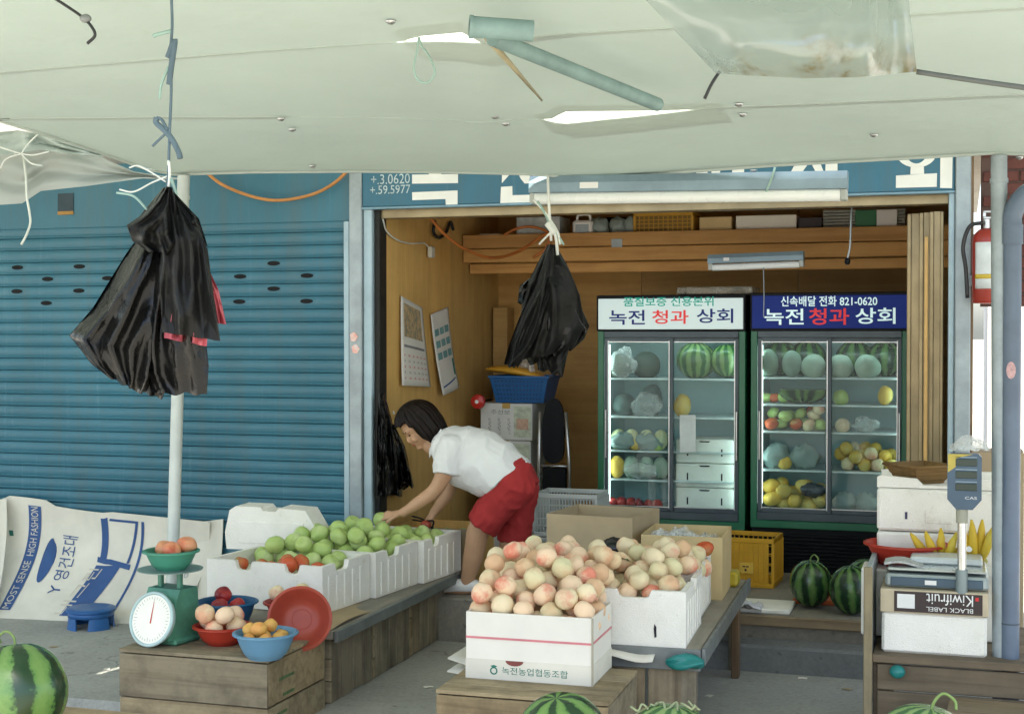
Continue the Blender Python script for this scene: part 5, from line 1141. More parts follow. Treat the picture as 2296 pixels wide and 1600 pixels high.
q = MB(); q.box(-.478, -.44, -.485, -.462, 0, .845, .004); q.build('corner_post', wood('post wood', (.33, .29, .19), (.2, .17, .11), 2), RS)
lw = crate('fruit_crate', 'low wooden crate top at the bottom right corner', (.52, -2.32, -.06), R(-3), 1.15, .62, .36, 2, wood('brown crate wood', (.27, .21, .13), (.16, .12, .075), 0))
q = MB(); P_ = atY(2012, 1505, -1.93); q.sphere(P_, (.035, .03, .03), 14, 10); centre(q, 'float_ball', TEALB, 'small teal ball hanging at the dark stand front', 'ball', smooth=True)
# white box with kiwi label
a, b_ = atY(1976, 1478, -1.87), atY(2213, 1486, -1.87); kw = b_.x - a.x; kt = atY(2090, 1345, -1.87).z
KB = thing('foam_box', 'white foam box carrying the inverted kiwifruit carton lid and electronic scale', 'foam box', ((a.x + b_.x) / 2, -1.62, SZ)); q = MB(); q.box(-kw / 2, kw / 2, -.23, .23, 0, .185, .012); q.build('body', FOAM, KB)
KL = thing('kiwi_carton', 'brown kiwifruit carton lid upside down on the white foam box', 'carton', ((a.x + b_.x) / 2, -1.62, SZ + .186)); kh = .105
q = MB(); q.box(-kw / 2 - .006, kw / 2 + .006, -.245, .235, 0, kh, .003); q.build('body', CARDY if 0 else plain('kiwi carton board', (.52, .44, .30), .8), KL)
q = MB(); q.box(-kw / 2 + .055, kw / 2 - .02, -.2475, -.2455, .006, .098); q.build('label_strip', plain('black label', (.035, .02, .018), .5), KL)
q = MB(); q.box(-kw / 2 + .068, -kw / 2 + .145, -.2495, -.2478, .022, .086, .002); q.build('label_square', WHITE, KL)
text('Kiwifruit', lambda u, v: Vector((kw / 2 - .06 - u * .20, -.2485, .094 - v * .05)), WHITE, KL, world=False); text('BLACK LABEL', lambda u, v: Vector((kw / 2 - .06 - u * .20, -.2485, .034 - v * .02)), WHITE, KL, world=False)
q = MB(); q.box(kw / 2 - .05, kw / 2 - .036, -.2492, -.2478, .07, .086); q.build('red_dot', INKRED, KL)
ES = thing('electronic_scale', 'grey electronic price scale with tall blue display column', 'scale', ((a.x + b_.x) / 2 + .01, -1.64, SZ + .186 + kh)); SGREY = plain('scale grey', (.36, .41, .40), .4, .2); SDARK = plain('scale dark blue', (.045, .085, .12), .4)
q = MB(); q.box(-.225, .225, -.19, .17, .005, .062, .012); q.build('base', SGREY, ES)
q = MB(); q.box(-.20, .20, -.197, -.189, .012, .052, .003); q.build('front_strip', SDARK, ES)
q = MB(); q.box(-.05, .0, -.199, -.1965, .022, .042); q.build('badge', WHITE, ES)
q = MB(); q.box(-.215, .215, -.165, .16, .075, .087, .005); q.build('plate', plain('steel plate', (.62, .66, .64), .3, .6, .06), ES)
q = MB(); q.box(-.12, .2, -.03, .16, .088, .12, .008); q.build('tray', plain('pale tray', (.60, .64, .62), .35, .2, .05), ES)
for sx in (-.17, .17):
    q = MB(); q.box(sx - .02, sx + .02, -.02, .02, .06, .086); q.build('support', SDARK, ES)
cx_ = atY(2156, 1330, -1.82).x - ES.location.x; zc0 = ES.location.z
q = MB(); q.tube([(cx_, -.205, -.005), (cx_, -.205, .10)], .026, 16); q.build('column_socket', plain('socket grey', (.22, .27, .27), .4, .3), ES, smooth=True, ang=40)
ztop = atY(2160, 1140, -1.84).z - zc0
q = MB(); q.tube([(cx_, -.205, .10), (cx_, -.205, ztop - .06)], .019, 16); q.build('column', plain('chrome', (.66, .68, .67), .2, .9, .05), ES, smooth=True, ang=40)
q = MB(); q.tube([(cx_, -.205, ztop - .062), (cx_, -.205, ztop + .005)], .026, 16); q.build('column_collar', plain('olive collar', (.34, .34, .26), .5), ES, smooth=True, ang=40)
hx0, hx1 = atY(2124, 1100, -1.86).x - ES.location.x, atY(2201, 1100, -1.86).x - ES.location.x; hz0, hz1 = ztop, atY(2160, 1016, -1.86).z - zc0; hm = (hx0 + hx1) / 2
q = MB(); q.prism([(hm - .035, hz0), (hm + .035, hz0), (hx1, hz0 + .045), (hx1, hz1 - .015), (hx1 - .015, hz1), (hx0 + .015, hz1), (hx0, hz1 - .015), (hx0, hz0 + .045)], .06, Matrix.Translation((0, -.175, 0)) @ Matrix.Rotation(R(90), 4, 'X')); q.build('display_head', plain('display blue grey', (.055, .10, .15), .4), ES)
for k in range(3):
    z = lerp(hz0 + .085, hz1 - .055, k / 2); q = MB(); q.box(hx0 + .035, hx1 - .02, -.239, -.2352, z, z + .032, .002); q.build('display_window', plain('display glass', (.006, .03, .02), .15), ES)
    q = MB(); q.box(hx0 + .035, hx1 - .02, -.2362, -.2353, z + .038, z + .0405); q.build('display_rule', GALVL, ES)
text('CAS', lambda u, v: Vector((hx1 - .07 + u * .05, -.2365, hz0 + .047 + v * .012)), WHITE, ES, world=False)
q = MB(); q.add([(hx0 + .002, -.2362, hz1 - .002), (hx0 + .002, -.2362, hz1 - .085), (hx0 + .035, -.2362, hz1 - .06), (hx0 + .04, -.2362, hz1 - .02), (hx0 + .11, -.2362, hz1 - .002)], [(0, 1, 2, 3, 4)]); q.build('yellow_sticker', plain('yellow sticker', (.50, .40, .08), .6), ES)
q = MB(); P_ = Vector((hm + .02, -.20, hz1)); q.grid(lambda u, v: P_ + Vector(((u - .5) * .17, (v - .5) * .1, .02 + .05 * (1 - (2 * u - 1) ** 2) * (1 - (2 * v - 1) ** 2) + .03 * noise.noise((u * 4, v * 4, 1)))) + ES.location, 14, 10, .002); centre(q, 'plastic_bag', FILM, 'crumpled clear bag on top of the scale display', 'bag')
# newspaper by the scale, red bowl, bananas, foam boxes behind
q = MB(); q.grid(lambda u, v: Vector(((u - .5) * .17, (v - .5) * .14, .012 + .012 * math.sin(u * 4))), 8, 6, .01); NPp = q.build('folded_newspaper', plain('newsprint', (.46, .47, .44), .85, var=.35, scale=60), None, smooth=True, ang=40, loc=(a.x + .08, -1.80, SZ + .186 + kh + .11)); NPp.location = (a.x + .09, -1.70, SZ + .186 + kh + .09); tag(NPp, 'folded newspaper at the left corner of the electronic scale', 'newspaper')
FS = []
a2, b2 = atY(1966, 1200, -1.28), atY(2224, 1200, -1.28); fw = b2.x - a2.x + .06
zb1 = atY(2080, 1192, -1.28).z
for k, (z0_, z1_) in enumerate(((SZ, .62), (.622, zb1 - .003), (zb1, atY(2080, 1095, -1.28).z))):
    b = thing('foam_box', ('lowest foam box in the stack behind the electronic scale', 'middle foam box in the stack behind the electronic scale', 'top foam box in the stack behind the electronic scale')[k], 'foam box', ((a2.x + b2.x) / 2 + .03, -1.06, z0_), 0, 'foam boxes stacked at the right'); h_ = z1_ - z0_
    q = MB(); q.box(-fw / 2, fw / 2, -.22, .22, 0, h_ - .004, .012); q.build('body', FOAM, b)
    for sx in (-.16, .12):
        q = MB(); q.box(sx - .006, sx + .006, -.2225, -.2195, h_ * .28, h_ * .28 + .035); q.build('slot', plain('slot shade', (.06, .06, .12), .8), b)
    q = MB(); q.box(-.07, .06, -.226, -.2195, h_ * .2, h_ * .5, .004); q.build('moulded_panel', FOAM, b)
ztop2 = atY(2080, 1095, -1.28).z
b = thing('foam_box', 'foam tray with raised corners under the brown basket', 'foam box', ((a2.x + b2.x) / 2 + .03, -1.06, ztop2)); q = MB(); q.prism([(-fw / 2, 0), (fw / 2, 0), (fw / 2, .05), (fw / 2 - .03, .055), (.11, .052), (.085, .015), (-.08, .015), (-.11, .045), (-.2, .052), (-fw / 2 + .02, .06), (-fw / 2, .05)], .03, Matrix.Translation((0, -.185, 0)) @ Matrix.Rotation(R(90), 4, 'X')); q.box(-fw / 2, fw / 2, -.185, .185, 0, .012); q.prism([(-fw / 2, 0), (fw / 2, 0), (fw / 2, .05), (-fw / 2, .05)], .03, Matrix.Translation((0, .215, 0)) @ Matrix.Rotation(R(90), 4, 'X')); q.build('body', FOAM, b)
bz = atY(2062, 1098, -1.15); WB = thing('wicker_basket', 'small brown square basket on the foam box stack', 'basket', (bz.x, -1.10, ztop2 + .004), R(40)); wk = wood('wicker', (.26, .15, .05), (.13, .075, .025), 0, .7, 2)
def wbk(u, v):
    t = u * 4; s_ = int(t) % 4; f_ = t - int(t); hw = lerp(.075, .125, v); c = [(-hw, -hw), (hw, -hw), (hw, hw), (-hw, hw), (-hw, -hw)]; p_ = Vector((*c[s_], 0)).lerp(Vector((*c[s_ + 1], 0)), f_); p_.z = v * .095 + .003 * math.sin(v * 40); return p_
q = MB(); q.grid(wbk, 32, 10, .006); q.build('wall', wk, WB); q = MB(); q.box(-.08, .08, -.08, .08, 0, .006); q.build('base', wk, WB)
q = MB(); q.tube([(-.127, -.127, .096), (.127, -.127, .096), (.127, .127, .096), (-.127, .127, .096), (-.127, -.127, .096)], .007, 8); q.build('rim', wk, WB, smooth=True)
rb = atY(2030, 1262, -1.42); bowl('bowl', 'wide red basin behind the electronic scale', (rb.x, -1.36, .775), .19, .10, PRED, base=.6)
q = MB(); q.box(rb.x - .2, rb.x + .45, -1.52, -1.30, SZ + .004, .773, .006); centre(q, 'foam_block', FOAM, 'white foam block under the red basin and bananas', 'foam block')
BAN = fruitmat('banana skin', (.62, .42, .035), (.50, .42, .06), .1, .5)
def banana_bunch(label, cx, cy, cz_, n_, spread, L, group=None):
    t = thing('banana_bunch', label, 'bananas', (cx, cy, cz_), 0)
    for k in range(n_):
        f_ = (k / max(1, n_ - 1) - .5) * 2; pts = []
        for j in range(9):
            s_ = j / 8; pts.append((f_ * spread * (.25 + .75 * s_) + random.uniform(-.002, .002), -.05 * math.sin(s_ * 2.4) - .02 * (k % 2), L * s_ - .03 * s_ * abs(f_)))
        q = MB(); q.tube(pts, [.008, .014, .019, .021, .021, .020, .017, .012, .005], 8); q.build('banana', BAN, t, smooth=True)
    q = MB(); q.sphere((0, 0, 0), (.05, .03, .025), 10, 8); q.build('crown', plain('banana crown', (.30, .28, .05), .7), t, smooth=True)
    return t
pB = atY(2190, 1255, -1.42); banana_bunch('tall banana bunch beside the pole with a round sticker', pB.x, -1.44, pB.z, 4, .075, .21)
q = MB(); q.lathe([(0, 0), (.014, 0)], 14, Matrix.Translation((pB.x - .035, -1.516, pB.z + .065)) @ Matrix.Rotation(R(80), 4, 'X')); bb_ = [o for o in bpy.data.objects if o.name.startswith('banana_bunch')][0]; q.build('sticker', WHITE, bb_, world=True)
pB = atY(2110, 1262, -1.42); banana_bunch('spread banana bunch right of the red basin', pB.x, -1.40, pB.z, 5, .14, .17)
# ------------------------------------------------------------------ drain pipe, extinguisher
PIPE = plain('blue grey pipe', (.115, .155, .215), .4, var=.25, scale=4)
px_, pY = atY(2268, 900, -1.80).x, -1.80; ze = atY(2268, 512, pY).z
DP = thing('drain_pipe', 'thick blue grey drain pipe with elbow at the right edge', 'pipe', (px_, pY, 0)); r_ = atY(2291, 900, pY).x - px_
q = MB(); q.tube([(0, 0, 0), (0, 0, ze)], r_ * .92, 24); q.build('shaft', PIPE, DP, smooth=True, ang=40)
q = MB(); q.tube([(0, 0, ze - .07), (0, 0, ze + .015)], r_ * 1.06, 24); q.build('socket', PIPE, DP, smooth=True, ang=40)
q = MB(); q.tube(crom([(0, 0, ze), (.0, 0, ze + .06), (.035, 0, ze + .13), (.10, 0, ze + .165), (.35, 0, ze + .17)], 6), r_ * .98, 24); q.build('elbow', PIPE, DP, smooth=True, ang=50)
for y in (1397, 1514):
    z = atY(2279, y, pY).z; q = MB(); q.tube([(0, 0, z - .003), (0, 0, z + .003)], r_ * .95, 24); q.build('tie_wire', plain('wire dark', (.05, .07, .09), .5), DP, smooth=True, ang=40)
q = MB(); P_ = atY(2267, 830, pY - r_); n_ = 16; q.prism([(.02 * math.cos(2 * math.pi * k / n_), .038 * math.sin(2 * math.pi * k / n_)) for k in range(n_)], .002, Matrix.Translation((P_.x, pY - r_ * .93, P_.z)) @ Matrix.Rotation(R(90), 4, 'X')); o = q.build('sticker', plain('pink worn sticker', (.60, .38, .38), .7, var=.4, scale=50), DP, world=True)
EXR = plastic('extinguisher red', (.30, .028, .016), .02, .35); ex_, eY = atY(2212, 600, -.16).x, -.16; ez0, ez1 = atY(2212, 680, eY).z, atY(2212, 520, eY).z
EX = thing('fire_extinguisher', 'red fire extinguisher with white label hung by the right pillar', 'fire extinguisher', (ex_, eY, ez0)); H_ = ez1 - ez0; er = .078
q = MB(); q.lathe([(0, 0), (er * .9, 0), (er, .012), (er, H_ - .05), (er * .9, H_ - .015), (er * .55, H_ + .012), (er * .3, H_ + .02), (0, H_ + .02)], 28); q.build('cylinder', EXR, EX, smooth=True, ang=40)
q = MB(); q.grid(lambda u, v: Vector(((er + .001) * math.sin(R(-50 + 100 * u)), -(er + .001) * math.cos(R(-50 + 100 * u)), lerp(.08, H_ - .06, v))), 10, 4, .001); q.build('paper_label', plain('extinguisher label', (.62, .66, .64), .6), EX, smooth=True)
q = MB(); q.grid(lambda u, v: Vector(((er + .0025) * math.sin(R(-50 + 100 * u)), -(er + .0025) * math.cos(R(-50 + 100 * u)), lerp(.135, .16, v))), 10, 2, .0008); q.build('label_band', plain('yellow band', (.55, .40, .04), .6), EX, smooth=True)
q = MB(); q.tube([(0, 0, H_ + .02), (0, 0, H_ + .07)], .02, 12); q.build('valve', ALU, EX, smooth=True, ang=40)
q = MB(); q.box(-.02, .075, -.014, .014, H_ + .07, H_ + .085, .004); q.box(-.02, .07, -.014, .014, H_ + .105, H_ + .118, .004); q.box(-.02, -.005, -.012, .012, H_ + .085, H_ + .106); q.build('handle', ALU, EX)
q = MB(); q.tube(crom([(-.02, -.02, H_ + .05), (-.09, -.03, H_ + .03), (-.125, -.03, H_ - .08), (-.11, -.02, H_ - .2), (-.10, -.02, .03)], 6), .011, 8); q.build('hose', plain('black hose', (.015, .015, .016), .5), EX, smooth=True)
q = MB(); q.box(-.11, .11, .07, .1, .10, .16); q.build('bracket', GALV, EX)
q = MB(); P_ = atY(2213, 1070, .25); q.box(P_.x - .14, P_.x + .2, .1, .42, 0.02, P_.z + .16, .005); centre(q, 'cardboard_box', CARDB, 'tall brown carton in the bright gap behind the pole', 'carton')
# ------------------------------------------------------------------ lamps
LAMPB = plain('lamp housing grey blue', (.22, .31, .36), .45, .1); TUBEOFF = plain('white unlit tube', (.80, .83, .80), .3, var=.04)
def lamp(name, label, A, Bp, h, dep):
    d = (Bp - A); L = d.length; ang = math.atan2(d.y, d.x); t = thing(name, label, 'lamp', tuple(A.lerp(Bp, .5)), ang); sl = math.asin(d.z / L); t.rotation_euler = (0, -sl, ang)
    PM[t.name] = t.rotation_euler.to_matrix().to_4x4()
    q = MB(); q.prism([(-dep * .5, 0), (dep * .5, 0), (dep * .5, h * .55), (dep * .3, h), (-dep * .3, h), (-dep * .5, h * .55)], L, Matrix.Translation((-L / 2, 0, .02)) @ Matrix.Rotation(R(90), 4, 'Z') @ Matrix.Rotation(R(90), 4, 'X')); q.build('housing', LAMPB, t)
    q = MB(); q.tube([(-L / 2 + .03, -dep * .25, -.008), (L / 2 - .03, -dep * .25, -.008)], h * .36, 14); q.build('tube', TUBEOFF, t, smooth=True, ang=40)
    for s_ in (-1, 1):
        q = MB(); q.box(s_ * (L / 2 - .016) - .016, s_ * (L / 2 - .016) + .016, -dep * .35, dep * .35, -h * .38, .02, .004); q.build('tube_holder', plain('lamp end', (.45, .48, .44), .5), t)
    q = MB(); q.box(-L * .33, -L * .27, -dep * .502, -dep * .49, .025 + h * .15, .025 + h * .5); q.build('label_plate', WHITE, t)
    return t
lamp('fluorescent_lamp', 'long fluorescent lamp with white tube hung under the canopy edge before the sign', atY(1192, 443, -1.62), atY(1900, 434, -1.62), .085, .11)
lamp('fluorescent_lamp', 'short fluorescent lamp hanging above the refrigerators', atY(1589, 598, 1.05), atY(1803, 590, 1.05), .06, .09)
# ------------------------------------------------------------------ loft shelf and what lies on it
LS = thing('loft_shelf', 'timber loft shelf across the shop above the refrigerators', 'shelf', (-1.7, 1.85, 2.5)); yS = 1.62
zA = atY(1060, 527, yS).z
for k, (y0_, y1_, yo) in enumerate(((527, 557, 0), (559, 589, .012), (592, 614, .16))):
    za, zb_ = atY(1060, y0_, yS + yo).z, atY(1060, y1_, yS + yo).z; q = MB(); q.box(XL + .005, XR + .05, yS + yo, yS + yo + .045, zb_, za, .004); q.build('beam', TIMBER, LS, world=True)
q = MB(); q.box(XL + .005, XR + .05, yS + .048, YB - .01, zA - .05, zA - .025); q.build('deck', PLYB, LS, world=True)
for x in (-2.9, -2.0, -1.1, -.3):
    q = MB(); q.box(x - .03, x + .03, yS + .21, YB - .01, zA - .16, zA - .055, .004); q.build('joist', TIMBER, LS, world=True)
q = MB(); P_ = atY(1383, 545, yS - .004); q.box(P_.x - .04, P_.x + .04, yS - .006, yS - .001, P_.z - .03, P_.z + .03); q.build('steel_plate', GALV, LS, world=True)
def shelf_box(x0_, x1_, ytop_, label, m, nm='carton', cat='carton', dep=.3, Y=None, txt=None):
    Y = Y or yS + .08; a_, b__ = atY(x0_, 520, Y), atY(x1_, 520, Y); zt = atY(x0_, ytop_, Y).z
    q = MB(); q.box(a_.x, b__.x, Y, Y + dep, zA - .024, min(zt, ZC - .02), .004); return centre(q, nm, m, label, cat)
shelf_box(1158, 1255, 487, 'clear plastic storage wrap pile at left on the loft shelf', plain('grey wrap', (.45, .50, .50), .4, var=.3, scale=20), 'plastic_pile', 'plastic pile')
o = shelf_box(1075, 1118, 524, 'flat white strip lying on the loft shelf left end', WHITE, 'white_strip', 'strip', .1)
fanp = atY(1305, 522, yS + .05); FN = thing('power_box', 'white handled power unit on the loft shelf', 'appliance', (fanp.x, yS + .1, zA - .024)); q = MB(); q.box(-.075, .075, -.05, .05, 0, .12, .015); q.build('body', WHITE, FN); q = MB(); q.tube(crom([(-.05, 0, .115), (-.04, 0, .16), (.04, 0, .16), (.05, 0, .115)], 5), .01, 8); q.build('handle', WHITE, FN, smooth=True); q = MB(); q.box(-.05, .05, -.052, -.049, .02, .09); q.build('grille', GALV, FN)
for k, (px, w_) in enumerate(((1345, 45), (1385, 40), (1412, 24))): film_blob(atY(px, 510, yS + .12).x, yS + .12, zA - .024, w_ / 300, .14, ('pale crumpled bag left among the loft shelf clutter', 'pale crumpled bag in the middle of the loft shelf clutter', 'small pale bag beside the yellow loft crate')[k], BAGW, 20 + k, None)
shelf_box(1330, 1420, 488, 'dark box at the back of the loft shelf clutter', plain('dark box', (.03, .032, .035), .7), 'dark_box', 'box', .2, yS + .3)
a_, b__ = atY(1420, 520, yS + .08), atY(1553, 520, yS + .08); ycr = basket_crate('plastic_crate', 'yellow plastic crate on the loft shelf', ((a_.x + b__.x) / 2, yS + .26, zA - .024), 0, b__.x - a_.x, .34, .17, PYEL, 12, 3); q = MB(); q.box(-.2, .2, -.15, -.14, .02, .15); q.build('inner_wall', plain('dark yellow inner', (.28, .17, .03), .7), ycr)
shelf_box(1568, 1640, 487, 'small tan carton beside the yellow loft crate', CARDY); ob = shelf_box(1650, 1786, 484, 'long white carton on the loft shelf', CARDW)
shelf_box(1790, 1843, 488, 'black bag like box right of the long white loft carton', plain('black red box', (.03, .02, .022), .6), 'dark_box', 'box')
for k in range(6):
    a_, b__ = atY(1845, 520, yS + .1), atY(2030, 520, yS + .1); q = MB(); q.box(a_.x, b__.x, yS + .1, yS + .3, zA + .0 + k * .022, zA + .018 + k * .022, .004); o = centre(q, 'flat_pack', plain('grey flat pack', (.30, .31, .27), .7), ('lowest', 'second lowest', 'third lowest', 'third highest', 'second highest', 'topmost')[k] + ' grey flat pack of the right loft shelf pile', 'flat pack', 'flat packs on the loft shelf')
a_, b__, c_ = atY(1918, 500, yS + .09), atY(1965, 500, yS + .09), atY(2012, 500, yS + .09)
q = MB(); q.box(a_.x, b__.x, yS + .07, yS + .098, zA, zA + .12, .004); centre(q, 'green_packet', plain('green packet', (.02, .16, .06), .5), 'green packet leaning on the grey loft flat packs', 'packet'); q = MB(); q.box(b__.x + .002, c_.x, yS + .07, yS + .098, zA, zA + .12, .004); centre(q, 'white_packet', WHITE, 'white ribbed packet beside the green loft packet', 'packet')
q = MB(); a_, b__ = atY(1520, 660, YF + .2), atY(1690, 660, YF + .2); q.box(a_.x, b__.x, YF + .14, YF + .5, a_.z - .0, a_.z + .05, .006); centre(q, 'plastic_case', glossmix('clear case', (.45, .45, .38), 1.45, .4), 'flat clear plastic case on top of the left refrigerator', 'case')
# ------------------------------------------------------------------ calendars on the plywood
def wallsheet(name, label, pts, m, curl):          # four photo corners on the plane of the inside wall
    A_, B_, C_, D_ = [atX(x, y, XL + .006) for x, y in pts]; t = thing(name, label, 'calendar', tuple(A_.lerp(C_, .5)))
    def fn(u, v):
        p_ = A_.lerp(B_, u).lerp(D_.lerp(C_, u), v); p_.x += .012 + curl * (v ** 2) * .05 + .012 * math.sin(u * 3) * v; return p_
    MB().grid(fn, 10, 14, .002).build('sheet', m, t, smooth=True, world=True); return t, (lambda u, v: fn(u, v) + Vector((.004, -.002, 0)))
PAPER = plain('calendar paper', (.66, .64, .58), .8, var=.06)
c1, f1 = wallsheet('wall_calendar', 'white wall calendar with picture on the plywood wall', ((895, 663), (943, 690), (957, 867), (893, 864)), PAPER, .3)
q = MB(); q.grid(lambda u, v: f1(.12 + .74 * u, .06 + .38 * v), 6, 6); q.build('picture', plain('calendar picture', (.45, .30, .14), .6, var=.6, scale=30, c2=(.12, .16, .14)), c1, world=True)
q = MB(); q.grid(lambda u, v: f1(.1 + .8 * u, .53 + .03 * v), 4, 2); q.build('month_bar', INKGREY, c1, world=True)
for r_ in range(5): text('1 2 3 4 5 6', lambda u, v: f1(.1 + .8 * u, .64 + r_ * .065 + (1 - v) * .022), INKGREY if r_ % 2 else INKRED, c1, 'date_row')
c2_, f2 = wallsheet('wall_calendar', 'curled green printed calendar sheet beside the white calendar', ((962, 705), (1001, 688), (1014, 868), (978, 886)), PAPER, .8)
TEALI = plain('teal print', (.14, .30, .30), .8)
for r_ in range(3):
    for k in range(3):
        q = MB(); q.grid(lambda u, v: f2(.1 + k * .28 + .22 * u, .20 + r_ * .145 + .085 * v), 2, 2); q.build('month_block', TEALI, c2_, world=True)
q = MB(); q.grid(lambda u, v: f2(.82 + .1 * u, .62 + .2 * v), 2, 3); q.build('green_bar', INKGREEN, c2_, world=True); q = MB(); q.grid(lambda u, v: f2(.1 + .75 * u, .90 - .05 * u + .02 * v), 4, 1); q.build('blue_bar', INKBLUE, c2_, world=True)
# ------------------------------------------------------------------ cables
def cable(name, label, pts, r, m, cat='cable', n_=7, seg=7):
    q = MB(); q.tube(crom(pts, n_), r, seg); return centre(q, name, m, label, cat, smooth=True, base=False)
ORC = plain('orange cable', (.50, .16, .035), .5); WHC = plain('white cable', (.60, .60, .52), .6); GRC = plain('green string', (.30, .44, .38), .8); BLC = plain('black cable', (.02, .022, .024), .5)
cable('orange_hose', 'orange hose looping below the canopy over the shutter', [atY(452, 378, -.12), atY(500, 415, -.12), atY(570, 442, -.12), atY(630, 449, -.12), atY(700, 436, -.12), atY(750, 410, -.12), atY(790, 372, -.12)], .011, plain('faded orange hose', (.50, .22, .06), .6))
cable('orange_cable', 'orange cable sagging from the door head to the loft shelf', [atY(963, 486, .3), atY(1000, 528, .5), atY(1050, 562, .8), atY(1105, 578, 1.1), atY(1160, 565, 1.4), atY(1215, 530, 1.55), atY(1240, 520, 1.58)], .011, ORC)
cable('orange_cable', 'orange cable arching over the loft shelf beam', [atY(1130, 527, 1.6), atY(1160, 512, 1.6), atY(1195, 509, 1.6), atY(1230, 523, 1.58), atY(1225, 555, 1.58), atY(1195, 578, 1.58)], .010, ORC)
wc = thing('white_plug_cable', 'white cable with plug hanging on the plywood wall', 'cable', tuple(atX(965, 560, XL + .02))); q = MB(); q.tube(crom([atX(x, y, XL + .02) for x, y in ((858, 490), (868, 520), (895, 540), (925, 546), (950, 545), (962, 556))], 6), .006, 7); q.build('cord', WHC, wc, smooth=True, world=True); P_ = atX(966, 562, XL + .03); q = MB(); q.box(P_.x - .015, P_.x + .02, P_.y - .035, P_.y + .035, P_.z - .05, P_.z + .03, .008); q.build('plug', WHC, wc, world=True)
cable('black_cable', 'dark cable tangle at the upper plywood wall', [atX(x, y, XL + .03) for x, y in ((975, 495), (972, 520), (985, 533), (1000, 520), (1010, 498), (1016, 515))], .012, BLC)
cable('lamp_string', 'thin green string tying the long lamp to the canopy', [atY(1740, 366, -1.66), atY(1730, 400, -1.68), atY(1712, 446, -1.66)], .006, GRC)
cable('hanging_wire', 'grey wire with a socket hanging right of the small lamp', [atY(1912, 440, .2), atY(1908, 490, .3), atY(1906, 550, .3), atY(1900, 580, .3)], .006, GALV)
q = MB(); q.sphere(atY(1900, 586, .3), (.018, .018, .022), 10, 8); centre(q, 'bulb_socket', BLACKM, 'small dark bulb socket at the end of the hanging wire', 'socket', smooth=True, base=False)
cable('light_pull', 'thin pull cord hanging before the refrigerator signs', [atY(1712, 600, 1.0), atY(1713, 660, 1.0), atY(1712, 712, 1.0)], .0035, GALV)
cable('canopy_rope', 'dark rope running from the plastic sheet to the right', [atY(2055, 161, -4.75), atY(2180, 180, -4.75), atY(2330, 201, -4.75)], .007, plain('rope dark', (.10, .11, .10), .8))
cable('loop_string', 'pale green string loop hanging from the canopy', [atY(x, y, -4.0) for x, y in ((938, 84), (936, 110), (928, 150), (936, 178), (955, 186), (970, 176), (974, 155), (958, 120), (946, 105), (940, 84))], .0035, GRC)
cable('tie_wire', 'dark wire with a knot at the canopy upper left', [atY(118, -6, -4.6), atY(170, 28, -4.6), atY(188, 42, -4.6), atY(205, 60, -4.6), atY(213, 80, -4.6), atY(196, 98, -4.6)], .005, BLC)
q = MB(); q.sphere(atY(192, 42, -4.6), (.02, .015, .014), 10, 8); centre(q, 'wire_clip', GREYSTEEL, 'small metal clip on the upper left canopy wire', 'clip', smooth=True, base=False)
cable('hook_wire', 'short dark wire hanging below the clear plastic sheet', [atY(1614, 160, -4.4), atY(1595, 190, -4.4), atY(1580, 222, -4.4)], .005, BLC)
cable('white_rope', 'white rope end hanging from the grey cloth at left', [atY(x, y, -1.5) for x, y in ((52, 350), (58, 395), (60, 440), (66, 475), (68, 500), (60, 525), (48, 548))], .007, plain('white rope', (.66, .70, .62), .8))

q = MB(); q.box(-.12, .12, -.012, .012, 0, .018, .004); o = q.build('wood_strip', CRATEW, None, loc=tuple(atZ(1672, 1486, 0))); o.rotation_euler = (0, 0, R(-4)); tag(o, 'short pale wood strip lying at the foot of the step', 'wood strip')
for k, (x, y, nm_) in enumerate(((1800, 1520, 'beside the step'), (1590, 1560, 'near the peach table leg'), (1900, 1545, 'before the dark stand'), (960, 1540, 'in the aisle between the tables'), (240, 1500, 'on the pavement by the scale crate'), (120, 1450, 'below the blue stool'))):
    P_ = atZ(x, y, .0); q = MB(); q.grid(lambda u, v: Vector(((u - .5) * .05, (v - .5) * .035, .003 + .008 * abs(noise.noise((u * 3 + k, v * 3, 1))))), 4, 4, .001); o = q.build('paper_scrap', (CARDW, CARD, CARDB)[k % 3], None, loc=tuple(P_)); o.rotation_euler = (0, 0, k * 1.3); tag(o, 'tiny paper scrap on the ground ' + nm_, 'litter')
# ------------------------------------------------------------------ draped cloth at the left, clear plastic sheet
def drape(name, label, cat, topc, botc, Y, m, pleat, seed, nu=60, nv=26, amp=.06, thick=.003, group=None):
    def fn(u, v):
        a = poly([(*p, 0) for p in topc], u); b = poly([(*p, 0) for p in botc], u); p_ = a.lerp(b, v)
        yy = Y + amp * (math.sin(u * pleat + 2 * noise.noise((u * 3, v * 2, seed))) * (.4 + .6 * math.sin(math.pi * v)) + 1.2 * noise.noise((u * 4, v * 4, seed + 3))) + .15 * v * (1 - v)
        return atY(p_.x, p_.y, yy)
    q = MB(); q.grid(fn, nu, nv, thick); return centre(q, name, m, label, cat, group, smooth=True, ang=70)
drape('cloth_awning', 'grey white cloth drooping at the left under the canopy corner', 'cloth', [(-40, 318), (60, 330), (120, 318), (200, 340), (300, 385), (400, 400)], [(-40, 462), (50, 456), (92, 428), (190, 418), (320, 400), (412, 402)], -1.45, TARP2, 9, 4, amp=.05)
drape('cloth_awning', 'folded white cloth strip above the drooping grey cloth', 'cloth', [(-40, 300), (40, 292), (90, 300), (150, 322), (225, 345)], [(-40, 352), (40, 345), (90, 335), (150, 345), (232, 352)], -1.62, TARP, 14, 9, 40, 10, .04)
WSTR = plain('white string', (.70, .72, .66), .8)
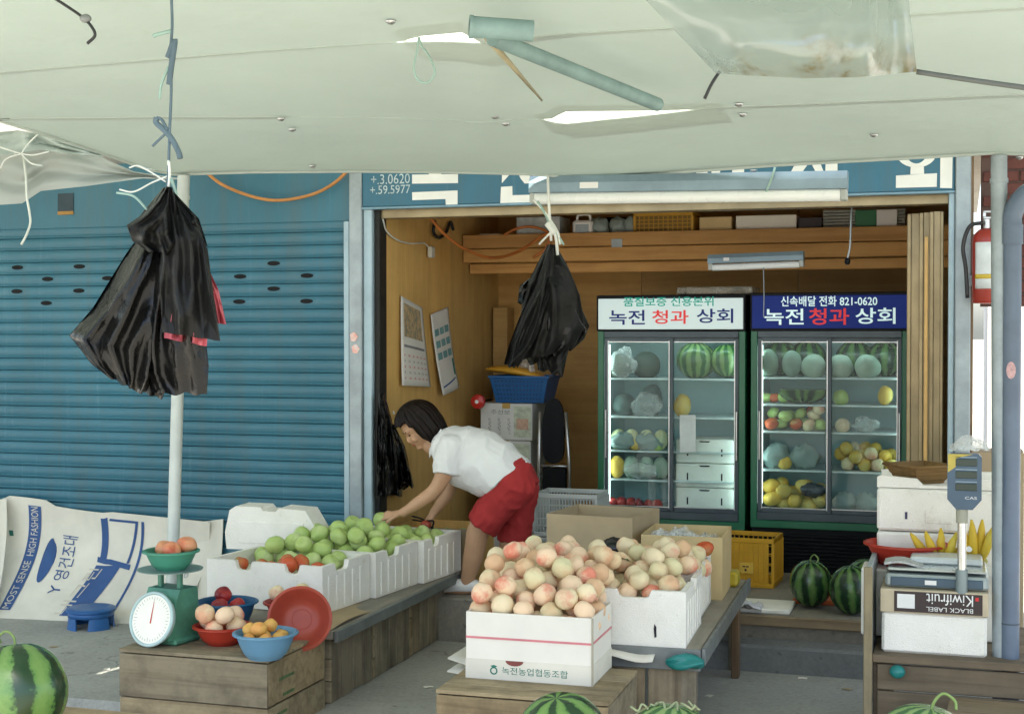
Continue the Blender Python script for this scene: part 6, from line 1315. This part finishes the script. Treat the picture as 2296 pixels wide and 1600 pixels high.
kn = thing('string_knot', 'knotted white string at the left cloth', 'string', tuple(atY(48, 345, -1.6)))
for (a, b) in (((48, 345), (0, 330)), ((48, 345), (86, 300)), ((48, 345), (0, 378)), ((48, 345), (110, 340)), ((48, 345), (30, 352)), ((48, 346), (96, 372))):
    q = MB(); A_, B_ = atY(*a, -1.66), atY(*b, -1.62); q.tube(crom([A_, A_.lerp(B_, .5) + Vector((random.uniform(-.02, .02), -.01, random.uniform(-.02, .02))), B_], 5), .0045, 6); q.build('strand', WSTR, kn, smooth=True, world=True)
FILM2 = glossmix('clear polythene', (.50, .56, .52), 1.6, .30)
def filmmat():
    m, n, b = mk('cloudy polythene'); v = coords(n); out = n.nodes['Material Output']
    t = N(n, 'ShaderNodeBsdfTransparent'); t.inputs[0].default_value = (.80, .85, .82, 1)
    d = N(n, 'ShaderNodeBsdfDiffuse'); tl = N(n, 'ShaderNodeBsdfTranslucent'); gl = N(n, 'ShaderNodeBsdfGlossy'); gl.inputs['Roughness'].default_value = .16
    stn = nz(n, v, 5, 5, .7); sp = N(n, 'ShaderNodeSeparateXYZ'); n.links.new(v, sp.inputs[0])
    low = ramp(n, sp.outputs[2], [(.0, (1, 1, 1)), (.09, (0, 0, 0))]); stain = math_(n, 'MULTIPLY', low, ramp(n, stn, [(.44, (0, 0, 0)), (.6, (1, 1, 1))]))
    col = mixc(n, stain, (.52, .58, .54), (.20, .15, .05)); n.links.new(col, d.inputs[0]); n.links.new(col, tl.inputs[0])
    m1 = N(n, 'ShaderNodeMixShader'); m1.inputs[0].default_value = .5; n.links.new(d.outputs[0], m1.inputs[1]); n.links.new(tl.outputs[0], m1.inputs[2])
    m2 = N(n, 'ShaderNodeMixShader'); n.links.new(math_(n, 'MULTIPLY_ADD', stain, .4, .40), m2.inputs[0]); n.links.new(t.outputs[0], m2.inputs[1]); n.links.new(m1.outputs[0], m2.inputs[2])
    lw = N(n, 'ShaderNodeLayerWeight'); lw.inputs[0].default_value = .5; m3 = N(n, 'ShaderNodeMixShader'); n.links.new(math_(n, 'MULTIPLY_ADD', math_(n, 'POWER', lw.outputs['Facing'], 3.0), .4, .09), m3.inputs[0]); n.links.new(m2.outputs[0], m3.inputs[1]); n.links.new(gl.outputs[0], m3.inputs[2]); n.links.new(m3.outputs[0], out.inputs[0]); return m
FM2 = filmmat()
def bulge(u, v):
    top = poly([(1380, -70, 0), (1600, -80, 0), (1800, -80, 0), (1960, -80, 0), (2030, -70, 0)], u); bot = poly([(1605, 165, 0), (1680, 170, 0), (1800, 176, 0), (1920, 174, 0), (2056, 161, 0)], u)
    p_ = top.lerp(bot, v ** .8); s_ = math.sin(math.pi * u); Y = -4.75 + .0 - .28 * s_ * math.sin(math.pi * v * .8) + .05 * math.sin(u * 30) * sm((u - .45) * 2.2) * (1 - .3 * v) + .02 * noise.noise((u * 6, v * 4, 2)); return atY(p_.x, p_.y, Y)
def bulge_back(u, v):
    top = poly([(1440, -70, 0), (1600, -80, 0), (1800, -80, 0), (1960, -80, 0), (2000, -70, 0)], u); bot = poly([(1620, 160, 0), (1680, 166, 0), (1800, 174, 0), (1920, 172, 0), (2054, 160, 0)], u)
    p_ = top.lerp(bot, v ** .8); s_ = math.sin(math.pi * u); return atY(p_.x, p_.y, -4.72 + .25 * s_ * math.sin(math.pi * v * .8) + .03 * noise.noise((u * 7, v * 5, 6)))
PS = thing('plastic_sheet', 'cloudy clear plastic sheet sagging with dirty water under the canopy', 'plastic sheet', tuple(atY(1800, 176, -4.75)))
PM[PS.name] = Matrix.Translation(PS.location)
for f_ in (bulge, bulge_back):
    q = MB(); q.grid(lambda u, v: f_(u, v) - PS.location, 70, 24); q.build('film', FM2, PS, smooth=True)
# ------------------------------------------------------------------ black plastic bags in bunches
def blackfilm(nm='black polythene', c=.004, rg=.12, spc=.3):
    m, n, b = mk(nm); v = coords(n); b.inputs['Base Color'].default_value = (c, c * 1.05, c, 1); b.inputs['Roughness'].default_value = .3; b.inputs['Specular IOR Level'].default_value = spc
    w_ = N(n, 'ShaderNodeMapping'); w_.inputs['Scale'].default_value = (1, 1, .55); n.links.new(v, w_.inputs[0])
    h = math_(n, 'ADD', nz(n, w_.outputs[0], 9, 2, .5, 1.4), math_(n, 'MULTIPLY', nz(n, v, 26, 2, .5, 1.0), .35)); bump(n, b, h, .28, .03)
    n.links.new(math_(n, 'MULTIPLY_ADD', nz(n, v, 7, 3), .3, rg), b.inputs['Roughness']); return m
BFILM = blackfilm(); BFILM2 = blackfilm('dull black polythene', .012, .22, .14); PINK = plastic('pink film', (.62, .14, .17), .3, .4)
def bag_leaf(par, left, right, Y, m, pleats=4, amp=.02, seed=0, bulge_=.05, nu=34, nv=30, nm='bag', wall=False, jag=1.0):
    left = [(*p, 0) for p in left]; right = [(*p, 0) for p in right]
    for sgn in (1,):
        def fn(u, v):
            vv = v
            t = 2 * math.pi * u; e = .5 - .5 * math.cos(t); side = math.sin(t)      # closed tube flattened: front and back of the bag
            a = poly(left, vv); b = poly(right, vv); wv = .012 * noise.noise((u * 9, vv * 3, seed)); e2 = min(1, max(0, e + wv)); p_ = a.lerp(b, e2)
            p_.y += (8 * noise.noise((e * 4, seed, 1)) + 2 * math.sin(e * 19 + seed)) * max(0, vv - .75) * 4 * jag
            rd = (1 - abs(noise.noise((e * 3.2 + seed, vv * 1.4, seed * 1.7)))) ** 4 - .35; r2 = (1 - abs(noise.noise((e * 8 + seed, vv * 4.5 + e * 3, seed * .7)))) ** 4 - .35
            d = -(.055 * rd * min(1, vv * 2.2) + .007 * r2 * min(1, vv * 3)) * (1 if side > 0 else -.6) - side * (bulge_ * math.sin(math.pi * min(1, vv * .9 + .06)) + .006) + .45 * amp * vv * (math.sin(e * pleats * 6.28 + seed + 1.5 * noise.noise((e * 3, vv * 2, seed))) ) + .02 * noise.noise((e * 5, vv * 5, seed + 2))
            return atX(p_.x, p_.y, Y - d) if wall else atY(p_.x, p_.y, Y + d)
        q = MB(); q.grid(fn, nu * 2, nv)
        q.build(nm, m, par, smooth=True, world=True)
Yb = -4.62
B1 = thing('bag_bunch', 'big bunch of black plastic bags hanging before the blue shutter', 'bags', tuple(atY(375, 415, Yb)))
bag_leaf(B1, [(362, 430), (318, 520), (282, 570), (208, 690), (155, 752), (205, 815), (248, 848)], [(384, 430), (384, 540), (378, 640), (372, 720), (360, 800), (340, 850), (318, 882)], Yb, BFILM, 1.6, .03, 1, .07)
bag_leaf(B1, [(366, 420), (300, 500), (286, 510), (330, 560), (262, 660), (250, 760), (290, 870)], [(386, 420), (400, 520), (410, 620), (400, 720), (392, 800), (380, 850), (364, 893)], Yb + .06, BFILM, 2.2, .03, 2, .06)
bag_leaf(B1, [(370, 420), (352, 520), (340, 640), (330, 760), (330, 840), (338, 880)], [(384, 420), (420, 520), (452, 620), (460, 740), (468, 820), (464, 886)], Yb - .02, BFILM, 1.8, .022, 5, .07)
bag_leaf(B1, [(372, 418), (360, 480), (356, 560), (358, 650), (364, 745)], [(388, 430), (440, 500), (466, 560), (478, 650), (494, 764)], Yb - .12, BFILM2, 1.3, .008, 3, .03, jag=.25)
bag_leaf(B1, [(374, 418), (352, 450), (320, 480), (284, 505), (296, 540), (330, 560)], [(386, 420), (396, 460), (400, 500), (400, 530), (396, 550), (384, 572)], Yb - .14, BFILM2, 2, .015, 7, .03)
bag_leaf(B1, [(378, 425), (400, 470), (420, 510)], [(390, 430), (446, 490), (466, 552)], Yb - .10, BFILM2, 2, .012, 9, .03)
bag_leaf(B1, [(400, 560), (385, 650), (370, 720), (368, 758)], [(440, 560), (460, 650), (466, 735), (464, 776)], Yb - .085, PINK, 3, .008, 4, .012, jag=.2)
bag_leaf(B1, [(440, 590), (462, 650), (478, 722)], [(462, 590), (490, 650), (508, 728)], Yb - .02, PINK, 1, .004, 6, .012, jag=.2)
st = thing('bag_string', 'dark string with knots holding the big black bag bunch', 'string', tuple(atY(381, 410, Yb))); DSTR = plain('dark blue grey string', (.10, .15, .18), .8)
for pts, r_, m_ in (([(384, -12), (386, 60), (382, 120), (384, 200), (380, 300), (378, 380), (376, 425)], .0045, DSTR), ([(376, 130), (392, 90), (384, 150), (379, 190)], .009, DSTR), ([(378, 150), (362, 190), (358, 222)], .004, GRC), ([(384, 70), (352, 78), (344, 82)], .006, GRC), ([(352, 264), (350, 275), (366, 290), (384, 310), (400, 340), (404, 356)], .009, DSTR), ([(352, 264), (362, 268), (376, 292)], .005, DSTR), ([(376, 296), (358, 312), (342, 328)], .004, DSTR), ([(378, 360), (380, 395), (376, 430)], .005, WSTR), ([(372, 408), (345, 390), (310, 372), (290, 376)], .0028, WSTR), ([(330, 470), (300, 440), (262, 432)], .004, GRC), ([(384, 400), (396, 440), (402, 465)], .005, GRC), ([(376, 395), (340, 410), (300, 430), (268, 425)], .0028, WSTR)):
    q = MB(); q.tube(crom([atY(x, y, Yb - .02) for x, y in pts], 5), r_, 6); q.build('strand', m_, st, smooth=True, world=True)
Y2 = -1.72
B2 = thing('bag_bunch', 'smaller bunch of grey black bags hanging in the shop opening', 'bags', tuple(atY(1235, 540, Y2)))
bag_leaf(B2, [(1228, 548), (1205, 590), (1180, 640), (1160, 740), (1135, 815)], [(1246, 548), (1275, 600), (1300, 660), (1312, 730), (1288, 780)], Y2, BFILM2, 2, .02, 11, .07)
bag_leaf(B2, [(1230, 555), (1200, 640), (1165, 710), (1142, 770), (1130, 816)], [(1242, 555), (1240, 640), (1215, 730), (1190, 780), (1160, 826)], Y2 - .08, BFILM2, 2, .02, 12, .03)
bag_leaf(B2, [(1236, 560), (1215, 660), (1190, 740), (1178, 800), (1188, 818)], [(1246, 560), (1290, 660), (1322, 730), (1310, 760), (1280, 786)], Y2 + .04, BFILM, 3, .03, 13, .07)
bag_leaf(B2, [(1215, 700), (1205, 760), (1202, 800), (1206, 828)], [(1280, 700), (1278, 770), (1268, 815), (1262, 843)], Y2 + .05, BFILM2, 1.5, .012, 15, .025)
bag_leaf(B2, [(1185, 625), (1165, 640), (1160, 680)], [(1230, 620), (1215, 650), (1200, 680)], Y2 + .03, BFILM, 2, .01, 16, .03)
st = thing('bag_string', 'frayed white string tying the smaller black bag bunch', 'string', tuple(atY(1235, 500, Y2)))
for pts, r_, m_ in (([(1228, 392), (1230, 440), (1232, 480), (1236, 540)], .007, WSTR), ([(1196, 448), (1215, 468), (1232, 490), (1250, 520), (1256, 548)], .006, WSTR), ([(1205, 452), (1222, 478), (1232, 500)], .007, GRC), ([(1232, 505), (1246, 530), (1250, 572)], .008, WSTR), ([(1236, 520), (1220, 536), (1209, 548)], .005, WSTR), ([(1244, 520), (1256, 535), (1264, 549)], .005, GRC), ([(1228, 500), (1236, 510), (1244, 524)], .02, WSTR)):
    q = MB(); q.tube(crom([atY(x, y, Y2 - .03) for x, y in pts], 5), r_, 7); q.build('strand', m_, st, smooth=True, world=True)
Y3 = .02
B3 = thing('bag_bunch', 'black plastic bags hanging on the inside wall behind the woman', 'bags', tuple(atX(880, 880, XL + .1)))
def bl3(pts): return [(x, y) for x, y in pts]
bag_leaf(B3, [(850, 880), (846, 960), (845, 1050), (846, 1110)], [(862, 880), (884, 960), (900, 1040), (902, 1112)], XL + .07, BFILM, 3, .02, 21, .03, wall=True)
bag_leaf(B3, [(870, 960), (890, 1020), (898, 1075), (896, 1098)], [(884, 950), (908, 1000), (922, 1060), (928, 1090)], XL + .08, BFILM, 2, .012, 22, .02, wall=True)
q = MB(); q.tube([atY(852, 868, .26), atY(884, 928, .26)], .008, 8); centre(q, 'white_rod', WHITE, 'thin white rod above the inside wall bags', 'rod', smooth=True, base=False)
# ------------------------------------------------------------------ the woman
SKIN = plain('skin', (.50, .29, .165), .5, var=.10, scale=9); SHIRT = plain('white shirt cloth', (.70, .71, .70), .85, var=.05, bmp=.3, bscale=45, spec=.15); SHORTS = plain('red cotton', (.36, .035, .035), .85, var=.14, bmp=.2, bscale=60, spec=.15)
HAIR = plain('dark hair', (.010, .006, .0045), .45, var=.5, scale=60, spec=.16); 
def blob(name, mb, m, par, vox, smooth_it=2, wr=None, nm=None):
    """one continuous skin over overlapping volumes"""
    me = mb.mesh(name); o = bpy.data.objects.new(name, me); COL.objects.link(o)
    rm = o.modifiers.new('r', 'REMESH'); rm.mode = 'VOXEL'; rm.voxel_size = vox
    s_ = o.modifiers.new('s', 'SMOOTH'); s_.iterations = smooth_it; s_.factor = .5
    dg = bpy.context.evaluated_depsgraph_get(); m2 = bpy.data.meshes.new_from_object(o.evaluated_get(dg)); bpy.data.objects.remove(o)
    if wr:
        for v in m2.vertices: v.co += v.normal * wr(v.co)
    m2.polygons.foreach_set('use_smooth', [True] * len(m2.polygons)); m2.materials.clear(); m2.materials.append(m)
    o = bpy.data.objects.new(nm or name, m2); COL.objects.link(o); o.parent = par; o.matrix_parent_inverse = PM[par.name].inverted(); PM[o.name] = Matrix.Identity(4); return o
YW = -.10
J = lambda x, y, dy=0: atY(x, y, YW + dy)
WM = thing('person', 'woman in white blouse and red shorts bending over the green apples', 'person', (J(1060, 1330).x, YW, FZ))
body = MB()
def limb(mb, pts, rr, n_=6, seg=16, flat=1.0, ends=(1, 1)):
    P = crom(pts, n_); k = len(pts) - 1; rs = []
    for i in range(len(P)):
        t = i / n_; a = min(int(t), k - 1); rs.append(lerp(rr[a], rr[a + 1], sm(t - a)))
    mb.tube(P, rs, seg, True, None, flat)
    for p_, r_, e_ in ((P[0], rs[0], ends[0]), (P[-1], rs[-1], ends[1])):
        if e_: mb.sphere(p_, r_ * .98, 14, 10)
# near leg, far leg
hipN, hipF = J(1160, 1085, -.09), J(1172, 1085, .10)
limb(body, [hipN, J(1120, 1130, -.10), J(1076, 1182, -.10), J(1064, 1235, -.08), J(1046, 1310, -.06)], [.08, .085, .072, .066, .042])
limb(body, [hipF, J(1158, 1150, .12), J(1146, 1220, .12), J(1144, 1280, .14), J(1140, 1316, .15)], [.08, .085, .075, .066, .042])
for q_ in (J(1046, 1310, -.06), J(1140, 1316, .15)):
    f0 = Vector((q_.x, q_.y, FZ + .035)); limb(body, [f0 + Vector((.05, 0, .005)), f0 + Vector((-.04, 0, .0)), f0 + Vector((-.13, 0, -.012))], [.034, .04, .026]); limb(body, [q_, f0], [.042, .036])
# trunk
pel, wai, che, nek = J(1160, 1075, 0), J(1112, 1040, 0), J(1040, 1010, 0), J(985, 992, -.01)
limb(body, [pel, wai, che, nek], [.09, .095, .11, .06])
# near arm reaching left, far arm with the snips
sN, sF = J(1006, 1022, -.16), J(1016, 1018, .16)
wrN = J(905, 1148, -.24); elN = J(975, 1098, -.20)
limb(body, [sN, J(996, 1060, -.19), elN, J(940, 1125, -.22), wrN], [.062, .054, .045, .040, .028])
wrF = J(973, 1148, .06); limb(body, [sF, J(1012, 1075, .15), J(1004, 1105, .12), J(988, 1128, .09), wrF], [.058, .05, .042, .036, .026])
def hand(mb, wr, dirv, down, side, s_=1.0):
    dirv, down, side = dirv.normalized(), down.normalized(), side.normalized(); pc = wr + dirv * .045 * s_
    limb(mb, [wr, pc, wr + dirv * .085 * s_], [.028 * s_, .036 * s_, .033 * s_], 4, 12, .62)
    for k, (of, L) in enumerate(((-.030, .070), (-.010, .082), (.010, .078), (.029, .062))):
        b0 = wr + dirv * .085 * s_ + side * of * s_; p1 = b0 + dirv * L * .42 * s_ + down * .006; p2 = p1 + (dirv * .75 + down * .65) * L * .33 * s_; p3 = p2 + (dirv * .25 + down) * L * .3 * s_
        limb(mb, [b0, p1, p2, p3], [.0105 * s_, .0098 * s_, .009 * s_, .0075 * s_], 3, 8)
    t0_ = wr + dirv * .03 * s_ - side * .03 * s_; t1_ = t0_ - side * .022 * s_ + dirv * .025 * s_ + down * .012; t2_ = t1_ + dirv * .026 * s_ + down * .022; limb(mb, [t0_, t1_, t2_], [.014 * s_, .0115 * s_, .009 * s_], 3, 8)
hand(body, wrN, J(860, 1160, -.26) - wrN, Vector((-.1, 0, -1)), Vector((0, 1, .15)), 1.15)
hand(body, wrF, J(958, 1172, .03) - wrF, Vector((-.5, -.2, -.6)), Vector((.3, -.8, 0)), 1.1)
# head in its own frame: f towards the face, u up the skull, s to the side
fh = Vector((-.62, -.50, -.60)).normalized(); uh = Vector((-.30, -.10, 1)); uh = (uh - fh * uh.dot(fh)).normalized(); shd = fh.cross(uh).normalized(); HC = J(940, 958, -.03); hs = 1.08
def hp(f_, u_, s_): return HC + (fh * f_ + uh * u_ + shd * s_) * hs
HM = Matrix.Translation(HC) @ Matrix(((fh.x, shd.x, uh.x, 0), (fh.y, shd.y, uh.y, 0), (fh.z, shd.z, uh.z, 0), (0, 0, 0, 1))) @ Matrix.Scale(hs, 4)   # local axes: x face, y side, z up
body.sphere((-.005, 0, .03), (.098, .078, .092), 24, 18, HM)
body.sphere((.028, 0, -.03), (.066, .064, .078), 20, 14, HM)
body.sphere((.055, 0, -.088), (.034, .034, .026), 14, 10, HM)
body.sphere((.094, 0, -.022), (.014, .0125, .022), 12, 8, HM); body.sphere((.088, 0, .0), (.008, .008, .02), 10, 8, HM)
for s_ in (-1, 1):
    body.sphere((.066, s_ * .040, -.028), (.026, .022, .024), 12, 8, HM); body.sphere((.074, s_ * .032, .026), (.018, .026, .009), 12, 8, HM); body.sphere((-.005, s_ * .078, -.015), (.018, .010, .028), 12, 8, HM)
body.sphere((.082, 0, -.058), (.013, .022, .008), 12, 8, HM)
limb(body, [hp(-.02, -.06, 0), J(966, 1000, -.02), nek], [.052, .05, .06])
BD = blob('body', body, SKIN, WM, .0065, 2)
# face details
for s_ in (-1, 1):
    q = MB(); q.sphere((.0815, s_ * .031, .004), (.006, .0135, .0045), 12, 8, HM); q.build('eye', plain('eye dark', (.02, .014, .012), .3), BD, smooth=True, world=True)
    q = MB(); q.tube([HM @ Vector(p) for p in ((.090, s_ * .014, .024), (.089, s_ * .034, .030), (.077, s_ * .052, .024))], [.003, .0036, .002], 6); q.build('eyebrow', HAIR, BD, smooth=True, world=True)
q = MB(); q.sphere((.091, 0, -.055), (.0065, .021, .0035), 12, 8, HM); q.sphere((.090, 0, -.0625), (.0065, .017, .004), 12, 8, HM); q.build('lips', plain('lips', (.42, .12, .09), .45), BD, smooth=True, world=True)
# bobbed hair: a shell round the skull, open at the face
hb = MB(); nu_, nv_ = 200, 30; rgh = random.Random(3); lenv = [rgh.gauss(0, .05) for _ in range(201)]; radv = [rgh.gauss(0, .012) for _ in range(201)]; hv = []; hf = []
for j in range(nv_ + 1):
    t = j / nv_
    for i in range(nu_):
        a = 2 * math.pi * i / nu_                      # 0 = straight to the face
        fr = (1 + math.cos(a)) / 2; face = sm((fr - .62) / .22)
        low = lerp(2.55, 1.12, face) + .05 * noise.noise((math.cos(a) * 3, math.sin(a) * 3, 1)) + lenv[i] * (1 - .4 * face); ph = low * t
        st_ = 1 + (.015 * math.sin(i * .83) + radv[i]) * min(1, t * 1.5) + .03 * noise.noise((math.cos(a) * 5, math.sin(a) * 5, t * 1.5))
        rx, ry, rz = .126, .108, .122
        x = math.sin(min(ph, 1.75)) * math.cos(a) * rx * st_; y = math.sin(min(ph, 1.75)) * math.sin(a) * ry * st_; z = .03 + math.cos(min(ph, 1.75)) * rz - max(0, ph - 1.75) * .135
        if ph > 2.1: x *= 1 - (ph - 2.1) * .25; y *= 1 - (ph - 2.1) * .25
        hv.append(HM @ Vector((x - .012, y, z)))
for j in range(nv_):
    for i in range(nu_): hf.append((j * nu_ + i, (j + 1) * nu_ + i, (j + 1) * nu_ + (i + 1) % nu_, j * nu_ + (i + 1) % nu_))
hs_ = MB()
for _ in range(260):                                 # loose strands over the shell
    i = rgh.randrange(nu_); off = rgh.uniform(.002, .011); tw = rgh.uniform(-5, 5); j0, j1 = rgh.randint(0, 8), rgh.randint(24, 30)
    pts_ = []
    for j in range(j0, j1 + 1, 2):
        c_ = hv[j * nu_ + int(i + tw * j / 30) % nu_]; pts_.append(c_ + (c_ - HC).normalized() * off * (.4 + .6 * j / 30))
    pts_.append(pts_[-1] + (pts_[-1] - pts_[-2]) * rgh.uniform(.3, 1.2)); hs_.tube(pts_, [.0032] * (len(pts_) - 1) + [.0008], 4)
hb.add(hv, hf); hb2 = hs_
ho = hb.build('hair', HAIR, WM, smooth=True, world=True); so = ho.modifiers.new('s', 'SOLIDIFY'); so.thickness = .012; so.offset = -1
st_o = hb2.build('hair_strands', HAIR, ho, smooth=True, world=True); st_o['kind'] = 'stuff'
# blouse
sh = MB()
def ring_tube(mb, secs, seg=28):           # closed tube through elliptic sections (centre, axis a, axis b)
    v = []; f = []
    for c, a, b in secs:
        for k in range(seg): t = 2 * math.pi * k / seg; v.append(c + a * math.cos(t) + b * math.sin(t))
    for i in range(len(secs) - 1):
        for k in range(seg): f.append((i * seg + k, i * seg + (k + 1) % seg, (i + 1) * seg + (k + 1) % seg, (i + 1) * seg + k))
    f += [tuple(reversed(range(seg))), tuple(range((len(secs) - 1) * seg, len(secs) * seg))]; mb.add(v, f)
def sec(x0_, y0_, x1_, y1_, wd): a, b = J(x0_, y0_), J(x1_, y1_); return ((a + b) / 2, (a - b) / 2, Vector((0, wd, 0)))
ring_tube(sh, [sec(984, 968, 972, 1008, .085), sec(1000, 957, 982, 1030, .185), sec(1025, 955, 1000, 1062, .215), sec(1062, 957, 1022, 1088, .215), sec(1105, 968, 1052, 1100, .205), sec(1145, 995, 1080, 1112, .205), sec(1183, 1036, 1094, 1116, .21)])
limb(sh, [J(1012, 1005, -.155), J(1004, 1035, -.185), J(1000, 1063, -.20)], [.095, .085, .082], 5, ends=(1, 0)); limb(sh, [J(1020, 1005, .155), J(1018, 1040, .17), J(1016, 1066, .165)], [.09, .08, .078], 5, ends=(1, 0))
def fold(p, k, ax, ay, az): return (1 - abs(noise.noise((p.x * ax + p.z * k, p.y * ay, p.z * az - p.x * k)))) ** 3
def wr1(p): return .013 * (fold(p, 5, 6, 4, 3) - .5) + .005 * (fold(p, -8, 13, 7, 9) - .5) + .001 * noise.noise((p.x * 30, p.y * 30, p.z * 30))
BL = blob('blouse', sh, SHIRT, WM, .008, 2, wr1)
co = MB(); ca, cb, cc = J(978, 962, -.02), J(964, 1006, -.06), J(984, 1012, -.10)
co.grid(lambda u, v: J(lerp(990, 962, u), lerp(962, 1006, u) + 22 * v * (u > .3) * sm((u - .3) * 2), lerp(-.10, -.085, u) - .012 * math.sin(v * 3)) + Vector((0, 0, 0)), 10, 5, .006); co.build('collar', SHIRT, BL, smooth=True, world=True)
# shorts
so_ = MB(); ring_tube(so_, [sec(1172, 1024, 1090, 1104, .185), sec(1192, 1044, 1102, 1128, .20), sec(1203, 1082, 1118, 1150, .205)])
limb(so_, [J(1158, 1088, -.09), J(1118, 1130, -.10), J(1080, 1176, -.10)], [.122, .114, .108], 6, ends=(1, 0)); limb(so_, [J(1165, 1090, .10), J(1158, 1150, .12), J(1152, 1212, .12)], [.122, .114, .112], 6, ends=(1, 0))
def wr2(p): return .013 * (fold(p, 6, 8, 6, 5) - .5) + .006 * (fold(p, -9, 18, 10, 14) - .5)
blob('shorts', so_, SHORTS, WM, .008, 2, wr2)
q = MB(); q.tube(crom([J(1056, 957, -.215), J(1040, 1000, -.222), J(1024, 1046, -.222), J(1019, 1066, -.21)], 6), .0022, 5); q.build('seam', SHIRT, BL, smooth=True, world=True)
# white shoes
for q_ in (J(1046, 1310, -.06), J(1140, 1316, .15)):
    sm_ = MB(); f0 = Vector((q_.x, q_.y, FZ + .042)); limb(sm_, [f0 + Vector((.055, 0, .012)), f0 + Vector((-.03, 0, .008)), f0 + Vector((-.15, 0, -.008))], [.042, .047, .034], 5); blob('shoe', sm_, WHITE, WM, .008, 2)
# held apple and snips
ap = J(856, 1165, -.25); fruit('green_apple', .058, 'apple', APPLEG, tuple(ap), 'green apple held in the woman left hand', 'apple', rot=(.2, .1, 0))
SN = thing('hand_snips', 'small dark snips with red grip in the woman right hand', 'snips', tuple(J(955, 1170, .0)))
for s_ in (-1, 1):
    q = MB(); q.tube(crom([J(948 - 26, 1160 + s_ * 4, .0), J(948, 1166 + s_ * 2, .0), J(960, 1172 - s_ * 5, .0), J(972, 1176 - s_ * 8, .0), J(968, 1186, .0)], 5), [.003] + [.006] * 20, 7); q.build('blade', BLACKM, SN, smooth=True, world=True)
q = MB(); q.sphere(J(955, 1176, .0), (.036, .028, .03), 14, 10); q.build('grip', plastic('red grip', (.42, .07, .035), .05, .4), SN, smooth=True, world=True)
